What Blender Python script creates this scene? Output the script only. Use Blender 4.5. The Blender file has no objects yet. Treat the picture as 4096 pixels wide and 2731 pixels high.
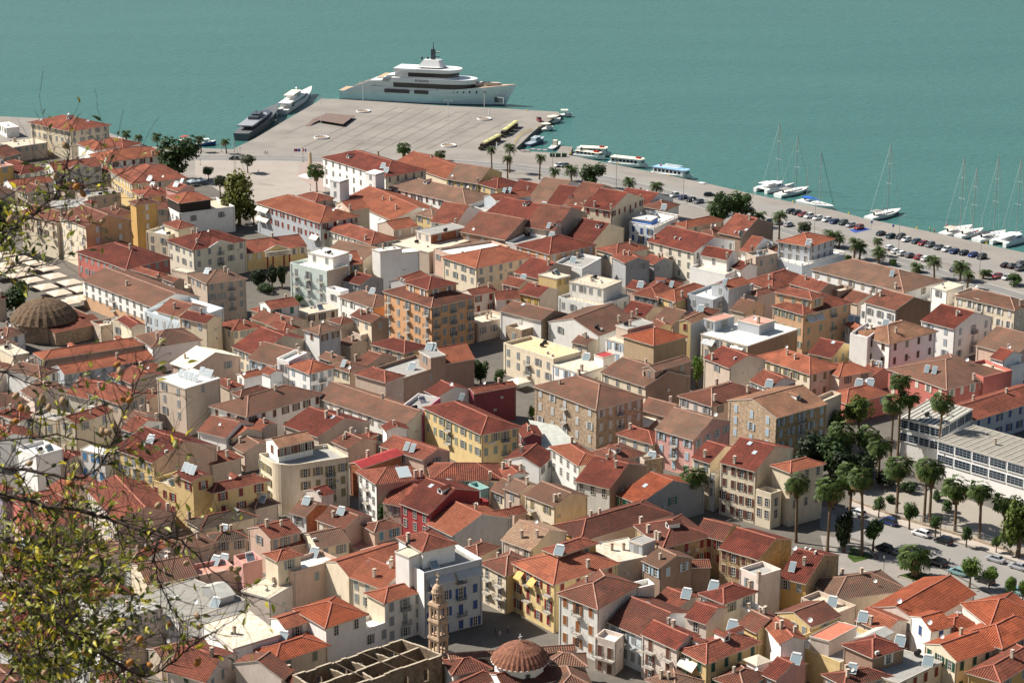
import bpy, bmesh, math, random
from mathutils import Vector, Matrix, noise
R_=math.radians
random.seed(7)
scene=bpy.context.scene
# ---------------------------------------------------------------- camera
FPX=8360.0; PITCH=R_(17.0); CAMZ=177.0; G0=2.0
cam_d=bpy.data.cameras.new("camera"); cam=bpy.data.objects.new("camera",cam_d)
scene.collection.objects.link(cam); scene.camera=cam
cam.location=(0,0,CAMZ); cam.rotation_euler=(math.pi/2-PITCH,0,0)
cam_d.sensor_width=36; cam_d.lens=36*FPX/4096; cam_d.clip_start=.5; cam_d.clip_end=9000
cam_d.dof.use_dof=True; cam_d.dof.focus_distance=620; cam_d.dof.aperture_fstop=14
# ---------------------------------------------------------------- sky, sun, exposure
SUNV=Vector((-0.95,0.31,0)).normalized(); EL=R_(45.5)
world=bpy.data.worlds.new("World"); scene.world=world; world.use_nodes=True
wn=world.node_tree.nodes; sky=wn.new('ShaderNodeTexSky'); sky.sky_type='NISHITA'; sky.sun_disc=False
sky.sun_elevation=EL; sky.sun_rotation=math.atan2(SUNV.x,SUNV.y); sky.air_density=1.2; sky.dust_density=1.5
world.node_tree.links.new(sky.outputs[0],wn['Background'].inputs[0]); wn['Background'].inputs[1].default_value=.05
sl=bpy.data.lights.new("sun","SUN"); sl.energy=5.0; sl.angle=R_(.5); sl.color=(1,.945,.865)
so=bpy.data.objects.new("sun",sl); scene.collection.objects.link(so)
sd=Vector((SUNV.x*math.cos(EL),SUNV.y*math.cos(EL),math.sin(EL)))
so.rotation_euler=sd.to_track_quat('Z','Y').to_euler(); so.location=(0,300,400)
scene.view_settings.view_transform='Standard'; scene.view_settings.look='None'
scene.view_settings.exposure=0.74; scene.view_settings.gamma=1
# ---------------------------------------------------------------- helpers
CP,SP=math.cos(PITCH),math.sin(PITCH)
OX=OY=0.0; TS=2.296
def T(x,y,s=2.296):
    global OX,OY,TS
    OX,OY,TS=x,y,s
def at(u,v,z=G0):                     # point of the place seen at a photo coordinate, at height z
    px=(OX+u/TS-2048)/FPX; py=(OY+v/TS-1365.5)/FPX
    d=Vector((px,CP-py*SP,-SP-py*CP)); k=(z-CAMZ)/d.z
    return Vector((d.x*k,d.y*k,z))
def deep(u,v,dist):                   # point at a given depth from the viewpoint
    px=(OX+u/TS-2048)/FPX; py=(OY+v/TS-1365.5)/FPX
    return Vector((px*dist,(CP-py*SP)*dist,CAMZ+(-SP-py*CP)*dist))
def srgb(r,g,b):
    f=lambda c:((c/255+.055)/1.055)**2.4 if c>10 else c/255/12.92
    return (f(r),f(g),f(b),1)
MATS={}
def newmat(name):
    m=bpy.data.materials.new(name); m.use_nodes=True; nt=m.node_tree
    return m,nt,nt.nodes,nt.links,nt.nodes['Principled BSDF']
def N(ns,t,**k):
    n=ns.new(t)
    for a,b in k.items(): setattr(n,a,b)
    return n
def simple(name,col,rough=.6,metal=0,spec=.3,noise=.12,scale=.6,bump=0,coat=0):
    if name in MATS: return MATS[name]
    m,nt,ns,lk,bs=newmat(name)
    bs.inputs['Roughness'].default_value=rough; bs.inputs['Metallic'].default_value=metal
    bs.inputs['Specular IOR Level'].default_value=spec
    if coat: bs.inputs['Coat Weight'].default_value=coat
    if len(col)==3: col=(*col,1)
    if noise:
        tc=N(ns,'ShaderNodeTexCoord'); no=N(ns,'ShaderNodeTexNoise'); no.inputs['Scale'].default_value=scale; no.inputs['Detail'].default_value=6
        lk.new(tc.outputs['Object'],no.inputs['Vector'])
        mx=N(ns,'ShaderNodeMix',data_type='RGBA'); mx.inputs[6].default_value=tuple(c*(1-noise) for c in col[:3])+(1,)
        mx.inputs[7].default_value=tuple(min(1,c*(1+noise)) for c in col[:3])+(1,)
        mr=N(ns,'ShaderNodeMapRange'); mr.inputs[1].default_value=.3; mr.inputs[2].default_value=.7
        lk.new(no.outputs[0],mr.inputs[0]); lk.new(mr.outputs[0],mx.inputs[0]); lk.new(mx.outputs[2],bs.inputs['Base Color'])
        if bump:
            bp=N(ns,'ShaderNodeBump'); bp.inputs['Strength'].default_value=bump; bp.inputs['Distance'].default_value=.05
            lk.new(no.outputs[0],bp.inputs['Height']); lk.new(bp.outputs[0],bs.inputs['Normal'])
    else: bs.inputs['Base Color'].default_value=col
    MATS[name]=m; return m
def wallmat(name,col,stain=.22,stone=False,patch=0):
    if name in MATS: return MATS[name]
    m,nt,ns,lk,bs=newmat(name); bs.inputs['Roughness'].default_value=.92; bs.inputs['Specular IOR Level'].default_value=.15
    geo=N(ns,'ShaderNodeNewGeometry'); oi=N(ns,'ShaderNodeObjectInfo')
    mp=N(ns,'ShaderNodeMapping'); mp.inputs['Scale'].default_value=(1,1,.4)
    lk.new(geo.outputs['Position'],mp.inputs[0])
    no=N(ns,'ShaderNodeTexNoise'); no.inputs['Scale'].default_value=.9; no.inputs['Detail'].default_value=7; no.inputs['Roughness'].default_value=.65
    lk.new(mp.outputs[0],no.inputs['Vector'])
    mr=N(ns,'ShaderNodeMapRange'); mr.inputs[1].default_value=.42; mr.inputs[2].default_value=.75; lk.new(no.outputs[0],mr.inputs[0])
    base=N(ns,'ShaderNodeMix',data_type='RGBA'); base.inputs[6].default_value=(*col,1)
    d=(col[0]*.62,col[1]*.58,col[2]*.5,1); base.inputs[7].default_value=d
    mm=N(ns,'ShaderNodeMath',operation='MULTIPLY'); mm.inputs[1].default_value=stain*2.4; lk.new(mr.outputs[0],mm.inputs[0]); lk.new(mm.outputs[0],base.inputs[0])
    out=base.outputs[2]
    if stone:
        vo=N(ns,'ShaderNodeTexVoronoi'); vo.inputs['Scale'].default_value=2.6; lk.new(geo.outputs['Position'],vo.inputs['Vector'])
        n2=N(ns,'ShaderNodeTexNoise'); n2.inputs['Scale'].default_value=2.2; n2.inputs['Detail'].default_value=5; lk.new(geo.outputs['Position'],n2.inputs['Vector'])
        m2=N(ns,'ShaderNodeMix',data_type='RGBA',blend_type='OVERLAY'); m2.inputs[0].default_value=.5; lk.new(out,m2.inputs[6])
        sep=N(ns,'ShaderNodeSeparateColor'); lk.new(vo.outputs['Color'],sep.inputs[0])
        ad=N(ns,'ShaderNodeMath',operation='ADD'); lk.new(sep.outputs[0],ad.inputs[0]); lk.new(n2.outputs[0],ad.inputs[1])
        hf=N(ns,'ShaderNodeMath',operation='MULTIPLY'); hf.inputs[1].default_value=.5; lk.new(ad.outputs[0],hf.inputs[0])
        lk.new(hf.outputs[0],m2.inputs[7]); out=m2.outputs[2]
    # slight per-building difference
    hs=N(ns,'ShaderNodeHueSaturation'); mr2=N(ns,'ShaderNodeMapRange'); mr2.inputs[3].default_value=.9; mr2.inputs[4].default_value=1.06
    lk.new(oi.outputs['Random'],mr2.inputs[0]); lk.new(mr2.outputs[0],hs.inputs['Value']); lk.new(out,hs.inputs['Color']); lk.new(hs.outputs[0],bs.inputs['Base Color'])
    bp=N(ns,'ShaderNodeBump'); bp.inputs['Strength'].default_value=.25; bp.inputs['Distance'].default_value=.04; lk.new(no.outputs[0],bp.inputs['Height']); lk.new(bp.outputs[0],bs.inputs['Normal'])
    MATS[name]=m; return m
def roofmat(name,c1,c2,old,mott=.5,ridge=1.0):
    # c1,c2: tile colours, old: lichen/dirt colour, mott: how much of it
    if name in MATS: return MATS[name]
    m,nt,ns,lk,bs=newmat(name); bs.inputs['Roughness'].default_value=.9; bs.inputs['Specular IOR Level'].default_value=.15
    uv=N(ns,'ShaderNodeTexCoord'); sx=N(ns,'ShaderNodeSeparateXYZ'); lk.new(uv.outputs['UV'],sx.inputs[0])
    def M(op,a,b=None):
        n=N(ns,'ShaderNodeMath',operation=op)
        for i,q in enumerate((a,b)):
            if q is None: continue
            if isinstance(q,(int,float)): n.inputs[i].default_value=q
            else: lk.new(q,n.inputs[i])
        return n.outputs[0]
    U=M('DIVIDE',sx.outputs[0],.44); V=M('DIVIDE',sx.outputs[1],.62)
    fu=M('FLOOR',U); fv=M('FLOOR',V)
    cb=N(ns,'ShaderNodeCombineXYZ'); lk.new(fu,cb.inputs[0]); lk.new(fv,cb.inputs[1])
    wnz=N(ns,'ShaderNodeTexWhiteNoise',noise_dimensions='2D'); lk.new(cb.outputs[0],wnz.inputs['Vector'])
    sn=M('SINE',M('MULTIPLY',U,2*math.pi)); row=M('FRACT',V)
    geo=N(ns,'ShaderNodeNewGeometry')
    n1=N(ns,'ShaderNodeTexNoise'); n1.inputs['Scale'].default_value=.55; n1.inputs['Detail'].default_value=8; n1.inputs['Roughness'].default_value=.7; lk.new(geo.outputs['Position'],n1.inputs['Vector'])
    n2=N(ns,'ShaderNodeTexNoise'); n2.inputs['Scale'].default_value=2.6; n2.inputs['Detail'].default_value=5; n2.inputs['Roughness'].default_value=.75; lk.new(geo.outputs['Position'],n2.inputs['Vector'])
    mx=N(ns,'ShaderNodeMix',data_type='RGBA'); mx.inputs[6].default_value=(*c1,1); mx.inputs[7].default_value=(*c2,1)
    n3=N(ns,'ShaderNodeTexNoise'); n3.inputs['Scale'].default_value=.23; n3.inputs['Detail'].default_value=3; lk.new(geo.outputs['Position'],n3.inputs['Vector'])
    lk.new(M('ADD',M('MULTIPLY',wnz.outputs[0],.6),M('ADD',M('MULTIPLY',M('SUBTRACT',n2.outputs[0],.42),1.5),M('MULTIPLY',M('SUBTRACT',n3.outputs[0],.5),2.2))),mx.inputs[0])
    oi0=N(ns,'ShaderNodeObjectInfo'); cb2=N(ns,'ShaderNodeCombineXYZ'); lk.new(M('FLOOR',M('ADD',M('DIVIDE',sx.outputs[0],3.1),M('MULTIPLY',oi0.outputs['Random'],9.0))),cb2.inputs[0]); lk.new(M('FLOOR',M('ADD',M('DIVIDE',sx.outputs[1],2.3),M('MULTIPLY',oi0.outputs['Random'],5.0))),cb2.inputs[1]); lk.new(oi0.outputs['Random'],cb2.inputs[2])
    wp_=N(ns,'ShaderNodeTexWhiteNoise',noise_dimensions='3D'); lk.new(cb2.outputs[0],wp_.inputs['Vector']); sp_=N(ns,'ShaderNodeSeparateColor'); lk.new(wp_.outputs['Color'],sp_.inputs[0])
    pm=N(ns,'ShaderNodeMix',data_type='RGBA'); lk.new(M('MULTIPLY',M('GREATER_THAN',sp_.outputs[0],.74),M('ADD',M('MULTIPLY',sp_.outputs[1],.5),.15)),pm.inputs[0]); lk.new(mx.outputs[2],pm.inputs[6]); pm.inputs[7].default_value=(min(1,c1[0]*1.35),c1[1]*1.25,c1[2]*1.2,1)
    f=N(ns,'ShaderNodeMapRange'); f.inputs[1].default_value=.60-.35*mott; f.inputs[2].default_value=.86-.25*mott
    lk.new(M('ADD',M('MULTIPLY',n1.outputs[0],.6),M('ADD',M('MULTIPLY',n2.outputs[0],.35),M('MULTIPLY',wnz.outputs[0],.16))),f.inputs[0])
    m2=N(ns,'ShaderNodeMix',data_type='RGBA'); lk.new(pm.outputs[2],m2.inputs[6]); m2.inputs[7].default_value=(*old,1); lk.new(M('MULTIPLY',f.outputs[0],.25+.75*mott),m2.inputs[0])
    # gaps between tile channels and course edges
    dk=M('SUBTRACT',1.0,M('ADD',M('MULTIPLY',M('MAXIMUM',M('SUBTRACT',sn,.0),0),.62*ridge),M('MULTIPLY',M('LESS_THAN',row,.2),.25)))
    oi=N(ns,'ShaderNodeObjectInfo'); hs=N(ns,'ShaderNodeHueSaturation'); mr2=N(ns,'ShaderNodeMapRange'); mr2.inputs[3].default_value=.82; mr2.inputs[4].default_value=1.12
    lk.new(oi.outputs['Random'],mr2.inputs[0]); lk.new(M('MULTIPLY',mr2.outputs[0],dk),hs.inputs['Value']); lk.new(m2.outputs[2],hs.inputs['Color']); lk.new(hs.outputs[0],bs.inputs['Base Color'])
    bp=N(ns,'ShaderNodeBump'); bp.inputs['Strength'].default_value=.9; bp.inputs['Distance'].default_value=.09
    lk.new(M('ADD',M('MULTIPLY',sn,-.6),M('MULTIPLY',row,-.5)),bp.inputs['Height']); lk.new(bp.outputs[0],bs.inputs['Normal'])
    MATS[name]=m; return m
class MB:
    def __init__(s): s.v=[]; s.f=[]; s.m=[]; s.mats=[]
    def mi(s,m):
        if m not in s.mats: s.mats.append(m)
        return s.mats.index(m)
    def poly(s,pts,m):
        n=len(s.v); s.v+= [tuple(p) for p in pts]; s.f.append(tuple(range(n,n+len(pts)))); s.m.append(s.mi(m))
    def prism(s,pts,z0,z1,m,mt=None,cap=True):
        n=len(s.v); k=len(pts)
        s.v+=[(p[0],p[1],z0) for p in pts]+[(p[0],p[1],z1) for p in pts]
        a=s.mi(m); b=s.mi(mt or m)
        for i in range(k):
            j=(i+1)%k; s.f.append((n+i,n+j,n+k+j,n+k+i)); s.m.append(a)
        if cap:
            s.f.append(tuple(n+k+i for i in range(k))); s.m.append(b)
            s.f.append(tuple(n+k-1-i for i in range(k))); s.m.append(a)
    def box(s,x0,x1,y0,y1,z0,z1,m,mt=None): s.prism([(x0,y0),(x1,y0),(x1,y1),(x0,y1)],z0,z1,m,mt)
    def obox(s,c,ax,ay,az,m):          # box from centre and three half-axis vectors
        c=Vector(c); n=len(s.v); ax,ay,az=Vector(ax),Vector(ay),Vector(az)
        for dz in (-1,1):
            for dx,dy in ((-1,-1),(1,-1),(1,1),(-1,1)): s.v.append(tuple(c+ax*dx+ay*dy+az*dz))
        for q in ((0,1,5,4),(1,2,6,5),(2,3,7,6),(3,0,4,7),(4,5,6,7),(3,2,1,0)): s.f.append(tuple(n+i for i in q)); s.m.append(s.mi(m))
    def tube(s,pts,rs,m,n=6,cap=True):
        pts=[Vector(p) for p in pts]; base=len(s.v)
        if not isinstance(rs,(list,tuple)): rs=[rs]*len(pts)
        for i,p in enumerate(pts):
            d=(pts[min(i+1,len(pts)-1)]-pts[max(i-1,0)]).normalized()
            u=d.orthogonal().normalized() if abs(d.z)<.9 else Vector((1,0,0)); u=(u-d*u.dot(d)).normalized(); w=d.cross(u)
            for k in range(n):
                a=2*math.pi*k/n; s.v.append(tuple(p+(u*math.cos(a)+w*math.sin(a))*rs[i]))
        mi=s.mi(m)
        for i in range(len(pts)-1):
            for k in range(n):
                j=(k+1)%n; s.f.append((base+i*n+k,base+i*n+j,base+(i+1)*n+j,base+(i+1)*n+k)); s.m.append(mi)
        if cap:
            s.f.append(tuple(base+k for k in reversed(range(n)))); s.m.append(mi)
            e=base+(len(pts)-1)*n; s.f.append(tuple(e+k for k in range(n))); s.m.append(mi)
    def lathe(s,prof,m,n=16,c=(0,0)):   # prof: (r,z)
        base=len(s.v); mi=s.mi(m)
        for r,z in prof:
            for k in range(n):
                a=2*math.pi*k/n; s.v.append((c[0]+r*math.cos(a),c[1]+r*math.sin(a),z))
        for i in range(len(prof)-1):
            for k in range(n):
                j=(k+1)%n; s.f.append((base+i*n+k,base+i*n+j,base+(i+1)*n+j,base+(i+1)*n+k)); s.m.append(mi)
        s.f.append(tuple(base+(len(prof)-1)*n+k for k in range(n))); s.m.append(mi)
    def mesh(s,name,uv=False,smooth=False):
        me=bpy.data.meshes.new(name); me.from_pydata(s.v,[],s.f)
        for m in s.mats: me.materials.append(m)
        me.polygons.foreach_set('material_index',s.m)
        if smooth: me.polygons.foreach_set('use_smooth',[True]*len(s.f))
        me.update()
        if uv:
            l=me.uv_layers.new(name='UVMap'); Z=Vector((0,0,1))
            for p in me.polygons:
                n=p.normal; u=Z.cross(n)
                u=Vector((1,0,0)) if u.length<1e-4 else u.normalized()
                w=n.cross(u)
                for li in p.loop_indices:
                    co=me.vertices[me.loops[li].vertex_index].co; l.data[li].uv=(co.dot(u),co.dot(w))
        if uv=='sag':
                bm=bmesh.new(); bm.from_mesh(me); bmesh.ops.subdivide_edges(bm,edges=[e for e in bm.edges if e.calc_length()>1.5],cuts=4,use_grid_fill=True)
                for vv in bm.verts: vv.co.z+=.10*noise.noise(vv.co*.33+Vector((len(s.v),7,0)))+.05*noise.noise(vv.co*1.1)
                bm.to_mesh(me); bm.free()
        return me
    def build(s,name,parent=None,uv=False,smooth=False):
        return obj(name,s.mesh(name,uv,smooth),parent)
COL=scene.collection
def obj(name,me,parent=None,loc=None,rz=None):
    o=bpy.data.objects.new(name,me); COL.objects.link(o)
    if parent: o.parent=parent
    if loc is not None: o.location=loc
    if rz is not None: o.rotation_euler=(0,0,rz)
    return o
def tag(o,label,cat,group=None,kind=None):
    if label: o['label']=label
    if cat: o['category']=cat
    if group: o['group']=group
    if kind: o['kind']=kind
    return o
def thing(name,loc,rz,label,cat,group=None):
    o=obj(name,None,None,loc,rz); o.empty_display_size=.5
    return tag(o,label,cat,group)
def struct(name,mb,**k): return tag(mb.build(name,**k),None,None,None,'structure')
def dup(root,loc,rz,label=None,scale=None,parent=None):
    def cp(o,par):
        c=o.copy(); COL.objects.link(c); c.parent=par
        for ch in KIDS.get(o.name,()): cp(ch,c)
        return c
    c=cp(root,parent); c.location=loc; c.rotation_euler=(0,0,rz)
    if scale: c.scale=(scale,)*3 if not isinstance(scale,tuple) else scale
    if label: c['label']=label
    return c
KIDS={}
def kids(root):
    for o in [root]+list(root.children_recursive): KIDS[o.name]=list(o.children)
# ---------------------------------------------------------------- colours
WC=dict(cr=(.72,.62,.47),cw=(.70,.65,.53),wh=(.84,.82,.78),ye=(.66,.50,.25),oc=(.56,.36,.14),be=(.54,.44,.355),pe=(.62,.39,.24),pi=(.62,.35,.31),
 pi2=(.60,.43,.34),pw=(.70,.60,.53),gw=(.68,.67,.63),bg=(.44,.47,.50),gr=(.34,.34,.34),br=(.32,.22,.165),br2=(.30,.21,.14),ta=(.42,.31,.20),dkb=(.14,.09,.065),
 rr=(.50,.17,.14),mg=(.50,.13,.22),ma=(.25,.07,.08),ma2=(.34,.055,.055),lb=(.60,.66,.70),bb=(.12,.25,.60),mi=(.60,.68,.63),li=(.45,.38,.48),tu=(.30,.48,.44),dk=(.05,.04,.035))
WC['or']=(.64,.37,.20); WC['or2']=(.60,.35,.19)  # second orange: same plaster with the right wall's shade put into its colour
def W(c):
    if c=='st': return wallmat('stone_masonry',(.40,.30,.21),.3,stone=True)
    if c=='st2': return wallmat('ochre_stone_masonry',(.40,.29,.17),.3,stone=True)
    if c=='bk2': return wallmat('bare_brick',(.33,.13,.07),.4,stone=True)
    return wallmat('plaster_'+c,WC[c],.12 if c in('wh','cw','mi','lb') else .2)
RC={'r1':((.36,.125,.07),(.27,.085,.048),(.17,.075,.05),.2),'r1x':((.38,.105,.05),(.28,.07,.034),(.17,.06,.04),.18),
 'r2':((.31,.098,.06),(.18,.052,.034),(.12,.07,.05),.42),'r3':((.21,.055,.036),(.13,.034,.025),(.085,.046,.035),.35),
 'r4':((.26,.085,.053),(.135,.045,.032),(.135,.085,.06),.6),'r4b':((.20,.07,.046),(.125,.043,.031),(.10,.06,.045),.5),'r5':((.26,.105,.068),(.115,.052,.038),(.175,.13,.092),.65),
 'r5d':((.11,.065,.047),(.065,.042,.032),(.10,.085,.062),.7),'r6':((.28,.135,.088),(.15,.078,.054),(.19,.15,.11),.65),'r7':((.38,.20,.12),(.27,.13,.08),(.22,.14,.09),.35),
 'r7s':((.44,.28,.18),(.24,.11,.07),(.30,.22,.15),.6)}
FC=dict(f1=(.72,.70,.65),f2=(.58,.50,.39),f3=(.33,.32,.30),f4=(.55,.28,.22),f4r=(.48,.17,.11),f5=(.66,.50,.30),f7=(.25,.235,.20),f8=(.27,.26,.23),f9=(.20,.34,.36))
def RM(c):
    if c in RC: a,b,o,m=RC[c]; return roofmat('clay_tiles_'+c,a,b,o,m)
    if c=='m1': return simple('red_sheet_metal',(.38,.05,.045),.45,0,.4,.15)
    if c=='m2': return simple('corrugated_grey_sheet',(.42,.41,.37),.6,0,.3,.15)
    if c=='cv': return simple('cream_tarpaulin',(.78,.70,.52),.8,0,.2,.08,.3)
    if c=='f6': return wallmat('stained_flat_roof',(.62,.55,.44),.5)
    return wallmat('flat_roof_'+c,FC[c],.3)
def slabm(): return simple('fascia_white',(.55,.50,.43),.8)
def dark(): return simple('window_glass',(.025,.03,.035),.12,0,.6,0)
SH=dict(gr=(.24,.26,.27),gw=(.45,.46,.46),wh=(.66,.64,.60),bk=(.03,.03,.03),dk=(.04,.03,.03),rd=(.20,.03,.025),rb=(.13,.055,.04),br=(.17,.09,.05),gn=(.03,.18,.13),dg=(.02,.07,.045),
 bl=(.03,.07,.22),bb=(.08,.25,.50),lb2=(.36,.46,.54),tb=(.13,.25,.31),bg=(.33,.38,.43),gg=(.22,.25,.19),ol=(.24,.20,.10),oc=(.42,.25,.04),be=(.40,.34,.27),cr=(.60,.56,.46),wd=(.26,.10,.04),em=(.20,.10,.06),wf=(.75,.74,.70))
# ---------------------------------------------------------------- windows
WM={}
def winmesh(kind,sh,openv,door,split):
    key=(kind,sh,openv,door,split)
    if key in WM: return WM[key]
    fr=simple('frame_white',(.68,.66,.62),.6,noise=0) if sh not in('em','wd') else simple('frame_brown',(.22,.10,.05),.6,noise=0)
    shm=simple('shutter_'+sh,SH[sh],.6,noise=0); w,h=(.5,1.12 if door else .93)
    surround=simple('window_surround',(.50,.46,.38),.8,noise=0)
    a=MB(); 
    # surround / frame as four bars, local: x right, -y outwards, z up, origin at opening centre
    for x0,x1,z0,z1 in ((-w-.08,w+.08,h,h+.09),(-w-.08,w+.08,-h-.11,-h),(-w-.08,-w,-h,h),(w,w+.08,-h,h)): a.box(x0,x1,-.09,0,z0,z1,surround)
    p=MB(); p.box(-w,w,-.03,0,-h,h,dark())
    for x0,x1,z0,z1 in ((-w,-w+.07,-h,h),(w-.07,w,-h,h),(-.035,.035,-h,h),(-w,w,h*.3,h*.3+.05),(-w,w,-h*.35,-h*.35+.05)): p.box(x0,x1,-.06,-.032,z0,z1,fr)
    s1=MB(); s2=MB()
    if openv=='open':
        s1.box(-w-.14-w,-w-.14,-.16,-.095,-h,h,shm); s2.box(w+.14,w+.14+w,-.16,-.095,-h,h,shm)
    elif openv=='shut':
        s1.box(-w+.01,-.015,-.10,-.065,-h+.01,h-.01,shm); s2.box(.015,w-.01,-.10,-.065,-h+.01,h-.01,shm)
        s1.box(-w+.08,-.08,-.115,-.10,-h*.1,-h*.06,shm)
    if not split:
        for b in (p,s1,s2):
            n=len(a.v); a.v+=b.v; 
            for f,mi in zip(b.f,b.m): a.f.append(tuple(i+n for i in f)); a.m.append(a.mi(b.mats[mi]))
        r=(a.mesh('window'),)
    else: r=(a.mesh('window'),p.mesh('pane'))+((s1.mesh('shutter'),s2.mesh('shutter')) if openv!='none' else ())
    WM[key]=r; return r
def balmesh(w):
    key=('bal',round(w,1))
    if key not in WM:
        s=MB(); s.box(-w,w,-.95,0,-.18,0,simple('balcony_slab',(.50,.46,.40),.8,noise=0)); r=MB(); im=simple('iron_railing',(.05,.05,.05),.5,noise=0)
        for x0,x1,y0,y1 in ((-w,w,-.93,-.90),(-w,-w+.03,-.90,0),(w-.03,w,-.90,0)): r.box(x0,x1,y0,y1,.92,.97,im); r.box(x0,x1,y0,y1,.06,.10,im)
        k=int(2*w/.22)
        for i in range(k+1):
            x=-w+2*w*i/k; r.box(x-.015,x+.015,-.925,-.905,.1,.92,im)
        for i in range(1,4):
            for x in (-w+.015,w-.015): r.box(x-.012,x+.012,-.92+.23*i-.012,-.92+.23*i+.012,.1,.92,im)
        WM[key]=(s.mesh('balcony'),r.mesh('railing'))
    return WM[key]
def place(me,name,par,p,ang,flip=False):
    o=bpy.data.objects.new(name,me); COL.objects.link(o); o.parent=par; o.location=p; o.rotation_euler=(0,0,ang); return o
# ---------------------------------------------------------------- roof furniture (children of roofs)
FM={}
SF=math.atan2(-.4,.9)  # solar heaters face the noon sun: local -y turned there
def furn(kind):
    if kind in FM: return FM[kind]
    st=simple('steel_tank',(.70,.70,.68),.35,.25,.5,noise=0); pn=simple('solar_glass',(.20,.25,.27),.25,0,.6,noise=0); wf=simple('white_paint',(.78,.77,.74),.5,noise=0)
    gm=simple('grey_metal',(.30,.30,.29),.5,.4,noise=0)
    r=[]
    if kind in('s','p'):
        a=MB(); w=1.0 if kind=='s' else .55; L=1.0
        c=Vector((0,0,.75)); ax=Vector((w,0,0)); ay=Vector((0,L*.72,L*.69)); az=ax.cross(ay).normalized()*.05
        a.obox(c,ax,ay,az,wf); a.obox(c+az*1.1,ax*.94,ay*.94,az*.25,pn)
        for x in(-w*.8,w*.8): a.tube([(x,.7,0),(x,.7,1.4)],.03,gm,4); a.tube([(x,-.7,0),(x,-.7,.1)],.03,gm,4)
        r.append(('panel',a.mesh('panel')))
        if kind=='s':
            t=MB(); t.tube([(-.85,.85,1.55),(-.8,.85,1.55),(.8,.85,1.55),(.85,.85,1.55)],[.18,.27,.27,.18],st if True else wf,12); r.append(('tank',t.mesh('tank')))
    elif kind=='c':
        a=MB(); cm=wallmat('plaster_chimney',(.50,.42,.34),.3); a.box(-.32,.32,-.28,.28,-.6,1.35,cm); a.box(-.4,.4,-.36,.36,1.35,1.47,cm); a.box(-.26,.26,-.22,.22,1.47,1.75,simple('chimney_pot',(.28,.11,.07),.9,noise=0)); a.box(-.38,.38,-.34,.34,1.75,1.83,cm); r.append(('chimney',a.mesh('chimney')))
    elif kind=='d':
        a=MB(); a.tube([(0,0,-.3),(0,0,1.1)],.03,gm,5); b=MB()
        n=Vector((-.3,-.85,.45)).normalized(); u=n.orthogonal().normalized(); w=n.cross(u); prev=None
        pts=[]
        for rr,dd in((0,0),(.3,.05),(.5,.14)): pts.append([Vector((0,-.05,1.15))+n*dd+(u*math.cos(t)+w*math.sin(t))*rr for t in [2*math.pi*k/14 for k in range(14)]])
        for i in range(2):
            for k in range(14):
                j=(k+1)%14; b.poly([pts[i][k],pts[i][j],pts[i+1][j],pts[i+1][k]],wf)
        a.tube([Vector((0,-.05,1.15)),Vector((0,-.05,1.15))+n*.45],.015,gm,4)
        r=[('satellite_dish',a.mesh('mast')),('dish',b.mesh('dish'))]
    elif kind=='a':
        a=MB(); a.box(-.42,.42,-.17,.17,0,.62,simple('ac_case',(.66,.65,.60),.5,noise=0)); 
        a.tube([(0,-.17,.31),(0,-.19,.31)],.24,gm,14); r.append(('air_conditioner',a.mesh('air_conditioner')))
    elif kind=='t':
        a=MB(); bk=simple('black_plastic',(.02,.02,.02),.4,noise=0); a.tube([(-.75,0,.65),(-.7,0,.65),(-.3,0,.65),(-.25,0,.65),(.25,0,.65),(.3,0,.65),(.7,0,.65),(.75,0,.65)],[.35,.5,.5,.47,.47,.5,.5,.35],bk,14); a.box(-.5,-.4,-.35,.35,0,.3,gm); a.box(.4,.5,-.35,.35,0,.3,gm); r.append(('water_tank',a.mesh('water_tank')))
    elif kind=='n':
        a=MB(); a.tube([(0,0,-.2),(0,0,2.3)],.025,gm,4); a.tube([(-.5,0,2.2),(.5,0,2.2)],.02,gm,3)
        for x in(-.45,-.25,-.05,.15,.35): a.tube([(x,-.3,2.2),(x,.3,2.2)],.015,gm,3)
        r.append(('aerial',a.mesh('aerial')))
    FM[kind]=r; return r
PN={'s':'solar_heater','p':'solar_panel','c':'chimney','d':'satellite_dish','a':'air_conditioner','t':'water_tank','n':'aerial'}
def put(kind,par,loc,rz,sc=1):
    r=furn(kind)
    if len(r)==1 or kind=='p': o=place(r[0][1],PN[kind],par,loc,rz); o.scale=(sc,)*3; return
    if kind=='d': o=place(r[0][1],'satellite_dish',par,loc,rz); place(r[1][1],'dish',o,(0,0,0),0); o.scale=(sc,)*3; return
    o=place(r[0][1],'solar_heater',par,loc,rz); place(r[1][1],'tank',o,(0,0,0),0); o.scale=(sc,)*3
# ---------------------------------------------------------------- buildings
CUR=None; BL=[]
def parse(pts,h,side,dep):
    P=[at(*map(float,q.split(',')),z=G0+h) for q in pts.split()]
    if len(P)==3: L,C,Rr=P
    elif side=='a':
        L,C=P; d=(L-C); n=Vector((d.y,-d.x,0)).normalized(); n=n if n.y>0 or True else n
        if n.y<0: n=-n
        Rr=C+n*(dep or 10)
    else:
        C,Rr=P; d=(Rr-C); n=Vector((-d.y,d.x,0)).normalized()
        if n.y<0: n=-n
        L=C+n*(dep or 10)
    A=L-C; B=Rr-C
    # bring the corner half way to a right angle
    aa=math.atan2(A.y,A.x); ab=math.atan2(B.y,B.x); dif=(aa-ab)%(2*math.pi); e=dif-math.pi/2
    wa,wb=A.length,B.length
    k=.6 if abs(e)<.6 else .9
    aa-=e*k*wb/(wa+wb); ab+=e*k*wa/(wa+wb)
    A=Vector((math.cos(aa),math.sin(aa),0))*max(wa,2.2); B=Vector((math.cos(ab),math.sin(ab),0))*max(wb,2.2)
    return C,A,B
class Vol: pass
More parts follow.
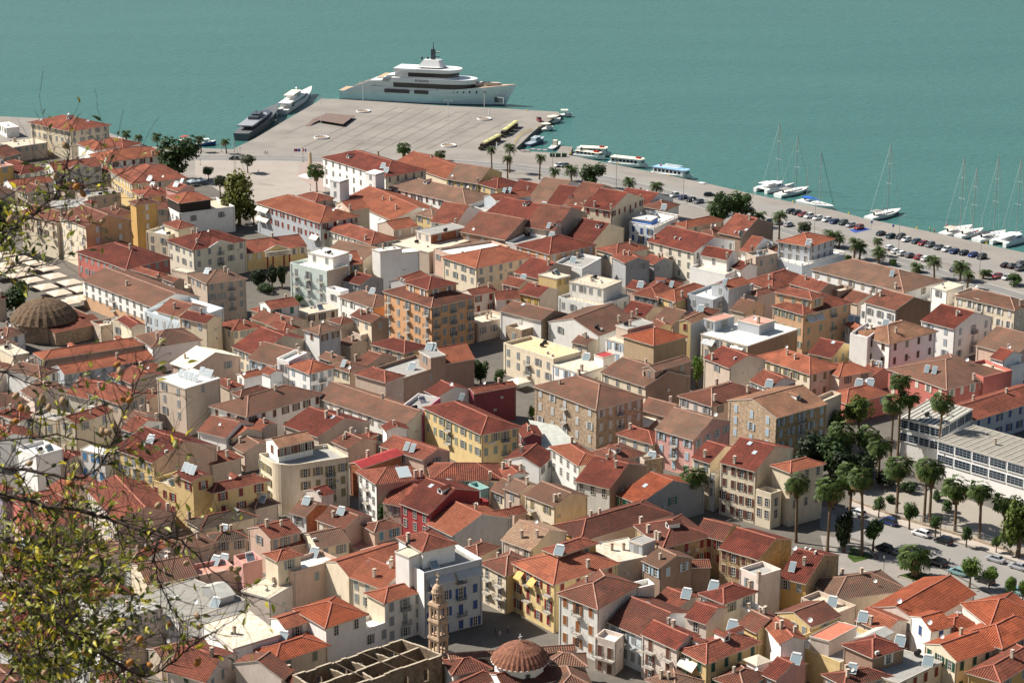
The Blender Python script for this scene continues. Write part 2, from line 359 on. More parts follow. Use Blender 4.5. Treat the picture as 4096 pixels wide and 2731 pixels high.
def roofz(v,x,y):
    # height of the roof above local ground at local point
    s,t=v.st(x,y); s=min(1,max(0,s)); t=min(1,max(0,t))
    if v.roof=='flat': return v.slab
    ds=min(s,1-s)*v.wb; dt=min(t,1-t)*v.wa
    if v.roof=='hip': return v.h+v.sl*min(ds,dt)
    if v.roof=='ga': return v.h+v.sl*ds
    return v.h+v.sl*dt
def ribmesh(w):
    key=('rib',round(w,1))
    if key not in WM:
        w=round(w,1); fr=simple('frame_blue_grey',(.30,.36,.42),.5,noise=0); a=MB(); h=.95; k=max(2,int(2*w/.9))
        a.box(-w-.1,w+.1,-.22,0,-h-.2,-h-.08,simple('sill_white',(.66,.63,.58),.8,noise=0))
        for i in range(k+1): x=-w+2*w*i/k; a.box(x-.04,x+.04,-.08,0,-h,h,fr)
        for z in(-h,-.3,.3,h): a.box(-w,w,-.075,0,z-.035,z+.035,fr)
        p=MB(); p.box(-w,w,-.03,0,-h,h,dark()); WM[key]=(a.mesh('window'),p.mesh('pane'))
    return WM[key]
def volume(root,base,rz,pts,h,roof,wall,roofc,bw=None,a=None,b=None,sh='gr',bal='',par=0,x='',rise=None,side='b',dep=None,eave=.45,
           ped=0,cren=0,nm=None,base_c=None,rnd=0,st='',rail=0,near=True,CAB=None,**kw):
    C,A,B=CAB
    ca,sa_=math.cos(-rz),math.sin(-rz)
    rot=lambda p:Vector((p[0]*ca-p[1]*sa_,p[0]*sa_+p[1]*ca,0))
    c=rot(C-base); av=rot(A); bv=rot(B)
    v=Vol(); v.h=h; v.roof=roof; v.sl=.36 if roof!='hip' else .38; la=av.length; lb=bv.length; au=av/la; bu=bv/lb
    cr=abs(bu.x*au.y-bu.y*au.x); v.wa=la*cr; v.wb=lb*cr; v.slab=h
    if min(la,lb)>16: v.sl*=.85
    det=bv.x*av.y-bv.y*av.x
    def stf(px,py):
        qx,qy=px-c.x,py-c.y
        return (qx*av.y-qy*av.x)/det,(bv.x*qy-bv.y*qx)/det
    v.st=stf; P=lambda s,t:c+bv*s+av*t
    wm=W(wall); wb=W(bw) if bw else wm; rm=RM(roofc); tr=slabm()
    o=eave
    es,et=o/lb,o/la
    # walls
    w=MB(); q=[P(0,0),P(1,0),P(1,1),P(0,1)]
    zt=h if par!=0 or roof!='flat' else h-.05
    def wallq(p0,p1,m,z0,z1): w.poly([(p0.x,p0.y,z0),(p1.x,p1.y,z0),(p1.x,p1.y,z1),(p0.x,p0.y,z1)],m)
    ztw=zt-(.9 if (par and roof=='flat') else 0)
    fp=q
    if rnd:
        k=rnd; ss,tt=k/lb,k/la; arc=[]
        for i in range(9):
            an=math.pi/2*i/8; arc.append(P(ss*(1-math.sin(math.pi/2-an)) if 0 else ss*(1-math.cos(an)),tt*(1-math.sin(an))))
        fp=arc[::1]+[P(1,0),P(1,1),P(0,1)] if False else [P(0,tt)]+[P(ss*(1-math.cos(R_(10*i))),tt*(1-math.sin(R_(10*i)))) for i in range(1,9)]+[P(ss,0),P(1,0),P(1,1),P(0,1)]
        w.prism(fp,0,ztw-.05,wm)
    elif base_c:
        bm_=W(base_c); zb=h*.45
        wallq(q[0],q[1],wb,0,ztw); wallq(q[1],q[2],wb,0,ztw); wallq(q[2],q[3],wm,0,ztw); wallq(q[3],q[0],bm_,0,zb); wallq(q[3],q[0],wm,zb,ztw)
        w.poly([(p.x,p.y,ztw) for p in q],wm)
    else:
        wallq(q[0],q[1],wb,0,ztw); wallq(q[1],q[2],wb,0,ztw); wallq(q[2],q[3],wm,0,ztw); wallq(q[3],q[0],wm,0,ztw)
        if roof!='flat' or not par: w.poly([(p.x,p.y,ztw) for p in q],wm)
    rr=v.sl*(v.wb if roof=='ga' else v.wa)/2
    if roof=='ga':
        for t in(0,1):
            p0,p1,p2=P(0,t),P(1,t),P(.5,t); m_=wb if t==0 else wm
            w.poly([(p0.x,p0.y,h),(p1.x,p1.y,h),(p2.x,p2.y,h+rr)] if t==0 else [(p1.x,p1.y,h),(p0.x,p0.y,h),(p2.x,p2.y,h+rr)],m_)
    if roof=='gb':
        for s in(0,1):
            p0,p1,p2=P(s,0),P(s,1),P(s,.5)
            w.poly([(p1.x,p1.y,h),(p0.x,p0.y,h),(p2.x,p2.y,h+rr)] if s==0 else [(p0.x,p0.y,h),(p1.x,p1.y,h),(p2.x,p2.y,h+rr)],wm if s==0 else wb)
    wo=w.build('wall' if not nm else nm,root)
    # roof
    r=MB()
    if roof=='flat':
        v.slab=h-.9 if par else h
        if cren: v.slab=h-.8
        if par or cren:
            zz=v.slab; r.poly([(p.x,p.y,zz) for p in fp],rm)
            pm=W('wh') if par==3 else wm; pr=MB(); tk=.22
            inn=[c+(p-c-(bv+av)/2)*0 for p in fp]
            cen=sum((p for p in fp),Vector())/len(fp)
            def inset(p):
                s,t=stf(p.x,p.y); return P(s+(tk/lb if s<.5 else -tk/lb),t+(tk/la if t<.5 else -tk/la))
            k=len(fp)
            for i in range(k):
                p0,p1=fp[i],fp[(i+1)%k]; i0,i1=inset(p0),inset(p1)
                if par==2:
                    d=(p1-p0); n_=max(2,int(d.length/.5))
                    pr.prism([p0,p1,i1,i0],h-.18,h,W('wh')); pr.prism([p0,p1,i1,i0],zz,zz+.12,W('wh'))
                    for j in range(n_+1):
                        pp=p0.lerp(p1,j/n_).lerp(i0.lerp(i1,j/n_),.5); wd=.16 if j%6==0 else .07
                        pr.box(pp.x-wd,pp.x+wd,pp.y-wd,pp.y+wd,zz+.12,h-.18,W('wh'))
                elif cren:
                    d=(p1-p0); n_=5
                    pr.prism([p0,p1,i1,i0],zz,h-.35,wm)
                    for j in range(n_):
                        a0,a1=p0.lerp(p1,(j+.1)/n_),p0.lerp(p1,(j+.7)/n_); b0,b1=i0.lerp(i1,(j+.1)/n_),i0.lerp(i1,(j+.7)/n_); pr.prism([a0,a1,b1,b0],h-.35,h,wm)
                else: pr.prism([p0,p1,i1,i0],zz-.02,h,wb if i==0 and not rnd else pm)
            pr.build('parapet',root)
        else:
            e=.12; ex=[P(-e/lb,-e/la),P(1+e/lb,-e/la),P(1+e/lb,1+e/la),P(-e/lb,1+e/la)]
            r.prism(ex,h-.22,h,tr,rm)
            # low kerb round the edge
            for i in range(4):
                p0,p1=ex[i],ex[(i+1)%4]; cc=(ex[0]+ex[2])/2; i0,i1=p0.lerp(cc,.2/max(2,(p0-cc).length)),p1.lerp(cc,.2/max(2,(p1-cc).length)); r.prism([p0,p1,i1,i0],h+.002,h+.16,tr)
        if rail:
            ra=MB(); im=simple('steel_railing',(.16,.17,.18),.4,.5,noise=0)
            for (s0,t0,s1,t1) in((0,0,1,0),(0,0,0,1),(1,0,1,1),(0,1,1,1)):
                p0,p1=P(s0,t0),P(s1,t1); n_=max(2,int((p1-p0).length/1.3))
                ra.tube([(p0.x,p0.y,h+1),(p1.x,p1.y,h+1)],.035,im,4); ra.tube([(p0.x,p0.y,h+.5),(p1.x,p1.y,h+.5)],.02,im,4)
                for j in range(n_+1): pp=p0.lerp(p1,j/n_); ra.tube([(pp.x,pp.y,h-.1),(pp.x,pp.y,h+1)],.03,im,4)
            ra.build('railing',root)
    else:
        th=.16; lo=-v.sl*o
        E=[P(-es,-et),P(1+es,-et),P(1+es,1+et),P(-es,1+et)]
        Z=lambda p,z:(p.x,p.y,z)
        # slope planes reach o beyond the wall
        if roof=='hip':
            if v.wa>=v.wb: e=min(.5,(v.wb/2+o)/(v.wa+2*o)); r1=P(.5,-et+e*(1+2*et)); r2=P(.5,1+et-e*(1+2*et)); H=h+v.sl*v.wb/2; F=[[E[0],E[1],r1],[E[1],E[2],r2,r1],[E[2],E[3],r2],[E[3],E[0],r1,r2]]
            else: e=min(.5,(v.wa/2+o)/(v.wb+2*o)); r1=P(-es+e*(1+2*es),.5); r2=P(1+es-e*(1+2*es),.5); H=h+v.sl*v.wa/2; F=[[E[0],E[1],r2,r1],[E[1],E[2],r2],[E[2],E[3],r1,r2],[E[3],E[0],r1]]
            for f in F: r.poly([Z(p,(h+lo+th) if i<2 else H+th) for i,p in enumerate(f)],rm)
            rid=[(r1,r2,H+th,H+th)]+[(E[i],(r1 if ((v.wa>=v.wb and i in(0,1)) or (v.wa<v.wb and i in(0,3))) else r2),h+lo+th,H+th) for i in range(4)]
            r.prism(E,h+lo-.02,h+lo+th-.004,tr)
        else:
            H=h+rr; gs=.12
            if roof=='ga': E=[P(-es,-gs/la),P(1+es,-gs/la),P(1+es,1+gs/la),P(-es,1+gs/la)]; r1=P(.5,-gs/la); r2=P(.5,1+gs/la); F=[[E[3],E[0],r1,r2],[E[1],E[2],r2,r1]]
            else: E=[P(-gs/lb,-et),P(1+gs/lb,-et),P(1+gs/lb,1+et),P(-gs/lb,1+et)]; r1=P(-gs/lb,.5); r2=P(1+gs/lb,.5); F=[[E[0],E[1],r2,r1],[E[2],E[3],r1,r2]]
            for f in F:
                r.poly([Z(p,(h+lo+th) if i<2 else H+th) for i,p in enumerate(f)],rm)
                r.poly([Z(p,(h+lo-.02) if i<2 else H-.02) for i,p in reversed(list(enumerate(f)))],tr)
                for i0,i1 in((0,1),(1,2),(3,0)):
                    z=lambda i:(h+lo) if i<2 else H
                    r.poly([Z(f[i0],z(i0)-.02),Z(f[i1],z(i1)-.02),Z(f[i1],z(i1)+th),Z(f[i0],z(i0)+th)],tr)
            rid=[(r1,r2,H+th,H+th)]
        if roofc[0]=='r':
            rd=simple('ridge_tiles_pale',(.34,.20,.145),.9,noise=.2) if roofc in('r5','r6','r7','r7s','r4') else simple('ridge_tiles_red',(.34,.125,.085),.9,noise=.2)
            for p0,p1,z0,z1 in rid:
                if (p0-p1).length>.3: r.tube([Z(p0,z0),Z(p1,z1)],.17,rd,5)
    if kw.get('ribs') and roof=='flat':
        rm2=simple('roof_rib_'+kw['ribs'][1],dict(white=(.70,.68,.62),tan=(.32,.295,.25))[kw['ribs'][1]],.8,noise=.1); nr=kw['ribs'][0]
        for i in range(nr):
            t0=(i+.35)/nr; r.prism([P(.02,t0),P(.98,t0),P(.98,t0+.22/nr),P(.02,t0+.22/nr)],h-.002,h+.09,rm2)
    ro=r.build('roof',root,uv='sag' if roofc[0]=='r' else roofc=='m2')
    v.roofo=ro
    # windows
    def facade(side_,spec,blk):
        rows,cols=spec
        vec,ln,un=(av,la,au) if side_=='a' else (bv,lb,bu)
        out=Vector((-un.y,un.x,0)) if side_=='a' else Vector((un.y,-un.x,0))
        cen=P(.5,.5); p00=P(0,0)
        if out.dot(p00-cen)<0: out=-out
        ang=math.atan2(out.x,-out.y)
        if cols is None: cols=max(1,int((ln-.8)/3.3))
        nfl=max(1,round(h/3.3)); sto=h/nfl
        top=h-(1.0 if par else 0)
        lo_=rnd if rnd else 0
        for k in range(min(rows,nfl)):
            zc=top-.55-.8-k*sto if k<nfl else 0
            if zc<.9: continue
            for i in range(cols):
                d=lo_+(ln-lo_)*(i+.5)/cols; p=c+un*d+out*.004
                isb=(side_ in bal and k<nfl-1 and i==cols//2) or (side_.upper() in bal and k<nfl-1 and (cols<4 or i%2==0))
                ov='none' if sh in('dk','bk','em','wf') else ('shut' if rnd_.random()<.62 else 'open')
                if st=='rib': ov='none'
                ms=winmesh('w',sh,ov,isb,near)
                zz=zc-.3 if isb else zc
                if st=='rib': ms=ribmesh((ln-lo_)/cols*.44); sc=(1,1,1)
                else: sc=(1,1,1)
                wo_=place(ms[0],'window',root,(p.x,p.y,zz),ang); wo_.scale=sc
                for j,me in enumerate(ms[1:]): place(me,'pane' if j==0 else 'shutter',wo_,(0,0,0),0)
                if isb:
                    bmh=balmesh(1.0 if cols>2 else 1.2); bo=place(bmh[0],'balcony',root,(p.x,p.y,zz-1.25),ang); place(bmh[1],'railing',bo,(0,0,0),0)
    rnd_=random.Random(int(abs(C.x*13+C.y*7)*10))
    def spec(q,ln):
        if q==0: return None
        if q is None: return (2,None)
        if isinstance(q,int): return (q,None)
        return q if not(isinstance(q,tuple) and q[1]==0) else None
    # downpipes and wall mounted air conditioners
    if not nm and not kw.get('upper'):
        pm_=simple('pipe_grey',(.30,.28,.25),.6,noise=0)
        for (ss,tt,ox,oy) in((.02,0,0,-.07),(.97,0,0,-.07),(0,.96,-.07,0)):
            dp=MB(); pp=P(ss,tt); dp.tube([(pp.x+ox,pp.y+oy,.3),(pp.x+ox,pp.y+oy,h-.3)],.06,pm_,5); dp.build('downpipe',root)
        rq=random.Random(int(C.x*31+C.y*17))
        for _ in range(rq.choice((0,1,2))):
            ss=rq.uniform(.12,.9); pp=P(ss,0); put('a',root,Vector((pp.x+bu.y*.2,pp.y-bu.x*.2,max(.6,h-rq.choice((2.6,3.0,5.6))))),0,.85)
    for sd_,q_,blk,ln in(('a',a,wall,la),('b',b,bw or wall,lb)):
        sp=spec(q_,ln)
        if sp: facade(sd_,sp,blk)
    for sd2,s0,s1,zz,cc in kw.get('aw',()):
        acol=dict(g=('awning_grey',(.40,.41,.41)),c=('awning_cream',(.70,.64,.53)),o=('awning_ochre',(.60,.36,.12)),r=('awning_red',(.38,.06,.05)))[cc]; am_=simple(acol[0],acol[1],.8,noise=.08)
        q0,q1=(P(s0,0),P(s1,0)) if sd2=='b' else (P(0,s0),P(0,s1)); on=Vector((bu.y,-bu.x,0)) if sd2=='b' else Vector((-au.y,au.x,0))
        if on.dot(q0-P(.5,.5))<0: on=-on
        k_=max(1,int((q1-q0).length/3.4)); 
        for i_ in range(k_):
            e0,e1=q0.lerp(q1,(i_+.04)/k_),q0.lerp(q1,(i_+.96)/k_); f0,f1=e0+on*1.35,e1+on*1.35; ab_=MB(); z0=h-zz; z1=z0-1.25
            ab_.poly([(e0.x,e0.y,z0),(f0.x,f0.y,z1),(f1.x,f1.y,z1),(e1.x,e1.y,z0)],am_); ab_.poly([(f0.x,f0.y,z1),(f0.x,f0.y,z1-.25),(f1.x,f1.y,z1-.25),(f1.x,f1.y,z1)],am_); ab_.build('awning',root)
    if ped and roof!='flat':
        # small pediment gable on the b front
        pd=MB(); wd=min(lb*.28,4.2); m_=c+bu*(lb*.5); out=Vector((bu.y,-bu.x,0)); hh=wd*.42; p0=m_-bu*wd; p1=m_+bu*wd
        f0=out*.35
        for off,mm in((.35,wm),):
            a0,a1,a2=p0+out*off,p1+out*off,m_+out*off
            pd.poly([Z(a0,h-.1),Z(a1,h-.1),Z(a2,h+hh)],wm)
        back=-out*min(v.wa*.45,hh/v.sl)
        for pa,pb,zz in((p0,p1,0),):
            r0,r1_=m_+out*.55,m_+back
            e0,e1=p0-bu*.3+out*.55,p0-bu*.3-out*0+back*.0
            g0,g1=p1+bu*.3+out*.55,p1+bu*.3+back*.0
            pd.poly([Z(e0,h-.12),Z(r0,h+hh+.12),Z(r1_,h+hh+.12),Z(e1,h-.1)][::-1],rm); pd.poly([Z(g0,h-.12),Z(r0,h+hh+.12),Z(r1_,h+hh+.12),Z(g1,h-.1)],rm)
        for q0,z0,q1,z1 in((p0-bu*.2,h-.05,m_,h+hh),(p1+bu*.2,h-.05,m_,h+hh),(p0-bu*.2,h-.12,p1+bu*.2,h-.12)): pd.tube([Z(q0+out*.45,z0),Z(q1+out*.45,z1)],.12,W('wh'),4)
        pd.build('pediment',root,uv=True)
    # roof furniture at the photographed spots
    def spot(u_,v_,extra=0):
        z=G0+h+1
        for _ in range(8):
            p=at(u_,v_,z); l=rot(Vector((p.x,p.y,0))-Vector((base.x,base.y,0))); zz=roofz(v,l.x,l.y); z=G0+zz+extra
        s,t=stf(l.x,l.y); s=min(.97,max(.03,s)); t=min(.97,max(.03,t)); l=P(s,t)
        return Vector((l.x,l.y,roofz(v,l.x,l.y)))
    items=x.split()
    for it in items:
        k=it[0]; u_,v_=map(float,it[1:].split(','))
        if k in'sdatcp':
            l=spot(u_,v_,{'s':.8,'p':.7,'d':1.1,'c':.9,'a':.3,'t':.5}[k]); l.z+=.08 if roof!='flat' else .02
            rot_={'s':SF-rz,'p':SF-rz,'c':0,'a':0,'t':.4,'d':-rz}[k]
            put(k,ro,l,rot_,1.0 if k!='p' else 1.15)
        elif k in'kK':
            l=spot(u_,v_); e=.35; zx=(roofz(v,l.x+e,l.y)-roofz(v,l.x-e,l.y))/(2*e); zy=(roofz(v,l.x,l.y+e)-roofz(v,l.x,l.y-e))/(2*e)
            n=Vector((-zx,-zy,1)).normalized(); uu=Vector((n.y,-n.x,0)); uu=uu.normalized() if uu.length>.01 else Vector((1,0,0)); ww=n.cross(uu)
            k_=3.0 if k=='K' else 1; kb=MB(); kb.obox(l+n*.2,uu*.5*k_,ww*.62*k_,n*.06,simple('skylight_frame',(.45,.44,.42),.5,noise=0)); kb.obox(l+n*.26,uu*.42*k_,ww*.54*k_,n*.015,simple('skylight_glass',(.40,.46,.48),.15,0,.6,noise=0)); kb.build('skylight',ro)
        elif k=='m':
            l=spot(u_,v_); 
            zx=(roofz(v,l.x+.3,l.y)-roofz(v,l.x-.3,l.y)); zy=(roofz(v,l.x,l.y+.3)-roofz(v,l.x,l.y-.3)); dn=Vector((-zx,-zy,0))
            dn=dn.normalized() if dn.length>1e-3 else Vector((0,-1,0)); sd_=Vector((-dn.y,dn.x,0)); m_=MB(); z0=l.z-.3
            cx=Vector((l.x,l.y,0))-dn*.6
            q4=[cx+dn*1.0-sd_*.75,cx+dn*1.0+sd_*.75,cx-dn*1.6+sd_*.75,cx-dn*1.6-sd_*.75]
            ar=sum(q4[i].x*q4[(i+1)%4].y-q4[(i+1)%4].x*q4[i].y for i in range(4))
            if ar<0: q4=q4[::-1]
            m_.prism(q4,z0,l.z+1.15,W('wh'))
            f0,f1=cx+dn*1.25,cx-dn*2.0
            for s_ in(-1,1): m_.poly([Z(f0+sd_*s_*.95,l.z+1.1),Z(f0,l.z+1.55),Z(f1,l.z+1.55),Z(f1+sd_*s_*.95,l.z+1.1)],rm)
            m_.poly([Z(f0-dn*.1-sd_*.9,l.z+1.1),Z(f0-dn*.1+sd_*.9,l.z+1.1),Z(f0-dn*.1,l.z+1.5)],W('wh'))
            m_.obox(Vector((cx.x,cx.y,l.z+.62))+dn*1.02,sd_*.4,Vector((0,0,.38)),dn*.02,dark())
            m_.build('dormer',ro,uv=True)
    if not items and roof!='flat' and not nm and not kw.get('upper'):
        for _ in range(rnd_.choice((1,1,2,3))):
            s=rnd_.uniform(.15,.85); t=rnd_.uniform(.15,.85); l=P(s,t); put('c',ro,Vector((l.x,l.y,roofz(v,l.x,l.y)+.05)),0,rnd_.uniform(.7,1.0))
        if rnd_.random()<.4: s=rnd_.uniform(.2,.8); t=rnd_.uniform(.2,.8); l=P(s,t); put('n',ro,Vector((l.x,l.y,roofz(v,l.x,l.y)+.1)),rnd_.uniform(0,3))
        if rnd_.random()<.13: s=rnd_.uniform(.25,.75); t=rnd_.uniform(.25,.75); l=P(s,t); put('s',ro,Vector((l.x,l.y,roofz(v,l.x,l.y)+.1)),SF-rz,.9)
        if rnd_.random()<.35: s=rnd_.uniform(.2,.8); t=rnd_.uniform(.2,.8); l=P(s,t); put('d',ro,Vector((l.x,l.y,roofz(v,l.x,l.y)+.05)),-rz,.8)
    elif not items and roof=='flat' and not cren and min(la,lb)>4 and not nm and kw.get('junk',1):
        for _ in range(rnd_.choice((2,3,5))):
            s=rnd_.uniform(.2,.8); t=rnd_.uniform(.25,.85); l=P(s,t); put(rnd_.choice('aaddctnns'),ro,Vector((l.x,l.y,roofz(v,l.x,l.y)+.01)),(SF-rz) if 0 else 0,.9)
    v.P=P; v.c=c; v.bu=bu; v.au=au; v.lb=lb; v.la=la; v.rot=rot
    return v
def B(label,pts,h,roof,wall,roofc,name='house',cat='house',**kw):
    global CUR,DH
    DH=HADJ[len(BL)] if len(BL)<len(HADJ) else 0; h=h+DH
    side=kw.get('side','b'); dep=kw.get('dep')
    C,A,Bv=parse(pts,h,side,dep)
    if C.z<0: pass
    base=Vector((C.x,C.y,G0)); rz=math.atan2(Bv.y,Bv.x)
    near=C.y<640
    if 'base' in kw: kw['base_c']=kw.pop('base')
    if kw.get('bw') is None: kw['bw']=None
    rv=random.Random(int(abs(C.x*7+C.y*3)*10)); low=label.lower()
    if wall=='be' and 'beige' not in low and 'brown' not in low: wall=rv.choice(('be','cr','gw','pw','pw','wh','wh','cw','pi2'))
    if kw.get('b')==0 and kw.get('bw') is None and roof in('ga','gb','hip') and not any(q in low for q in('blank','plain','gable wall','hall','church','shed','cube')) and Bv.length>5: kw['b']=(1,rv.choice((0,1,2,2,3))) if rv.random()<.7 else 0
    if kw.get('a')==0 and roof in('ga','gb','hip') and not any(q in low for q in('blank','plain','hall','church','shed','cube')) and A.length>5 and h>5.5: kw['a']=(1,rv.choice((1,2,3))) if rv.random()<.6 else 0
    root=thing(name,(C.x,C.y,G0),rz,label,cat)
    CUR=(root,base,rz,near)
    BL.append((label,C.copy(),A.copy(),Bv.copy(),h,pts))
    root['_v']=1; del root['_v']
    v=volume(root,Vector((C.x,C.y,C.z)),rz,pts,h,roof,wall,roofc,near=near,CAB=(C,A,Bv),**kw)
    if kw.get('sign'): sign(root,v,h)
    return v
def V(pts,h,roof,wall,roofc,**kw):
    root,base,rz,near=CUR; h=h+DH
    C,A,Bv=parse(pts,h,kw.get('side','b'),kw.get('dep'))
    kw.setdefault('upper',1)
    return volume(root,Vector((base.x,base.y,C.z)),rz,pts,h,roof,wall,roofc,near=near,CAB=(C,A,Bv),**kw)
def textmesh(cu):
    t=bpy.data.objects.new('lettering',cu); COL.objects.link(t); dg=bpy.context.evaluated_depsgraph_get(); me=bpy.data.meshes.new_from_object(t.evaluated_get(dg)); bpy.data.objects.remove(t)
    return obj('lettering',me)
def sign(root,v,h):
    out=Vector((v.bu.y,-v.bu.x,0)); m_=v.c+v.bu*(v.lb*.5)
    s=MB(); cc=m_+out*1.9; s.obox(Vector((cc.x,cc.y,h-.75)),v.bu*4.4,out*.12,Vector((0,0,.75)),W('cw')); s.build('frieze',root)
    for i,f in enumerate((-.9,-.45,.45,.9)):
        k=MB(); p=m_+v.bu*4.2*f+out*1.7; k.lathe([(.32,0),(.28,.2),(.26,h-1.9),(.34,h-1.6),(.34,h-1.5)],simple('oxblood_paint',(.22,.03,.03),.7),12,(p.x,p.y)); k.build('column',root)
    for txt,z,sz in(("ΔΗΜΟΣΙΑ ΒΙΒΛΙΟΘΗΚΗ",h-.62,.62),("«Ο ΠΑΛΑΜΗΔΗΣ»",h-1.32,.72)):
        cu=bpy.data.curves.new('lettering','FONT'); cu.body=txt; cu.size=sz; cu.align_x='CENTER'; cu.extrude=.02; cu.materials.append(simple('letter_black',(.02,.02,.02),.6,noise=0))
        t=textmesh(cu); t.parent=root
        p=m_+out*2.05; t.location=(p.x,p.y,z); t.rotation_euler=(math.pi/2,0,math.atan2(v.bu.y,v.bu.x))
DH=0
HADJ=[]
def G(label,gx,gy,w,d,h,rot,roof,wall,roofc,**kw):   # low house given by its centre on the ground
    c,s=math.cos(R_(rot)),math.sin(R_(rot)); C=Vector((gx-c*w/2+s*d/2,gy-s*w/2-c*d/2,G0+h))
    A=Vector((-s,c,0))*d; Bv=Vector((c,s,0))*w; global CUR
    root=thing('house',(C.x,C.y,G0),math.atan2(Bv.y,Bv.x),label,'house')
    volume(root,Vector(C),math.atan2(Bv.y,Bv.x),'',h,roof,wall,roofc,near=gy<640,CAB=(C,A,Bv),**kw)
HADJ=[0,0,0,0,2,0,0,0,0.5,0,0,0,0,0,0,1,-0.5,0,0,0,0,0.5,-0.5,-1,-1,0,-0.5,-1.5,0,0,3,-0.5,0.5,0,1.5,1,0,-2,0.5,0,0,2,-0.5,0,-2,-1.5,0,1.5,4,-0.5,0,0,0,0,-2.5,0.5,0,0,-0.5,3.5,-2.5,0,-1,0,-0.5,0,0,0,1,0.5,1,0,0,-0.5,-1,1,0,-1.5,-0.5,0,3.5,0,0.5,0,0,0,0,0,0,0,0,1.5,0,2,0.5,0,0,0,0,-1,0,0,0,0,0,0,0,0,0,0,0,0,0.5,0,0,-3,0.5,0,0,0,0,0,-0.5,0,0,0,0,0.5,0,0,0,0,0,-1.5,-0.5,0,0,-1,0,0,0,0,0,0,0,0,0,0,0.5,0,0,-0.5,0,-0.5,0,0,0,0,0,-0.5,0,0,0,0,0,0,0,0,0,0,0,0,0,0,0,0,-1,0,0,0,0,0,0,0,0,0,0,-1,0,0,0,0,0,0,0,0,0,0,0.5,0,0,0,0,-1,0,0,0.5,-0.5,-1.5,0.5,-0.5,0,0,0,0,0,-1,0.5,0,2,0,-1,0,-0.5,0.5,0,0,0,0,0,0,0,0,0,0,0,0,0,0,-0.5,0,0,-1,0,-1,0.5,0,0,0,0,-2,0.5,-1,0,0.5,0,0,0,0,0,-0.5,0,0,0,0,0,0,1.5,2,0]
T(0,400)
B("cream three storey building with broad hipped red roof by the shore at far left","248,212 645,283 1018,235",12,"hip","cr","r2",sh="gr",x="k375,188 k808,195 m630,180 d592,128 d627,133",eave=.8)
B("pale beige flat roofed block in front of the cream hipped building","130,437 435,392",6,"flat","be","f2",dep=12,b=1)
B("white flat roofed shed on the shore at the far left edge","60,262 175,250",4,"flat","wh","f1",dep=14,b=0)
B("brown roofed low house beside the lattice mast","30,530 190,488",5,"gb","br","r4",dep=14,b=0)
B("ochre house with pink flat roof at the left edge","-40,625 122,600",6,"flat","oc","f4",dep=10,sh="gr")
B("small dark red hipped roof house behind the ochre one at the left edge","95,590 190,685 290,620",5,"hip","be","r3",b=0)
B("white house with bright tiled roof and dark windows at the left edge","110,797 490,748",6.5,"gb","wh","r1",dep=8,b=(1,3),sh="dk",x="c455,690")
B("grey white neoclassical house with pediment and tall grey shutters","500,652 932,602",9,"gb","gw","r2",dep=11,sh="gr",ped=1)
B("white house with a stepped bright red roof in front of the cream hipped building","720,400 870,462 1040,437",8.5,"hip","wh","r1",b=0,a=0)
B("long house with red L shaped roof running towards the dark leafy tree","850,400 1130,440 1290,400",8,"hip","wh","r2",b=0)
B("white house with bright orange red roof and dark red shutters beside the dark tree","868,500 937,577 1487,497",8,"hip","wh","r1",sh="rd",x="c1410,500")
B("large warm cream house with rust hipped roof and arched left bay","1022,652 1215,772 1712,715",10,"hip","ye","r2",sh="wh",x="s1395,700 d1515,720",bw="cr")
B("small yellow house with worn rust gable roof below the large cream one","1212,832 1310,892 1575,862",9,"hip","ye","r2",b=1,sh="br")
B("large white building with roof terrace and glazed red roofed pavilion","1645,1040 2155,975",9,"flat","wh","f2",dep=16,b=(1,2),par=1)
V("1540,890 1650,948 1930,908",12.3,"hip","dk","r1",b=0,a=0)
V("1440,1003 1642,990",8.7,"gb","be","r4",dep=8,b=1)
V("1555,800 1640,840 1760,800",12,"ga","pi","r2",b=0,a=0,x="p1595,720 s1615,770")
B("tall narrow ochre tower house with white shutters and brown hipped cap","1185,935 1250,962 1445,940",16,"hip","oc","r4",b=(3,1),a=0,sh="wh")
B("orange house with blank side wall and ornate cream balconied front","520,1072 787,1165 1215,1115",13.5,"ga","cr","r4",bw="or",a=(3,4),b=(2,2),sh="wh",bal="A",x="c555,1040 c700,1100")
B("cream balconied house next to the orange one above the beige parasols","195,1035 520,1125",13,"ga","cr","r4",dep=10,sh="br",bal="A",side="a")
B("grey flat roof terrace house between the brown roofs and the white house","490,1000 830,975",8,"flat","be","f3",dep=12,b=0)
V("775,940 835,955 890,940",10.5,"hip","cr","r3",a=0,b=0)
B("low brown roof joined to the ochre tower house","900,1010 1060,1062 1240,1050",11,"hip","be","r4",b=0)
B("rose red house with grey shutters and dark red hipped roof","775,1385 1160,1555 1510,1440",8,"hip","rr","r3",sh="gr",x="c1195,1350",bw="rr")
B("white wing with small turret roof left of the cream villa","1422,1185 1550,1240 1700,1150",9,"flat","cr","f1",b=0,par=1)
V("1532,1135 1638,1186 1765,1150",11,"hip","cr","r2",a=0,b=0)
B("cream villa with grey shutters, pediment and dark red hipped roof","1540,1290 1775,1378 2260,1290",10,"hip","cw","r3",bw="cw",sh="gr",ped=1,bal="b")
T(1024,400)
B("library with yellow walls, dark red columns and lettered pediment over its porch","-95,1410 465,1340",6.5,"gb","ye","r2",dep=13,b=(1,7),sh="wh",ped=1,sign=1,name="library",cat="library")
B("waterfront block in white and cream sections with dark red hipped roof by the square","625,528 1190,705 1552,640",12,"hip","wh","r3",bw="cr",a=(3,9),sh="bk",x="s1165,590 s1195,640 c1228,480 m850,530",name="town_house")
B("long low building with plain bright red roof facing the open quay","1335,560 1757,730 2045,657",5,"ga","cr","r1",b=0,a=0)
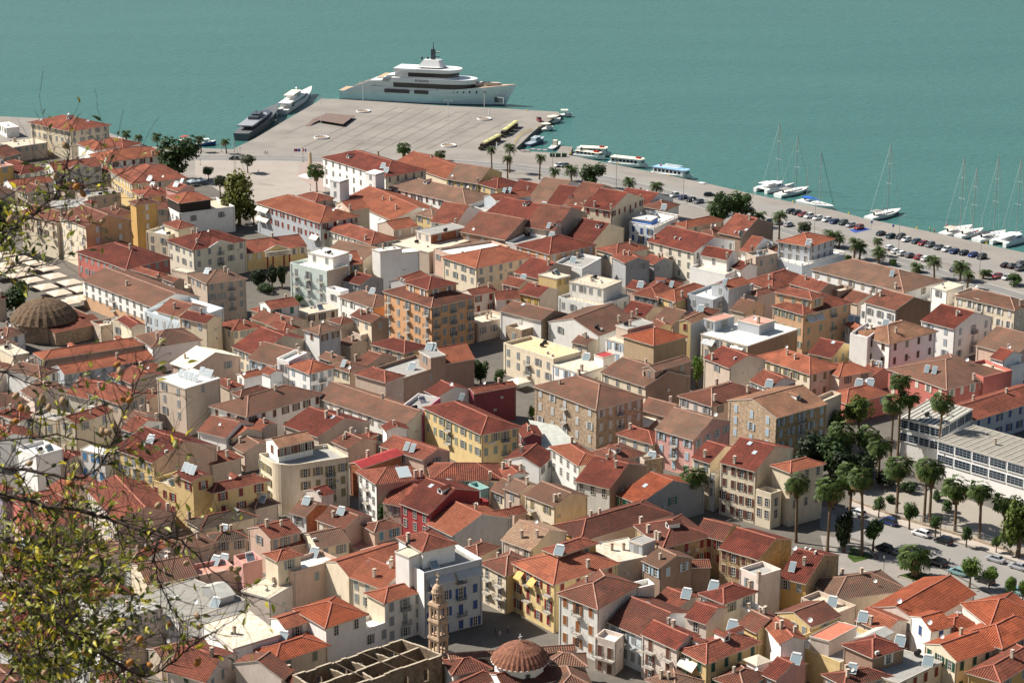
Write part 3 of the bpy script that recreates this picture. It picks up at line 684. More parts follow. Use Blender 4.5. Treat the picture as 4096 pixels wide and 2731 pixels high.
B("long white house with grey brown roof and red brown shutters near the red hall","1295,790 1925,965 2100,870",8,"hip","wh","r6",sh="rb",b=0,x="m1560,770 k1890,790 d1970,795")
B("white gabled church with long bright red roof and two crenellated pink white bell towers","835,905 1253,1107 1718,1028",7,"ga","wh","r1",a=0,b=0,name="church",cat="church")
V("690,728 768,750 838,722",14.5,"flat","wh","f1",a=(4,1),b=0,cren=1,nm="bell_tower")
V("1022,660 1096,684 1158,655",14.5,"flat","wh","f1",a=(4,1),b=0,cren=1,nm="bell_tower")
B("blue grey apartment block with broad red roof and cream awnings","2,945 590,1130 945,1068",12,"hip","bg","r1",bw="gw",sh="rd",x="d710,990 d735,985 d785,990",name="apartment_building",aw=(("a",.8,.99,.8,"c"),("a",.8,.99,4.2,"c"),("a",.02,.14,4.6,"c")))
V("400,880 550,932 702,900",15,"hip","cr","r2",a=0,b=1,sh="dk")
V("712,960 862,1015 1040,985",13,"gb","cr","r1",a=0,b=0,x="c872,970")
B("stone coloured house with wavy red hipped roof in front of the blue grey block","663,1188 1060,1325 1290,1272",8,"hip","cw","r2",sh="wh",x="k1045,1155 k1070,1160 c1005,1260 c717,1140 c1150,1060")
B("beige house with bright tiled shed roof and a row of chimneys behind it","1115,1140 1265,1193 1485,1155",9.5,"gb","be","r1",sh="wh",b=1,a=0,x="d1135,1105")
B("tiny yellow house with grey brown roof below the church gable","1490,1042 1620,1085 1712,1045",7,"hip","ye","r6",b=1)
B("small yellow house with weathered roof next to the terraced ruin","1478,1128 1590,1160 1660,1110",5.5,"hip","ye","r6",b=0)
B("white house with ragged red roof and tall white chimney","1645,1105 1832,1152 2020,1010",9,"ga","wh","r2",b=0,x="c1845,1080 d2010,1110")
B("half ruined rooftop house with flat concrete slabs and bare brick walls","1470,1200 1605,1240 1930,1170",10,"flat","be","f3",bw="bk2",a=1,b=(1,2),x="t1740,1195")
V("1235,1318 1590,1400 1960,1290",7,"flat","be","f2",a=0,b=0)
B("brown and red long roof running down from the ridge beside the ragged red roof","1930,1195 2290,1285 2560,1120",8,"ga","br","r4",b=0,a=0,x="d1990,1135")
B("cream house with tan weathered roof behind the long bright red roof","1800,712 2040,772 2190,662",6,"ga","ye","r6",b=0,x="d1792,705 c2045,700")
B("yellow walled house with dark red roof and white dormer near the palms","2065,770 2215,815 2420,765",7,"hip","ye","r3",x="m2150,735",b=0)
B("modern grey house with roof solar sheets and small red corner roof","1955,960 2150,1020 2545,935",9,"flat","gw","f3",par=1,b=0,a=0)
V("2090,890 2200,925 2530,880",11.5,"gb","bg","r2",b=0,a=0,x="p2280,850 p2330,840")
B("cream flat roofed block with clotheslines and parapets in the town centre","1600,1370 1800,1420 2350,1350",8,"flat","be","f1",b=(2,5),par=1,a=1,bal="b",x="a1760,1420 a1690,1380")
B("cream house with long low bright red hipped roof left of the peach hipped house","1710,1445 2022,1543 2566,1437",9,"hip","cr","r1",bw="cr",sh="gr",x="a1880,1400")
B("white and mint green apartment house with balconies by the library garden","300,1495 650,1570 858,1522",12.5,"flat","mi","f1",bw="be",b=0,a=(4,3),bal="A",par=1,x="s565,1350",name="apartment_building")
V("483,1400 705,1450 850,1400",15,"flat","wh","f1",a=1,b=0)
B("rust and orange tiled house between the mint apartment house and the white cube","590,1440 700,1530 980,1500",9,"gb","oc","r1",b=1,a=0,x="s850,1420")
B("house with pale old tiled roof behind the white cube","760,1390 960,1500 1110,1370",9.5,"ga","be","r6",b=0,a=0,x="d978,1475")
B("tall blank white cube house with blue glazed roof terrace","1042,1400 1140,1425 1510,1400",12,"flat","wh","f1",a=0,b=0,name="cube_house",cat="house")
V("1050,1376 1140,1395 1350,1372",13.6,"flat","wh","f1",a=0,b=0)
T(2048,400)
B("house with brown red gable roof and yellow side wall behind the modern grey house","60,835 190,912 335,817",7,"ga","ye","r3",b=0,a=0)
B("house with tan weathered roof sloping from the high bare wall","200,935 350,990 590,800",7,"ga","be","r6",b=0,a=0,x="s405,920")
B("low house with dark roof and white dormer next to the tan weathered roof","370,970 480,1012 660,850",7,"ga","wh","r3",b=0,a=0,x="m600,880")
B("house with long brown weathered roof and dishes close to the quay road","540,942 668,987 930,830",7,"ga","be","r4",b=0,a=0,x="d680,915 d780,890 c800,860")
B("cream house with dark red roof and red shuttered balcony door","735,957 908,1017 1110,892",9,"ga","cr","r3",sh="rd",bal="b",b=1,a=1,x="c905,1000 c728,920")
B("white house with small orange hipped roof left of the blue balustraded house","935,962 1000,1018 1130,1000",8.5,"hip","wh","r1",a=1,b=(2,2),sh="gr")
B("house with wide dark red roof at the quay road behind the orange hip","1000,935 1205,1005 1365,890",7,"ga","wh","r3",a=0,b=0)
B("house with mottled brown hipped roof behind the blue balustraded house","1238,972 1400,1015 1500,958",8,"hip","gw","r4",a=0,b=0,x="s1345,1010")
B("white and blue house with balustraded roof terrace and deep blue doors","1100,1108 1305,1155 1500,1050",9,"flat","lb","f1",bw="wh",a=(2,3),b=0,sh="bl",bal="a",par=2,name="balustraded_house",cat="house")
V("1112,1085 1275,1110 1330,1070",9.9,"flat","bb","f1",a=0,b=0)
B("house with broad orange tiled roof beside the big quay side tree","1480,1142 1602,1172 1940,1105",7,"hip","cr","r1",a=0,b=0,x="a1470,1110")
B("pale yellow house with dark shutters, red gable roof and two panels on the ridge","1262,1290 1668,1402 2025,1292",12,"ga","cw","r3",bw="wh",a=(3,5),b=1,sh="dk",bal="a",x="a1500,1240 a1545,1250 c1310,1240",name="gabled_house",cat="house")
B("white terrace house with small dark red roofs beside the pale yellow gabled house","1765,1412 1972,1468 2030,1400",8.5,"ga","wh","r3",a=0,b=0,x="c2020,1400 a2000,1410")
V("1650,1525 1960,1600 2230,1480",5.5,"flat","wh","f2",b=0,a=0,par=1)
B("brown walled house with red roof and large tilted panels on it","1935,1207 2100,1262 2351,1130",8,"ga","br","r2",a=0,b=0,x="p2090,1190 p2140,1200 a2050,1230 a2085,1235 k2220,1150 c2180,1085")
B("small brown hipped roof tucked behind the pale yellow gabled house","1770,1207 1845,1238 1940,1190",5.5,"hip","be","r4",a=0,b=0)
B("house with dark red roof and dormers under the white edged grey building","-100,1012 160,1125 352,992",8,"ga","be","r3",a=0,b=0,x="m120,975 s290,970")
B("house with brown valley roof and white ridge panel","200,1137 395,1200 560,1030",7.5,"ga","be","r4",a=0,b=0,x="p300,1105 m400,1080")
B("narrow white dormer house with dark red gable roof among brown roofs","450,1092 562,1120 705,1015",10,"ga","wh","r3",a=(1,3),b=1)
B("house with dark red roof carrying a small red pergola","550,1252 742,1313 972,1172",8,"ga","be","r3",a=0,b=0,x="m790,1150 a715,1110")
B("low house with plain rust roof at the upper left of the peach hipped house","-30,1160 120,1210 245,1160",7,"ga","be","r2",a=0,b=0)
B("house with roof terrace and black domed tank behind the peach hipped house","0,1290 130,1335 240,1240",9,"flat","wh","f3",a=0,b=0,par=1,x="t80,1230 t155,1240 c45,1210")
B("peach house with large dark hipped roof and pale grey shutters","25,1337 345,1418 777,1337",10,"hip","pe","r3",bw="pe",sh="gw",x="s320,1240")
B("house with two tone red hipped roof right of the peach hipped house","770,1372 960,1420 1262,1365",7.5,"hip","cr","r2",a=0,b=0)
B("grey sided house with red gable roof in front of the two tone hip","830,1450 1045,1500 1278,1510",8,"ga","gr","r2",a=0,b=0)
B("house with sunken roof terrace and cream awning in the town centre","440,1482 645,1545 765,1440",8,"flat","be","f3",a=0,b=0,par=1,x="s560,1470 c600,1430")
B("low house with brown red roof below the peach hipped house","50,1575 240,1640 515,1530",7,"ga","be","r3",a=0,b=0,x="c335,1490")
B("white gabled house end below the white terrace house","2040,1530 2100,1565 2235,1520",6,"ga","wh","r3",a=0,b=0)
B("plain beige house with flat parapet at the right of the white terrace house","2160,1400 2240,1440 2430,1400",8,"flat","be","f3",a=0,b=1,par=1)
B("house with red roofs and a tall cream chimney behind the grey mansion","2100,1380 2200,1400 2400,1300",8.5,"ga","be","r2",a=0,b=0,x="c2245,1330 c2305,1340")
T(3072,400)
B("grey white mansion with balustraded corner balcony and orange hipped roof","78,1305 385,1344 635,1280",12,"hip","bg","r1",bw="bg",sh="dk",b=(3,4),a=(3,4),x="s340,1275 d312,1355 d375,1390",name="mansion")
V("62,1430 315,1500 697,1392",7.6,"flat","bg","f1",bw="bg",a=0,b=0,par=2)
B("small house with brown tiled roofs left of the grey white mansion","-60,1400 0,1425 75,1350",8,"hip","be","r4",a=0,b=0)
T(0,1083)
B("long hospital like house with white upper floor, peach base and black open shutters","755,88 1395,332 1832,242",9.5,"ga","wh","r5",a=(2,10),b=0,sh="dk",base="pe",bal="a",name="long_house",cat="house")
B("white and pale blue house with parapet extending the long black shuttered house","1395,348 1680,475 1985,330",8,"flat","lb","f1",a=(2,5),b=0,par=1,sh="gw")
V("1460,360 1640,420 1880,330",9,"ga","wh","r4",a=0,b=0,x="c1600,310")
B("beige three storey block with weathered roof, grey shutters and one balcony","1700,50 1900,115 2268,88",12,"hip","be","r6",bw="be",a=1,b=(3,4),sh="gr",bal="b")
B("ruinous beige house with open roof terrace left of the beige three storey block","1470,90 1700,165 1900,118",9.5,"flat","be","f2",a=0,b=(2,2),par=1)
V("1560,-10 1720,20 1800,10",12,"flat","be","f2",a=0,b=1)
B("house with rust hipped roof behind the long black shuttered house","1210,-10 1450,60 1540,40",9.5,"hip","be","r2",a=0,b=0,x="a1440,75 a1545,100")
B("small house with dark red roof and skylight hatch beside the ruinous beige house","1500,70 1600,105 1690,85",10.5,"ga","be","r4",a=0,b=0,x="k1610,60")
B("beige house with red gable roof right of the white and pale blue parapet house","1650,427 1895,482 2037,432",7,"ga","cr","r3",a=1,b=0,sh="lb2")
B("cream house with red hipped roof and light blue shutters in the left centre","1960,497 2140,550 2420,525",7.5,"hip","cr","r2",bw="cr",b=(2,5),a=1,sh="gr")
V("1808,510 1900,558 1978,545",6.3,"hip","cr","r2",a=1,b=0,sh="lb2")
B("house with big brown hipped roof and twin white chimneys","1238,600 1400,698 1846,635",7,"hip","wh","r5",a=0,b=0,x="c1443,600 c1490,605")
B("small cream flat roofed house with red lean-to beside the big brown hipped roof","1040,452 1140,490 1240,440",8,"flat","cr","f1",a=1,b=0,par=1)
V("1145,440 1205,525 1290,490",8.6,"ga","cr","r3",a=0,b=0)
B("old stone hall with long bright red hipped roof beyond the branches","300,762 405,812 1316,682",7,"hip","br","r1",a=1,b=0,x="m560,655 m1000,600",name="stone_hall",cat="hall")
B("grey blue glazed gallery with long narrow bright red lean-to roof","475,887 588,948 1415,805",6,"gb","bg","r1",dep2=5,a=0,b=(1,8),sh="gr",name="glazed_gallery",cat="gallery")
V("1040,945 1108,1000 1452,872",5,"hip","bg","r1",a=0,b=0)
B("half built house covered with a large cream tarpaulin roof","1562,850 1745,905 2218,793",7,"ga","be","cv",a=0,b=0,name="tarpaulin_covered_house",cat="house")
B("tall plain beige block with white roof and two rows of tilted panels","1455,985 1700,1085 2007,985",12.5,"flat","be","f1",a=(3,2),b=(1,1),par=0,x="p1660,945 p1705,960 p1750,975 p1795,990 p1850,925 p1890,940 p1930,950",name="apartment_building")
B("small beige house with red hipped roof right of the tall beige block","1975,1012 2105,1080 2225,1055",8,"hip","be","r2",a=0,b=1)
V("2185,950 2240,985 2400,945",10,"gb","wh","r1",a=1,b=0,x="d2310,1030")
B("white house with large rust mottled roof and dark brown open shutters","1900,1257 2268,1335 2991,1140",8,"hip","wh","r5",bw="wh",b=(2,7),a=1,sh="rb")
V("2140,1120 2210,1150 2450,1080",10.5,"hip","wh","r4",a=0,b=0)
B("house with worn red gable roof in front of the white house with brown shutters","1838,1457 2075,1530 2300,1400",7,"ga","wh","r4",a=0,b=0)
V("2085,1490 2140,1535 2400,1470",6.5,"ga","cr","r1",a=1,b=0,sh="dk")
B("house with rust gable roof among the branches, left of the tall beige block","860,1105 1110,1230 1292,1130",7,"ga","be","r2",a=1,b=0,sh="gr")
B("low house with red roof behind branches under the glazed gallery","650,1110 870,1187 1080,1052",6,"ga","be","r2",a=0,b=0)
B("long house with rust roof beyond the branches left of the rust gable roof","510,1372 690,1402 1055,1292",6,"gb","be","r2",a=0,b=0)
B("cream house with walled terrace beyond the branches","340,1300 510,1372 580,1300",7,"flat","cr","f3",a=1,b=0,par=1)
B("white house with brown hipped roof seen through the branches below the dome","90,892 370,982 490,905",7.5,"hip","wh","r5",a=0,b=(1,2),sh="dk")
B("white house with ribbed dark red roof low at the left edge","-40,1310 180,1372 340,1312",7,"hip","wh","r3",a=0,b=0)
B("small house with bright tiled roof and white square chimney","1130,1440 1230,1485 1475,1385",7,"ga","wh","r2",a=0,b=0,x="c1450,1340")
B("low house with mottled brown roof left of the white square chimney","1150,1372 1260,1405 1440,1325",6,"ga","be","r5",a=0,b=0)
B("low house with patched brown roof among the branches near the cream terrace","760,1330 850,1370 1000,1320",6,"hip","be","r5",a=0,b=0)
B("low house with dusty roof at the far left below the dome","-60,560 60,620 200,560",5,"hip","be","r5",a=0,b=0)
B("beige house with red brown roof under the lowest parasols, at the left edge","-60,230 -20,260 42,240",7,"hip","be","r3",a=0,b=0)
B("low cream house hidden behind leaves left of the red hall","-60,700 120,780 270,760",6,"flat","cr","f2",a=0,b=0)
T(1024,1083)
B("white house with big brown hipped roof and blank orange side, left of the orange hotel","755,237 1075,338 1330,290",8,"hip","wh","r5",bw="or",b=0,a=(2,4),sh="wh")
V("642,158 775,192 852,172",8.6,"flat","wh","f1",a=1,b=0,par=1)
B("four storey orange hotel with balconies and rust hipped roofs","1180,190 1612,335 2002,242",13.5,"hip","or","r4",bw="or2",a=(4,5),b=(4,5),sh="gr",bal="AB",name="hotel",cat="hotel")
V("1370,108 1583,172 1845,120",17,"hip","or","r3",bw="or2",a=1,b=1,sh="wh")
B("pinkish white house with dark red shutters and rust roof right of the orange hotel","1895,190 1985,228 2210,185",9,"gb","pw","r2",a=0,b=(2,2),sh="rd")
V("2180,205 2205,268 2420,245",7.5,"gb","pw","r2",a=0,b=1,sh="rd")
B("small white gabled house with rust roof behind the orange hotel","1210,100 1390,125 1610,55",8,"gb","wh","r2",a=0,b=0,x="a1190,125 a1230,140 a1270,150")
B("low house with dark brown roof and grey gable behind the white box","800,88 960,130 1170,75",8.5,"ga","gr","r3",a=0,b=0)
B("white house with ridge tiled rust roof and green shutters","30,300 132,352 395,310",9,"gb","wh","r2",a=0,b=(2,2),sh="gn")
V("-60,440 215,520 475,465",6.2,"ga","cr","r4",a=0,b=0)
B("small cream house with rust hipped roof below the green shuttered house","100,492 255,552 397,520",6,"hip","cr","r2",a=1,b=0)
B("small cream house with rust roof left of the green shuttered house","-40,355 20,372 105,345",7,"hip","cr","r2",a=0,b=0)
B("cream house with flat cream roof and dark brown doors","385,352 458,405 745,347",6,"flat","cr","f2",a=0,b=(1,3),sh="rb")
B("white house with tan hipped roof and raised corner terrace","440,540 580,582 777,530",9.5,"hip","wh","r6",bw="bg",a=1,b=1,sh="br")
B("beige house with brown gable roof and white chimney terrace","878,405 1060,478 1212,437",11,"ga","cr","r4",bw="br",a=0,b=1)
V("780,495 965,590 1190,520",7.5,"flat","be","f2",a=1,b=1,par=1,x="c1000,470 a865,640")
V("660,455 780,490 930,465",9.5,"hip","be","r4",a=0,b=0)
B("cream house with folded dark rust hipped roof beneath the orange hotel","1045,677 1365,752 1590,700",7.5,"hip","cr","r3",bw="ye",a=(2,3),b=1,sh="gr")
B("cream house with a dark red edged roof at the left of the grey terrace house","-203,692 2,778 510,640",9,"ga","cr","r3",a=(2,4),b=0,sh="gr")
B("house with brown gable roof in front of the dark red edged roof","-20,790 215,882 445,742",7,"ga","wh","r5",a=1,b=0,sh="lb2")
B("white house with orange hipped roof and pale blue grey shutters","290,868 492,942 712,885",9.5,"hip","wh","r1",bw="wh",a=(2,2),b=(2,3),sh="bg",bal="b",x="k520,740",name="corner_house",cat="house")
V("210,795 300,828 450,745",10.8,"flat","wh","f1",a=(1,1),b=0,par=1,x="c465,700")
B("beige house with brown roof and tilted panel right of the white orange roofed house","700,872 860,932 1005,880",7,"hip","cr","r5",a=1,b=1,x="p805,855 d830,960")
B("low brown roof with small chimney behind the greyish brown block","900,840 1010,880 1290,795",6.5,"ga","be","r4",a=0,b=0,x="c890,790")
B("low mossy roof behind the white orange roofed house","590,790 690,830 800,790",7,"ga","be","r5",a=0,b=0,x="c697,770")
B("greyish brown block with roof terrace and tilted white solar heaters","920,945 1190,1040 1735,850",10,"flat","br","f3",bw="br",a=0,b=(1,2),par=1,x="s1430,880 s1275,975",name="apartment_building")
V("922,940 1188,1022 1345,960",10.9,"hip","be","r2",a=0,b=0)
V("1500,740 1605,800 1740,775",13,"flat","br","f3",a=1,b=0,x="s1570,690 s1620,700")
V("1650,720 1740,850 1977,792",10.5,"gb","br","r1",a=0,b=0)
B("long house with brown old tiled roof and beige shutters above the red gable roof","625,1140 1365,1432 1570,1290",7.5,"ga","wh","r5",a=(2,9),b=0,sh="be")
B("yellow house with green grey shutters and large dark red hipped roof with panels","1520,1262 2070,1500 2430,1440",10,"hip","ye","r3",bw="ye",a=(2,8),b=(2,4),sh="gg",bal="ab",x="p1760,1115 p1800,1130 p1840,1145 p1880,1160",name="corner_house",cat="house")
V("1358,1237 1535,1292 1650,1160",9,"flat","mg","f3",bw="mg",a=(2,2),b=0,par=3)
B("house with small dark red roof and dish behind the yellow house","1555,1100 1680,1158 1970,1095",9,"ga","wh","r3",a=0,b=0,x="d1940,1110")
B("maroon walled house with narrow tiled roof behind the yellow house","1945,1088 2000,1125 2385,1052",9,"gb","ma","r2",a=0,b=0)
B("beige house with dark red gable roof and skylight below the long brown roof","230,1422 575,1522 1065,1402",6,"ga","be","r3",a=0,b=0,x="k705,1350 c645,1320 c755,1300")
B("small pink white house with red roof beside the magenta fronted wing","1105,1432 1200,1470 1400,1475",7,"ga","wh","r3",a=0,b=0)
B("little brick coloured hut with tiled roof right of the red gable roof","985,1510 1040,1530 1105,1500",5,"hip","bk2","r2",a=0,b=0)
B("low house with faded red roof under the dark rust folded roof, at the left","5,930 130,955 265,940",8,"ga","wh","r2",a=0,b=0)
B("low brown house front at the left below the white shuttered house","-60,1400 60,1450 190,1410",6,"ga","be","r2",a=0,b=0)
T(2048,1083)
B("yellow house with brown red lean-to roof and ochre shutters","75,197 250,245 408,172",7,"ga","ye","r3",bw="be",a=(2,3),b=0,sh="oc")
V("232,40 410,75 548,50",9.5,"flat","ye","f2",a=0,b=(1,2),sh="oc")
B("pink walled house with red roof at the left of the ochre shuttered house","-60,110 65,155 150,100",8,"ga","pw","r2",a=(2,2),b=0,sh="rd")
B("modern pale grey apartment building with glass railed terraces and spiral stair","425,235 795,322 1087,225",10.5,"flat","gw","f2",bw="gw",a=(2,4),b=(2,3),sh="gr",par=1,rail=1,name="apartment_building")
V("535,100 840,165 1000,95",14,"flat","gw","f2",bw="gw",a=(1,4),b=0,rail=1)
B("stone gabled house with old brown roof and sunken white terrace","-130,372 268,457 525,400",9,"ga","wh","r5",bw="st",a=0,b=(1,1),sh="wh",x="k105,310")
V("-60,505 88,545 270,497",6.5,"flat","st","f2",bw="st",a=(1,1),b=0,par=1,x="c155,490")
B("pale grey white gable house with old brown roof and roof terrace","385,457 790,600 1095,445",8,"gb","gw","r5",a=0,b=0,x="t780,520 c980,440 c1110,400 a820,540")
B("small gabled roof with brown tiles on the edge of the cream flat roof","562,650 690,687 792,638",7.5,"ga","cr","r5",a=1,b=0)
B("cream house with wide flat yellow roof, black water tanks and flower balcony","-85,660 380,805 640,740",10,"flat","cr","f5",a=(3,5),b=0,par=1,sh="gr",bal="a",x="t278,680 t415,625 a325,750 a370,775 a515,780 a590,770")
B("flat white roof stained with brown patches and a small red roofed cabin","375,862 640,950 870,872",7.5,"flat","wh","f6",a=(1,3),b=0,par=0,sh="lb2",x="c640,890 s720,780")
V("760,770 838,800 938,768",10,"flat","wh","m1",a=0,b=0)
B("white fronted house with brown side wall and bright red hipped upper roof","865,622 1305,745 1598,640",9,"flat","wh","f2",bw="ta",a=(2,6),b=0,sh="lb2",name="corner_house",cat="house")
V("1022,600 1302,683 1600,605",11.5,"hip","ta","r1x",a=0,b=0)
V("962,500 1062,540 1292,480",12.5,"flat","be","f3",a=0,b=0)
B("brown walled ruinous house with old mottled roof and two dark window holes","795,937 1228,1065 1645,975",8,"ga","cr","r5",bw="br",a=(2,4),b=0,sh="dk")
V("1205,888 1312,920 1645,822",11.5,"gb","br","r5",bw="br",a=1,b=(1,2),sh="dk")
B("low mottled tiled roof sunk beside the brown ruinous house","1205,1262 1435,1340 1540,1235",5,"ga","be","r5",a=0,b=0)
B("large two storey stone mansion with old brown hipped roof and white shutters","200,1060 775,1272 1212,1162",10.5,"hip","st","r5",bw="st",a=(3,5),b=(3,5),sh="gw",bal="ab",name="stone_mansion",cat="mansion")
B("pinkish white house with broad mottled red roof and plant filled terrace","1523,1150 1835,1242 2320,1115",9,"hip","pw","r4",bw="pw",a=(2,3),b=(1,3),sh="gr",x="c1855,1020 c2165,1080 c1860,1160 k2055,950 k2230,935")
B("beige gable wall with small red roof behind the mottled red roof","1762,800 2000,890 2330,820",9.5,"ga","be","r3",a=0,b=0,x="c1808,800 a2050,800")
B("rose pink house with old brown gable roof and light blue shutters","1347,1437 1670,1552 1965,1375",9.5,"ga","pi","r6",bw="pi",a=(3,3),b=1,sh="lb2",bal="a",x="d1915,1340")
B("white walled house with faded red hipped roof left of the rose pink house","995,1490 1290,1590 1400,1510",6,"hip","cr","r2",a=(1,3),b=0)
B("stone house with pale orange roof and light blue shutters near the pine","1987,1190 2426,1350 2891,1220",12,"gb","st","r7",bw="st2",a=(3,3),b=(3,5),sh="lb2",bal="b",x="m2620,1180",name="stone_house",cat="house")
V("2795,1160 2865,1195 3006,1122",12.5,"flat","be","f2",bw="be",a=0,b=0,par=1)
B("blue grey house with roof terrace, white parasol and low orange roof","1632,202 1848,265 2192,112",9,"flat","bg","f1",bw="bg",a=1,b=(1,3),par=1)
V("1828,130 1990,165 2192,112",11.5,"gb","bg","r1",a=1,b=0,x="p1950,105")
B("yellow house with bright red hipped roof left of the blue grey terrace house","1345,222 1500,282 1818,160",8,"hip","ye","r1",bw="ye",a=1,b=0,x="c1560,210")
B("white house with rust roof and white dormer left of the bright red hip","1150,207 1340,258 1525,105",7.5,"hip","wh","r2",a=0,b=0,x="m1395,110 p1465,130")
B("house with dark roof and cream awning right of the modern grey apartment","1050,150 1165,180 1280,130",7.5,"ga","be","r3",a=0,b=0,x="s1180,110")
B("low cream house with dark red shed roof below the white dormer house","1030,377 1215,432 1358,340",6.5,"ga","cr","r3",a=0,b=0,x="c1112,400")
B("low house with mottled brown roof left of the solar heater roof","1380,435 1478,497 1612,385",6.5,"ga","be","r5",a=0,b=0)
B("house with dark brown roof, solar heater and orange tank","1590,422 1760,440 1915,365",7.5,"hip","be","r4",a=0,b=0,x="s1730,350")
B("small mottled roof behind the bright red hipped upper roof","1280,480 1350,525 1460,500",8,"ga","be","r4",a=0,b=0)
B("house with pink terraces, white parasol and drooping grey awnings","1735,582 2165,692 2626,537",10,"flat","cr","f1",bw="br",a=(2,4),b=0,par=0,name="apartment_building",aw=(("a",.68,.95,.8,"g"),("a",.08,.36,.8,"c")))
V("1762,440 1862,466 2045,420",13,"flat","bg","f4",bw="bg",a=1,b=(1,1))
V("2070,455 2272,502 2420,460",12.8,"flat","bg","f4",bw="bg",a=0,b=0,x="c2265,450 d2230,440")
V("1537,462 1642,482 1790,415",12.5,"gb","ye","r7",bw="bg",a=1,b=0,sh="rd")
B("low brown tiled roof right of the blue grey terrace house","2020,350 2130,385 2300,300",8,"ga","be","r5",a=0,b=0)
B("small house with rust roof above the pink terraces at the right","2175,200 2250,230 2440,170",9,"hip","be","r4",a=0,b=0)
T(3072,1083)
B("dark red hipped roof house above the peach mansion","-150,85 40,185 335,60",8.5,"hip","be","r2",a=0,b=0)
B("brown house with rust gable roof behind the peach mansion","235,110 472,195 592,132",9,"ga","br","r2",a=0,b=0)
V("590,150 640,190 745,150",8.2,"flat","br","f2",a=0,b=0,par=1)
B("peach mansion with red roofs, grey awning and green grey shutters","42,322 325,402 765,290",11.5,"hip","pe","r2",bw="pe",a=(3,4),b=(3,4),sh="gg",bal="b",name="mansion",aw=(("b",.05,.4,1.0,"g"),))
V("60,197 400,262 525,232",15,"hip","pe","r2",bw="pe",a=1,b=1,sh="gg")
B("very long white building with tan brown hipped roof beside the parking road","405,-12 1245,197 1612,92",8,"hip","wh","r6",a=(2,8),b=0,sh="be",x="p1140,20 c1155,150",name="long_house",cat="house")
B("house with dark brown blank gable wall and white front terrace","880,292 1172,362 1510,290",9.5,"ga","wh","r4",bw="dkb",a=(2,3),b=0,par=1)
V("872,315 1170,395 1240,345",8,"flat","wh","f1",a=(2,4),b=0,par=1,sh="gr")
B("pale lilac white house with empty brown windows and tan hipped roof","782,572 1115,670 1548,555",11.5,"hip","wh","r7",bw="wh",a=(3,3),b=(3,4),sh="em",name="corner_house",cat="house")
V("778,568 915,612 1030,500",12.5,"flat","wh","f1",a=0,b=0,par=1)
B("white house with pedimented gable end and grey blue shutters","1402,457 1710,532 2072,432",9.5,"ga","wh","r3",bw="wh",a=(3,2),b=(3,3),sh="bg",bal="ab")
B("small plain white cube on a pale flat terrace near the road","1508,147 1640,188 1778,132",9.5,"flat","wh","f2",a=1,b=0)
V("1455,255 1720,330 1860,290",5,"flat","wh","f2",a=0,b=0)
B("cream house with brown hipped roof, roof terrace and white shutters at the right edge","1727,232 2265,360 2430,300",10,"hip","cr","r5",bw="cr",a=(3,6),b=(3,2),sh="wh",bal="a",x="d1875,130 c2320,300")
V("1737,200 1940,262 2060,200",10.5,"flat","cr","f3",a=0,b=0,par=1)
B("low house with long tan roof left of the right edge above the red school roof","1917,680 2285,778 2640,650",6,"ga","be","r6",a=0,b=0)
B("rose red and cream house with huge old brown hipped roof and large panels","1110,902 1640,1087 2200,940",8,"hip","rr","r5",bw="rr",a=(2,5),b=(2,6),sh="cr",x="p1460,900 p1530,910 d1828,820 c1895,980",name="corner_house",cat="house")
V("1850,860 1980,975 2120,880",9.2,"flat","rr","f2",bw="rr",a=0,b=0,par=1)
B("white walled house with red roof and tilted ridge beam near the right edge","2060,790 2160,830 2320,760",8,"ga","wh","r3",a=0,b=0)
V("2180,830 2230,875 2320,840",6.5,"flat","wh","f1",a=0,b=0,par=1)
B("cream house with bright red hipped roof and olive shutters","-126,787 385,950 668,880",8,"hip","cr","r1",bw="cr",a=(2,6),b=(2,3),sh="ol")
V("440,890 655,968 977,925",7,"hip","cr","r1",a=0,b=1,sh="ol")
B("low yellow walled house with brown tiled roof below the peach mansion","380,752 590,800 777,685",6.5,"ga","ye","r3",a=0,b=0,x="k600,665")
B("low house with bright red roof and solar heaters right of the peach mansion","735,490 790,545 875,520",6,"ga","wh","r1",a=0,b=0,x="s785,380 s765,440")
B("low house with red roofs left of the olive shuttered house","-120,1000 20,1085 215,1000",8,"ga","be","r2",a=0,b=0,x="c222,960 s10,1040")
B("low cluster of red roofs with green awning behind the pine","540,1130 720,1220 1090,1120",5.5,"hip","rr","r1",a=0,b=0,x="s750,1000 s1000,1020 d820,965")
B("long red tiled school wing with pale blue grey wall at the right edge","1500,1300 1885,1372 2700,1150",8,"gb","gw","r2",bw="bg",a=0,b=(2,8),sh="bl",name="school_wing",cat="school")
B("white modern school block with long ribbon windows and flat ribbed roof","1560,1555 3400,2088",9,"flat","wh","f7",bw="wh",side="a",dep=15,a=(2,11),b=0,st="rib",ribs=(26,"tan"),name="school_building",cat="school")
B("low school hall with white striped flat roof between the tall palms","1215,1338 1592,1443 1852,1268",9.8,"flat","gw","f7",bw="gw",a=(2,4),b=(2,4),st="rib",ribs=(9,"white"),name="school_hall",cat="school")
T(0,1766)
B("yellow cream house with red gable roof, grey shutters and a white planted balcony","1000,72 1410,192 2020,55",9,"ga","ye","r3",bw="pi2",a=(3,5),b=0,sh="gr",bal="a",x="a1640,130 s1380,-20")
B("narrow white house with bright blue shutters behind the branches","750,70 960,125 1030,80",8,"flat","wh","f1",a=(2,3),b=0,sh="bb")
B("yellow house with dark red shutters, balustraded terrace and big solar panels","1390,345 1705,460 1960,372",9,"flat","ye","f2",bw="ye",a=(2,4),b=(2,1),sh="rd",par=1,name="corner_house",cat="house")
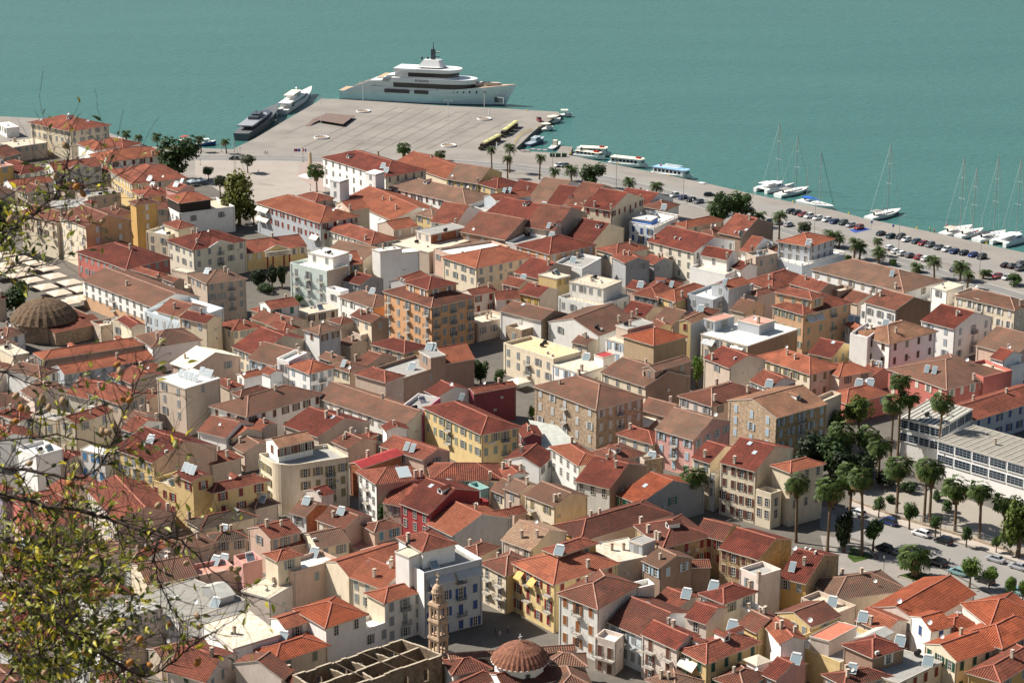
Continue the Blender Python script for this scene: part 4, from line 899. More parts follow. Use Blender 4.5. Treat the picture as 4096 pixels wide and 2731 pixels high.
V("1590,300 1770,370 1962,322",12.3,"ga","ye","r3",bw="ye",a=(1,2),b=(1,1),sh="rd",x="p1700,240 p1740,255 p1775,270")
V("1820,420 1960,466 2470,362",9.5,"hip","ye","r2",bw="ye",a=0,b=(2,3),sh="rd",x="m1900,240 a2010,235")
B("low house with nearly black brown roof and flat skylight below the red shuttered house","1705,722 1850,800 2360,690",5.5,"hip","cr","r5d",a=0,b=0,x="k2170,630 c1580,640")
B("mossy dark tiled roof house left of the pinkish mossy roofed house","1840,870 1975,915 2275,915",5,"hip","cr","r5d",a=0,b=0)
B("pinkish house with faded red gable roof and row of white shutters behind the branches","745,442 1068,730 1615,682",9.5,"ga","pw","r2",bw="pi2",a=(3,6),b=0,sh="wh",x="c1575,640")
B("house with bright red lean-to roof under the pinkish gable wall","1130,1085 1235,1112 1595,925",5.5,"gb","wh","r1",a=0,b=0)
B("cream house with speckled tiled roof and dark red doors among the branches","1190,1132 1350,1310 1815,1222",6,"gb","cr","r5",bw="cr",a=0,b=(1,2),sh="rb")
B("long low building with grey concrete roof, white seams and corrugated shed on top","1100,1480 1640,1655 2300,1475",6.5,"flat","wh","f8",bw="wh",a=(1,4),b=0,par=0,x="a1620,1430 d1800,1470 s1975,1480")
V("1855,1330 2010,1432 2150,1392",8.2,"gb","gr","m2",a=0,b=0)
B("terrace house with salmon pink roof terraces and solar heaters","1690,1140 1830,1225 2185,1170",6,"flat","pi","f4",bw="pi2",a=0,b=0,par=1,x="s2000,965 s1760,930")
V("2160,1040 2230,1120 2400,1070",8,"flat","pi","f4",a=0,b=0,par=1)
B("rose walled house with red roof in the thick of the branches at left","-50,560 280,642 650,642",6,"hip","rr","r2",a=0,b=0)
B("house with ribbed red roof in the thick of the leaves, lowest at the left","40,720 250,882 850,850",6,"ga","be","r2",a=0,b=0)
B("plain white house end among the branches at the left edge","150,45 330,130 575,62",9,"flat","wh","f1",a=0,b=0,par=1)
B("low house with brown tiled roof hidden behind leaves beside the white shutters","430,1100 700,1152 1035,1090",5,"hip","be","r5",a=0,b=0)
B("low house with dark red tiled roof behind the lower leaves","640,1350 850,1500 1245,1430",5.5,"ga","be","r3",a=0,b=0)
B("low lilac walled house at the left edge under the first big branch","-150,400 20,450 120,430",7,"hip","li","r2",a=0,b=0)
B("house with red roof largely covered by leaves at the lower left edge","-100,1400 120,1490 330,1420",5,"hip","wh","r3",a=0,b=0)
B("house with old tiled roof behind the densest leaves at the left edge","-150,1000 160,1090 400,1010",5,"hip","be","r5",a=0,b=0)
T(1024,1766)
B("cream apartment house with rounded corner, big terrace and small white penthouse","-20,120 215,232 868,155",12,"flat","cr","f3",bw="cr",a=(3,3),b=(3,4),par=1,sh="ol",bal="b",rnd=4.5,x="a630,50",name="apartment_building")
V("98,-20 203,50 518,-22",14.8,"gb","wh","r7",bw="wh",a=(1,1),b=(1,5),sh="rb")
B("brick walled shop with shiny red sheet metal roof","870,200 960,242 1335,110",7,"gb","bk2","m1",a=0,b=0,x="c935,80")
B("white house with moulded walls, red hipped roof and one large skylight","880,285 1105,385 1590,350",9.5,"hip","wh","r2",bw="pi2",a=(3,3),b=0,sh="dk",bal="a",x="K1355,315 c1500,325 c1540,310")
B("house with old red roof and square solar panel under the yellow corner house","1130,40 1540,168 1790,95",7.5,"ga","pi2","r2",a=0,b=0,x="p1385,50 p1440,65")
B("house with vast corrugated red tile roof in front of the yellow corner house","1530,205 1622,350 2265,372",6,"hip","be","r2",a=0,b=0,x="c2150,280")
B("small white house with red roof joined right of the vast corrugated roof","2240,260 2310,340 2480,290",6,"ga","wh","r2",a=0,b=0)
B("maroon painted house with red gable roof, open dormer and dark doorways","1370,547 1592,665 2012,442",9.5,"ga","ma2","r3",bw="ma2",a=(2,3),b=0,sh="dk",x="k1610,410 k1770,352 m1700,470",name="maroon_house",cat="house")
V("1238,527 1385,600 1552,400",7,"ga","be","r2",a=1,b=0,x="k1505,418")
V("1990,530 2060,560 2140,545",6.5,"flat","ma2","f2",bw="ma2",a=0,b=0,par=1)
B("grey walled house with smooth orange gable roof below the maroon house","1580,747 1812,862 2330,700",6.5,"ga","gr","r1",bw="gr",a=0,b=0)
V("2080,650 2150,690 2360,670",6.5,"gb","gr","r2",a=0,b=0)
B("house with red and brown hipped roof right of the small satellite terrace","1885,990 2035,1050 2215,960",7,"hip","be","r4",a=0,b=0)
B("turquoise walled rooftop terrace house with cluttered deck","1950,385 2060,440 2140,418",5.5,"flat","tu","f9",a=0,b=0,par=1)
B("small house with mossy gable roof and open shed beside the turquoise terrace","2180,430 2290,490 2480,395",6,"ga","cr","r5",bw="be",a=1,b=0)
B("cream shop house with flower balcony and brown hipped roof right of the white block","2088,1105 2295,1225 2550,1110",10,"hip","cr","r4",bw="ye",a=(3,2),b=0,sh="dk",bal="A")
B("big white block with roof terrace, grey awnings and blue balcony doors","1280,1053 1542,1202 2085,1080",13.5,"flat","wh","f3",bw="bg",a=(1,1),b=(4,4),par=1,sh="bl",bal="B",name="apartment_building",aw=(("b",.04,.5,1.3,"g"),("b",.52,.98,1.3,"g")))
V("1285,1010 1405,1065 1560,1000",15.5,"flat","wh","f2",a=0,b=0,x="t1395,935")
V("1300,880 1532,1005 1832,937",16.3,"hip","wh","r2",a=0,b=0,x="c1320,900")
B("cream house with folded bright red roofs and grey shutters left of the bell tower","880,1232 1175,1350 1500,1190",9,"ga","cr","r1",bw="gw",a=(2,3),b=0,sh="gr")
V("1015,1392 1182,1476 1550,1362",9.5,"hip","cr","r1",bw="gw",a=0,b=(3,3),sh="gr",bal="b")
V("780,1080 850,1238 1300,1020",9,"gb","cr","r1",a=0,b=0)
B("rose pink house with brown red roofs, cream awning and small blue shutters","578,702 812,803 1045,685",8,"ga","pi2","r4",bw="pi2",a=(1,3),b=0,sh="wh")
V("978,765 1090,824 1330,767",7.5,"hip","pi2","r4",bw="pi2",a=0,b=(1,2),sh="tb")
V("820,907 935,1000 1300,892",4.5,"flat","pi2","f4",bw="pi2",a=0,b=0,par=1)
B("small house with mossy gable roof, white front and brick side","325,642 460,688 642,578",8,"ga","wh","r5",bw="bk2",a=1,b=0)
B("small pinkish house with red pyramid roof under the rounded corner house","405,472 600,500 748,485",8,"gb","pw","r3",bw="pw",a=0,b=0,x="a520,485")
B("pinkish house with two stepped rows of red tiles at the left of the mossy roof","-90,800 130,892 418,828",8.5,"gb","pi2","r2",a=0,b=0)
V("20,925 165,985 530,925",6,"gb","pi2","r2",a=0,b=0)
B("house with long speckled mossy roof and cream gable windows","430,850 565,975 848,907",7,"gb","cr","r6",bw="cr",a=0,b=(1,2),sh="gr",x="a530,900")
B("peach pink block with small hipped turret and sunken white roof terrace","95,1155 345,1195 820,1112",9.5,"flat","pi2","f1",bw="pi2",a=0,b=(1,1),par=1,x="s490,1000",name="apartment_building")
V("75,1032 200,1093 415,1042",12,"hip","cr","r1",bw="cr",a=0,b=1)
B("low house with grey awning and cluttered balcony under the turret","-130,1370 120,1440 345,1310",5,"flat","be","f2",a=0,b=0)
T(2048,1766)
B("pale grey house with orange hipped roof and white framed windows","235,78 612,215 868,235",9,"hip","gw","r1",bw="cr",a=(2,4),b=1,sh="wf")
B("house with smooth dark red gable roof attached right of the pale grey house","598,348 897,430 1212,215",6.5,"ga","gw","r3",bw="br",a=(1,3),b=0,sh="wf")
B("low dark red roof behind the pale grey house on its left","-30,150 250,235 330,110",6,"gb","be","r3",a=0,b=0)
B("house with mottled roof and dormer in front of the low brown ruin","680,110 880,215 1190,100",8.5,"hip","be","r4",a=0,b=1,x="m960,100")
B("brownish terrace house with big tilted white solar heater","1180,150 1215,170 1395,145",8,"flat","be","f1",bw="st",a=0,b=0,par=1,x="s1215,90")
B("grey walled house with vivid orange gable roof and small skylight","950,495 1175,568 1790,420",7,"ga","gr","r1x",bw="gr",a=0,b=(1,1),sh="gn",x="k1225,405")
B("white house end with faded brown roof left of the small cream balcony house","-60,420 70,480 245,405",7,"ga","be","r6",a=0,b=0)
B("small cream house with olive shutters, mottled roof and tiny balcony","112,485 388,592 700,500",8,"ga","cr","r5",bw="cr",a=(2,2),b=0,sh="ol",bal="a",x="c393,520 c600,580")
B("low pink roofed hut below the small cream balcony house","-60,620 20,672 130,640",5,"gb","be","r2",a=0,b=0)
B("low hall with immense brown red hipped roof in the centre foreground","412,765 635,908 1440,655",7,"hip","oc","r4b",bw="be",a=0,b=0,name="tiled_hall",cat="hall")
B("white house with sandy speckled roof left of the balconied yellow house","-60,880 180,995 465,820",8,"ga","pw","r7s",bw="cr",a=(2,3),b=0,sh="be")
B("yellow three storey house with red shutters, iron balconies and red hipped roof","20,1110 385,1305 965,1112",10.5,"hip","ye","r1",bw="ye",a=(3,4),b=(2,4),sh="rd",bal="A",x="c697,1120",name="balconied_house",cat="house",aw=(("a",.72,.88,.9,"o"),("a",.40,.56,.9,"o")))
V("288,985 425,1042 775,930",13.3,"hip","ye","r2",bw="oc",a=0,b=(1,2),sh="dk",x="s375,1085")
B("house with stained cream flat roof and little blue grey roof cabin","740,950 860,1130 1210,1040",7.5,"flat","be","f6",bw="be",a=0,b=0)
V("1070,910 1197,948 1320,905",9.8,"flat","bg","f3",a=1,b=0)
B("long stone house with red tiled L shaped roof, dormer and dark red shutters","1190,765 1390,968 1775,845",9,"hip","st2","r4b",bw="st2",a=0,b=(2,3),sh="rd",x="c1250,800 c1320,860 c1350,870 m1440,790 c1168,720")
V("1700,830 1945,905 2070,770",9,"ga","st2","r4b",bw="st2",a=(2,3),b=0,sh="rd")
V("1912,968 2265,1078 2560,900",9,"ga","st2","r3",bw="st2",a=(2,4),b=0,sh="rb")
B("brown walled house with old gable roof and powder blue shutters","1202,1085 1360,1160 1650,1065",8,"ga","br","r5",bw="br",a=(1,2),b=(1,2),sh="lb2")
V("1560,1090 1640,1150 1825,1165",5.5,"gb","br","r4",bw="br",a=0,b=0)
B("white house with wooden shuttered windows, pale wall and red brown roof","470,1378 785,1530 1115,1300",11,"hip","gw","r4",bw="pw",a=(3,3),b=0,sh="wd",bal="a")
V("1105,1290 1150,1345 1300,1300",10,"flat","wh","f1",bw="pw",a=0,b=0,par=1)
B("low house with red brown roof and bright tilted solar heater in the lower centre","1300,1450 1520,1540 1770,1440",6.5,"ga","be","r2",a=0,b=0,x="s1600,1400")
B("narrow white house with dark red hipped roof and sunken terrace","1718,1400 1945,1478 2250,1380",8.5,"hip","wh","r3",a=0,b=0,x="s1850,1330 c2210,1310")
V("2000,1470 2200,1560 2340,1540",6.5,"flat","wh","f1",a=0,b=0,par=1,x="c2170,1520")
B("white terrace house with washing lines right of the long stone house","2085,1160 2265,1232 2480,1170",9.5,"flat","pw","f3",bw="pw",a=(2,1),b=0,par=1,x="c2215,1280")
B("tall cream house with red brown shutters and long red roofs below the pine","1930,180 2235,270 2560,60",12.5,"ga","cr","r3",bw="cr",a=(4,4),b=0,sh="rb",x="k2185,30 k2230,80 c2040,175")
V("1665,140 1820,195 2080,60",11.5,"ga","cr","r3",bw="cr",a=(2,2),b=0,x="c1772,110")
V("2375,225 2558,278 2880,210",13,"hip","cr","r1",bw="cr",a=0,b=(3,3),sh="dk")
V("2230,440 2380,475 2490,450",8.5,"flat","cr","f2",bw="cr",a=(2,2),b=(2,1),par=1,sh="dk")
B("house with tiny terrace roofs squeezed left of the tall palm","1760,260 1860,300 1950,230",9,"flat","gw","f1",bw="wh",a=(2,2),b=0,bal="a")
T(3072,1766)
B("small house with red ribbed roof, salmon tank and dish above the road","105,1235 350,1300 640,1040",7.5,"ga","oc","r3",bw="st2",a=(1,2),b=0,x="p225,1150 a345,990 a385,1003 a435,1020 d190,975 c335,1080")
V("-90,1000 60,1010 150,900",9,"flat","wh","f2",a=0,b=0)
B("low hall with huge grey tan tiled roof beside the plaza","355,1270 620,1440 1290,1370",5,"hip","cr","r6",bw="cr",a=(1,3),b=0,sh="gr",name="tiled_hall",cat="hall")
B("low stone walled terrace with bare slabs and solar heater below the grey tan roof","300,1430 650,1565 815,1500",5.5,"flat","be","f2",a=0,b=0,par=1,x="s590,1470")
B("large house with four bright orange red ridged roofs at the lower right","945,1520 1400,1680 1890,1390",7,"gb","pw","r1x",bw="pw",a=0,b=0,x="d1120,1515",name="large_house",cat="house")
V("1560,1640 1700,1740 1890,1660",7.5,"hip","pw","r1x",bw="pw",a=0,b=0,x="k1745,1500")
V("1750,1770 2150,1890 2600,1690",8.5,"hip","pw","r1x",bw="pw",a=(2,2),b=(2,4),sh="rb")
V("1850,1480 2040,1690 2450,1560",9.5,"hip","pw","r1x",bw="pw",a=0,b=0)
T(0,2390)
B("pale house wall with red lean-to roof under the branches at lower left","-40,470 180,525 620,345",5.5,"gb","wh","r2",bw="pw",a=0,b=0)
B("white house with empty verandas behind the lowest branches","680,545 830,640 990,560",7,"flat","wh","f1",a=(2,2),b=(2,1),par=1)
V("650,350 850,400 970,340",8.5,"flat","wh","f1",a=0,b=0)
B("pale house with two dark windows beneath the grey concrete roof","820,140 1060,210 1520,110",7,"flat","pw","f3",bw="pw",a=0,b=(1,3),sh="dk")
B("low house with mossy brown roof left of the steel flue","1330,480 1480,560 1940,470",4.5,"gb","be","r5",a=0,b=0)
B("small low house with bright red tin roof at the bottom left","865,720 930,783 1200,690",4,"gb","wh","r1",a=0,b=0)
B("pinkish house with striped tan roof and steel flue at the bottom edge","1580,640 1900,770 2110,500",6,"ga","pw","r2",bw="pw",a=0,b=1,x="c1945,500",fl=1)
V("2100,520 2160,600 2440,800",6.5,"ga","pw","r4",bw="pw",a=0,b=0)
B("white flat roofed house with stained terrace next to the steel flue","1880,240 2140,470 2560,330",7,"flat","wh","f6",a=0,b=0)
T(1024,2390)
B("white terrace house with three bright red hipped roofs in the left foreground","-15,480 178,592 660,432",7.5,"hip","wh","r1x",bw="cr",a=0,b=(1,2),sh="gg",x="s115,290")
V("360,105 642,268 1010,148",10.5,"hip","wh","r1x",bw="wh",a=0,b=(1,2),sh="dk")
V("150,185 262,282 480,205",9.5,"gb","wh","r1",a=0,b=1)
V("640,300 700,400 1205,190",6.8,"flat","wh","f1",bw="wh",a=0,b=(2,4),par=1,sh="gr")
B("low house with smooth brown roof at the bottom left of the roofless ruin","-30,540 330,790 420,740",5,"ga","br","r4",a=0,b=0)
T(2048,2390)
B("white blue house with grey shutters and iron balconies under a brown roof","935,203 1255,375 1600,130",8.5,"ga","lb","r4b",bw="lb",a=(3,4),b=0,sh="gr",bal="A",x="k1240,50")
B("narrow pink cream house with flat parapet between the two shuttered houses","775,345 945,405 1010,330",7,"flat","pw","f1",bw="pw",a=(2,2),b=0,par=1,sh="rb",bal="A")
B("pink cream house with balconies and dark red sloping roof","1228,315 1515,470 1685,340",8.5,"ga","pw","r3",bw="pw",a=(3,2),b=0,sh="rb",bal="A")
V("1608,165 1785,235 1960,92",9.5,"ga","pw","r3",bw="pw",a=(1,1),b=0,sh="dk")
B("yellow corner house with red dormered roof, green shutters and cream awning","1555,475 1785,598 2260,400",8.5,"hip","ye","r2",bw="ye",a=(2,2),b=(2,4),sh="dg",x="m1680,420 m1960,390 m2090,330 s2085,190",name="corner_house",cat="house",aw=(("a",.3,.95,1.0,"c"),))
B("low house with bright brown red roof at the bottom right of the yellow corner house","1870,745 2130,830 2351,700",6,"hip","be","r4",a=0,b=0)
V("2130,575 2250,610 2380,590",7.5,"hip","wh","f2",a=0,b=0)
B("low house with pale tiled hipped roof at the bottom edge","1190,790 1500,860 1800,800",5,"hip","be","r6",a=0,b=0)
B("small yellow house with mottled roof and dark open gallery near the silver solar heater","2120,225 2250,320 2440,190",8.5,"ga","ye","r4",a=0,b=0)
T(3072,2390)
B("yellow gabled house with dark speckled red roof in the lower right","80,140 385,265 665,160",7.5,"gb","ye","r4",bw="ye",a=0,b=(1,1),x="d368,240")
B("pale yellow walled roof terrace house with salmon roofed cabin","150,405 660,590 1170,400",7,"flat","ye","f3",bw="cr",a=0,b=0,par=1,x="c645,380")
V("375,370 560,400 845,275",9.2,"flat","pw","f4r",a=0,b=0)
V("800,380 950,405 1165,320",8.7,"gb","wh","m2",a=0,b=0)
B("brown walled cabin with dark red hipped roof on a bare concrete terrace","675,440 962,543 1272,465",9.5,"hip","br","r3",bw="br2",a=0,b=(1,1),sh="wh",x="s1225,400 a1115,560")
V("740,660 1200,783 1640,610",6.5,"flat","cr","f3",bw="cr",a=0,b=(2,4),sh="rd",x="s1470,580 t1505,445")
B("cream house with bright red roof and dark green shutters at the right","1455,418 1725,580 2055,450",8,"gb","cr","r1x",bw="cr",a=0,b=(2,3),sh="dg")
B("small white cabin house with red gable roof between the big orange red roofs","1345,165 1495,305 1660,240",8.5,"gb","wh","r1x",a=1,b=(1,1),sh="bl",x="d1270,285")
B("low house with red stepped roofs left of the small white cabin","840,190 1090,320 1245,200",6.5,"ga","pw","r1",a=0,b=0,x="s770,240 c893,240")
B("house with ridged orange roof and cream gutter at the bottom right corner","1825,700 2130,765 2600,520",7,"hip","oc","r2",a=0,b=0)
B("house with glossy red roof and silver solar heater at the bottom centre right","-40,690 85,755 340,600",6.5,"ga","pi","r3",bw="pi",a=1,b=0,x="s310,590")
B("low house with rough rust coloured gable roof along the bottom edge","480,720 700,800 1150,740",5,"hip","be","r4b",a=0,b=0)
B("house with plain red roof slope beside the yellow corner house","60,230 120,420 280,350",7,"ga","be","r1",a=0,b=0)
T(2048,1083)
B("dark red lean-to roofs joined right of the yellow corner house","78,1440 110,1535 262,1508",6,"ga","ma","r3",a=0,b=0)
G("small rust roofed house between the grey white neoclassical house and the orange red roof",-152,774,8,6.5,5.5,41,"ga","cr","r2",a=0,b=1)
G("tiny house with dark roof left of the grey white neoclassical house",-162,752,8,6,5,38,"hip","be","r3",a=0,b=0)
G("house with faded brown roof below the white house at the left edge",-173,741,10,8,6,40,"ga","cr","r4",a=1,b=1,sh="gr")
G("house with grey brown roof at the left edge beside a dark tree",-186,738,10,8,6,36,"hip","be","r5",a=0,b=1)
G("flat roofed grey house behind the ochre tower house",-149,735,13,10,6.5,38,"flat","be","f3",a=0,b=1,par=1)
G("house with flat pale roof left of the cream balconied house",-173,711,13,10,6.5,36,"flat","be","f2",a=0,b=1,par=1)
G("little grey walled house with red roof near the two tone hip roof",46,642,8,6.5,5.5,37,"ga","gr","r2",a=0,b=1)
G("low brown house squeezed against the blank dark brown gable wall",103,597,10,8,6,38,"ga","be","r4",a=0,b=0)
G("beige yard building behind the stone gabled house",-8,579,12,9,5.5,39,"flat","be","f2",a=0,b=1,par=1)
G("little flat roofed annex by the small cream house near the parasols",-116,576,8,6.5,5,37,"flat","be","f2",a=0,b=0,par=1)
G("little gabled annex below the beige brown roofed terrace house",-44,555,6,5,5,39,"ga","be","r5",a=0,b=0)
G("small rust roofed house at the left edge below the domed building",-143,552,10,8,5.5,37,"hip","be","r5",a=0,b=0)
G("small red roofed house left of the low yellow walled house",97,531,6,5,4.5,35,"ga","be","r2",a=0,b=0)
G("small white walled house at the left edge among the twigs",-137,528,10,8,5.5,36,"ga","pw","r4",a=0,b=1,sh="dk")
G("low house with grey flat roof right below the glazed gallery",-98,525,10,8,5,40,"ga","be","r2",a=0,b=0)
G("low tiled house seen through twigs left of the rust gable roof",-120,511,10,8,5.5,36,"ga","pw","r5",a=0,b=1,sh="dk")
G("tiny tiled shed at the foot of the tall plain beige block",-92,510,6,5,4.5,39,"ga","be","r4",a=0,b=0)
G("house with old brown roof at the left edge between leafy twigs",-131,501,13,10,6,37,"hip","pw","r5",a=0,b=1)
G("low white walled house behind leaves left of the cream terrace",-122,474,13,10,6,36,"ga","wh","r2",a=0,b=1)
G("small mottled roof between the brick shop and the dark red gable roof",-38,474,8,6.5,5,39,"ga","be","r4",a=0,b=0)
G("small tiled roof below the worn red gable roof house",-62,471,8,6.5,5,35,"ga","be","r5",a=0,b=0)
G("small tiled house left of the yellow cream house",-69,463,8,6.5,5,38,"hip","be","r2",a=0,b=0)
G("small house with faded roof under the plain white house end",-104,462,8,6,5,38,"ga","be","r3",a=0,b=0)
G("rust roofed house behind the big branch at the left, over the rose walled house",-98,441,10,8,6,41,"ga","pw","r2",a=0,b=1)
G("little mossy roof at the foot of the rounded corner house",-56,435,6,5,4.5,37,"hip","be","r6",a=0,b=0)
G("small house with mossy roof beside the red lean-to house",-68,411,8,6.5,5,39,"hip","be","r5",a=0,b=0)
G("tiny brown roof hidden between dense leaves and the salmon terraces",-83,408,7,6,4.5,39,"ga","be","r5",a=0,b=0)
G("rust roofed house deep in the leaves at the lower left edge",-98,396,10,8,5,41,"ga","be","r2",a=0,b=0)
G("brown roofed house deep in the lowest leaves",-89,388,8,6.5,5,39,"ga","be","r4",a=0,b=0)
G("house with dark roof in the lower left corner behind the leaves",-95,373,13,10,5,38,"hip","pw","r3",a=0,b=0)
G("small tiled house between the pale house and the empty verandas",-74,363,7,5.5,4.5,41,"ga","be","r5",a=0,b=0)
G("white walled house at the bottom left corner",-92,345,12,10,4.5,39,"ga","wh","r4",a=0,b=0)
G("low mossy roofed house at the bottom edge left of the striped tan roof",-71,345,8,6.5,4.2,39,"hip","be","r5",a=0,b=0)
# ---------------------------------------------------------------- setting
T(0,0,1)
def ng(z,*pts): return [at(x,y,z) for x,y in pts]
def sheet(name,pts,z,m):
    b=MB(); b.poly([(p.x,p.y,z) for p in pts],m); return struct(name,b)
# water
m,nt,ns,lk,bs=newmat('sea_water'); MATS['sea_water']=m
bs.inputs['Base Color'].default_value=(.045,.185,.165,1); bs.inputs['Roughness'].default_value=.24; bs.inputs['Specular IOR Level'].default_value=.26
geo=N(ns,'ShaderNodeNewGeometry')
def wv(scale,sx,sy,rot,det):
    mp=N(ns,'ShaderNodeMapping'); mp.inputs['Rotation'].default_value=(0,0,rot); mp.inputs['Scale'].default_value=(sx,sy,1); lk.new(geo.outputs['Position'],mp.inputs[0])
    n=N(ns,'ShaderNodeTexNoise'); n.inputs['Scale'].default_value=scale; n.inputs['Detail'].default_value=det; n.inputs['Roughness'].default_value=.62; lk.new(mp.outputs[0],n.inputs['Vector']); return n
a1=wv(.30,.5,1,R_(12),7); a2=wv(.012,.5,1.6,R_(-14),3)
mx=N(ns,'ShaderNodeMix',data_type='RGBA'); mx.inputs[6].default_value=(.040,.128,.116,1); mx.inputs[7].default_value=(.056,.160,.143,1)
mr=N(ns,'ShaderNodeMapRange'); mr.inputs[1].default_value=.1; mr.inputs[2].default_value=.9; lk.new(a2.outputs[0],mr.inputs[0]); lk.new(mr.outputs[0],mx.inputs[0]); lk.new(mx.outputs[2],bs.inputs['Base Color'])
bp=N(ns,'ShaderNodeBump'); bp.inputs['Strength'].default_value=1.0; bp.inputs['Distance'].default_value=1.0; lk.new(a1.outputs[0],bp.inputs['Height']); lk.new(bp.outputs[0],bs.inputs['Normal'])
b=MB(); b.poly([(-4000,300,0),(4000,300,0),(4000,7000,0),(-4000,7000,0)],m); struct('sea',b)
# land with quay wall
def pave(name,c,c2,sc,det=8,stain=.5):
    if name in MATS: return MATS[name]
    m,nt,ns,lk,bs=newmat(name); MATS[name]=m; bs.inputs['Roughness'].default_value=.9; bs.inputs['Specular IOR Level'].default_value=.2
    g=N(ns,'ShaderNodeNewGeometry'); n=N(ns,'ShaderNodeTexNoise'); n.inputs['Scale'].default_value=sc; n.inputs['Detail'].default_value=det; n.inputs['Roughness'].default_value=.7; lk.new(g.outputs['Position'],n.inputs['Vector'])
    r=N(ns,'ShaderNodeMapRange'); r.inputs[1].default_value=.35; r.inputs[2].default_value=.7; lk.new(n.outputs[0],r.inputs[0])
    x=N(ns,'ShaderNodeMix',data_type='RGBA'); x.inputs[6].default_value=(*c,1); x.inputs[7].default_value=(*c2,1); lk.new(r.outputs[0],x.inputs[0])
    n2=N(ns,'ShaderNodeTexNoise'); n2.inputs['Scale'].default_value=3; n2.inputs['Detail'].default_value=6; lk.new(g.outputs['Position'],n2.inputs['Vector'])
    h=N(ns,'ShaderNodeHueSaturation'); r2=N(ns,'ShaderNodeMapRange'); r2.inputs[3].default_value=.9; r2.inputs[4].default_value=1.1; lk.new(n2.outputs[0],r2.inputs[0]); lk.new(r2.outputs[0],h.inputs['Value']); lk.new(x.outputs[2],h.inputs['Color']); lk.new(h.outputs[0],bs.inputs['Base Color']); return m
conc=pave('quay_concrete',(.27,.245,.215),(.195,.175,.155),.06,10)
asph=pave('asphalt_light',(.21,.20,.185),(.175,.168,.16),.12)
asph2=pave('asphalt_parking',(.26,.245,.22),(.22,.205,.19),.1)
paleplaza=pave('pale_marble_paving',(.34,.30,.26),(.29,.255,.22),.1)
pinkp=pave('pink_paving',(.33,.26,.225),(.31,.24,.21),.2)
townp=pave('town_paving',(.14,.125,.105),(.10,.09,.078),.2)  # tone darkened so the shade of the narrow streets sits in the colour
yard=pave('school_yard_paving',(.31,.275,.225),(.26,.23,.19),.08)
shore=[(-900,440),(-300,455),(0,466),(174,474),(300,490),(430,530),(601,587),(784,591.5),(928,598),(1024,552),(1150,476),(1257,415),(1285,395),(1339,396),(1563,410),(1767,423),(2024,435),(2233,448),(2240,460),(2156,508),(2122,537),(2063,594),(2082,604),(2224,612),(2245,584),(2292,588),(2275,622),(2292,624),(2420,651),(2597,686),(2832,735),(3072,790),(3333,840),(3455,873),(3743,931),(3952,979),(4096,1010),(4700,1140)]
edge=[at(x,y,G0) for x,y in shore]
poly=[(p.x,p.y) for p in edge]
land=[(-600,220)]+poly+[(edge[-1].x+60,220)]
b=MB(); cwm=pave('quay_wall_concrete',(.24,.21,.17),(.14,.13,.11),.5)
k=len(b.v); b.v+=[(x,y,G0) for x,y in land]; b.f.append(tuple(range(len(land)))[::-1]); b.m.append(b.mi(conc))
for i in range(len(poly)-1): b.poly([(*poly[i],-3),(*poly[i+1],-3),(*poly[i+1],G0),(*poly[i],G0)],cwm)
struct('ground',b)
# hillside under the viewpoint, falling steeply out of view to the town
hm=pave('hillside_rock',(.22,.18,.12),(.10,.12,.05),.15)
b=MB(); rnd1=random.Random(3); gx=[-160+20*i for i in range(17)]; gy=[-60,-20,2,8,16,30,55,90,130,175,225,262]
def hz(x,y):
    if y<=2: return CAMZ-1.7
    return max(1.2,CAMZ-1.7-(y-2)*.86+3*math.sin(x*.13+y*.07)*(min(1,(y-2)/30)))
pts=[[(x,y,hz(x,y)) for x in gx] for y in gy]
for i in range(len(gy)-1):
    for j in range(len(gx)-1): b.poly([pts[i][j],pts[i][j+1],pts[i+1][j+1],pts[i+1][j]],hm)
struct('hillside',b,smooth=True)
# town floor (streets and yards between the houses)
town=ng(G0,(-500,560),(500,640),(640,720),(1290,800),(1420,650),(2050,740),(2420,860),(2760,960),(3100,1010),(3700,1180),(4500,1420),(4600,3300),(-900,3300))
sheet('town_paving',town,G0+.02,townp)
sheet('town_square_pavement',ng(G0,(780,622),(1290,640),(1300,840),(1020,900),(930,800),(780,700)),G0+.045,paleplaza)
sheet('monument_pavement',ng(G0,(1205,650),(1300,650),(1300,790),(1185,700)),G0+.065,pinkp)
def strip(name,line,w,z,m,z0=G0):
    P_=[at(x,y,z0) for x,y in line]; b=MB(); Lf=[];Rt=[]
    for i,p in enumerate(P_):
        d=(P_[min(i+1,len(P_)-1)]-P_[max(i-1,0)]).normalized(); n=Vector((-d.y,d.x,0))*w/2; Lf.append(p+n); Rt.append(p-n)
    for i in range(len(P_)-1): b.poly([(q.x,q.y,z) for q in (Rt[i],Rt[i+1],Lf[i+1],Lf[i])],m)
    return struct(name,b)
wr=[(640,616),(784,631),(1155,634),(1500,648),(1800,650),(2048,668),(2240,690),(2440,722),(2788,806),(3180,925),(3600,1052),(4300,1262)]
strip('waterfront_road',wr,11,G0+.05,asph)
strip('parking_pavement',[(2300,672),(2600,740),(2900,800),(3180,862),(3600,975),(4300,1165)],13,G0+.03,asph2)
wp=simple('road_paint',(.62,.60,.55),.8,noise=.2,scale=2)
def dash(name,line,w,z,off=0):
    P_=[at(x,y,G0) for x,y in line]; b=MB()
    for i in range(len(P_)-1):
        d=(P_[i+1]-P_[i]); n=Vector((-d.y,d.x,0)).normalized(); o=n*off; a,c=P_[i]+o,P_[i+1]+o
        b.poly([(q.x,q.y,z) for q in (a-n*w/2,c-n*w/2,c+n*w/2,a+n*w/2)],wp)
    return struct(name,b)
dash('road_marking',wr,.25,G0+.07,5.2); dash('road_marking',wr,.25,G0+.07,-5.2); dash('road_marking',wr,.16,G0+.07,0)
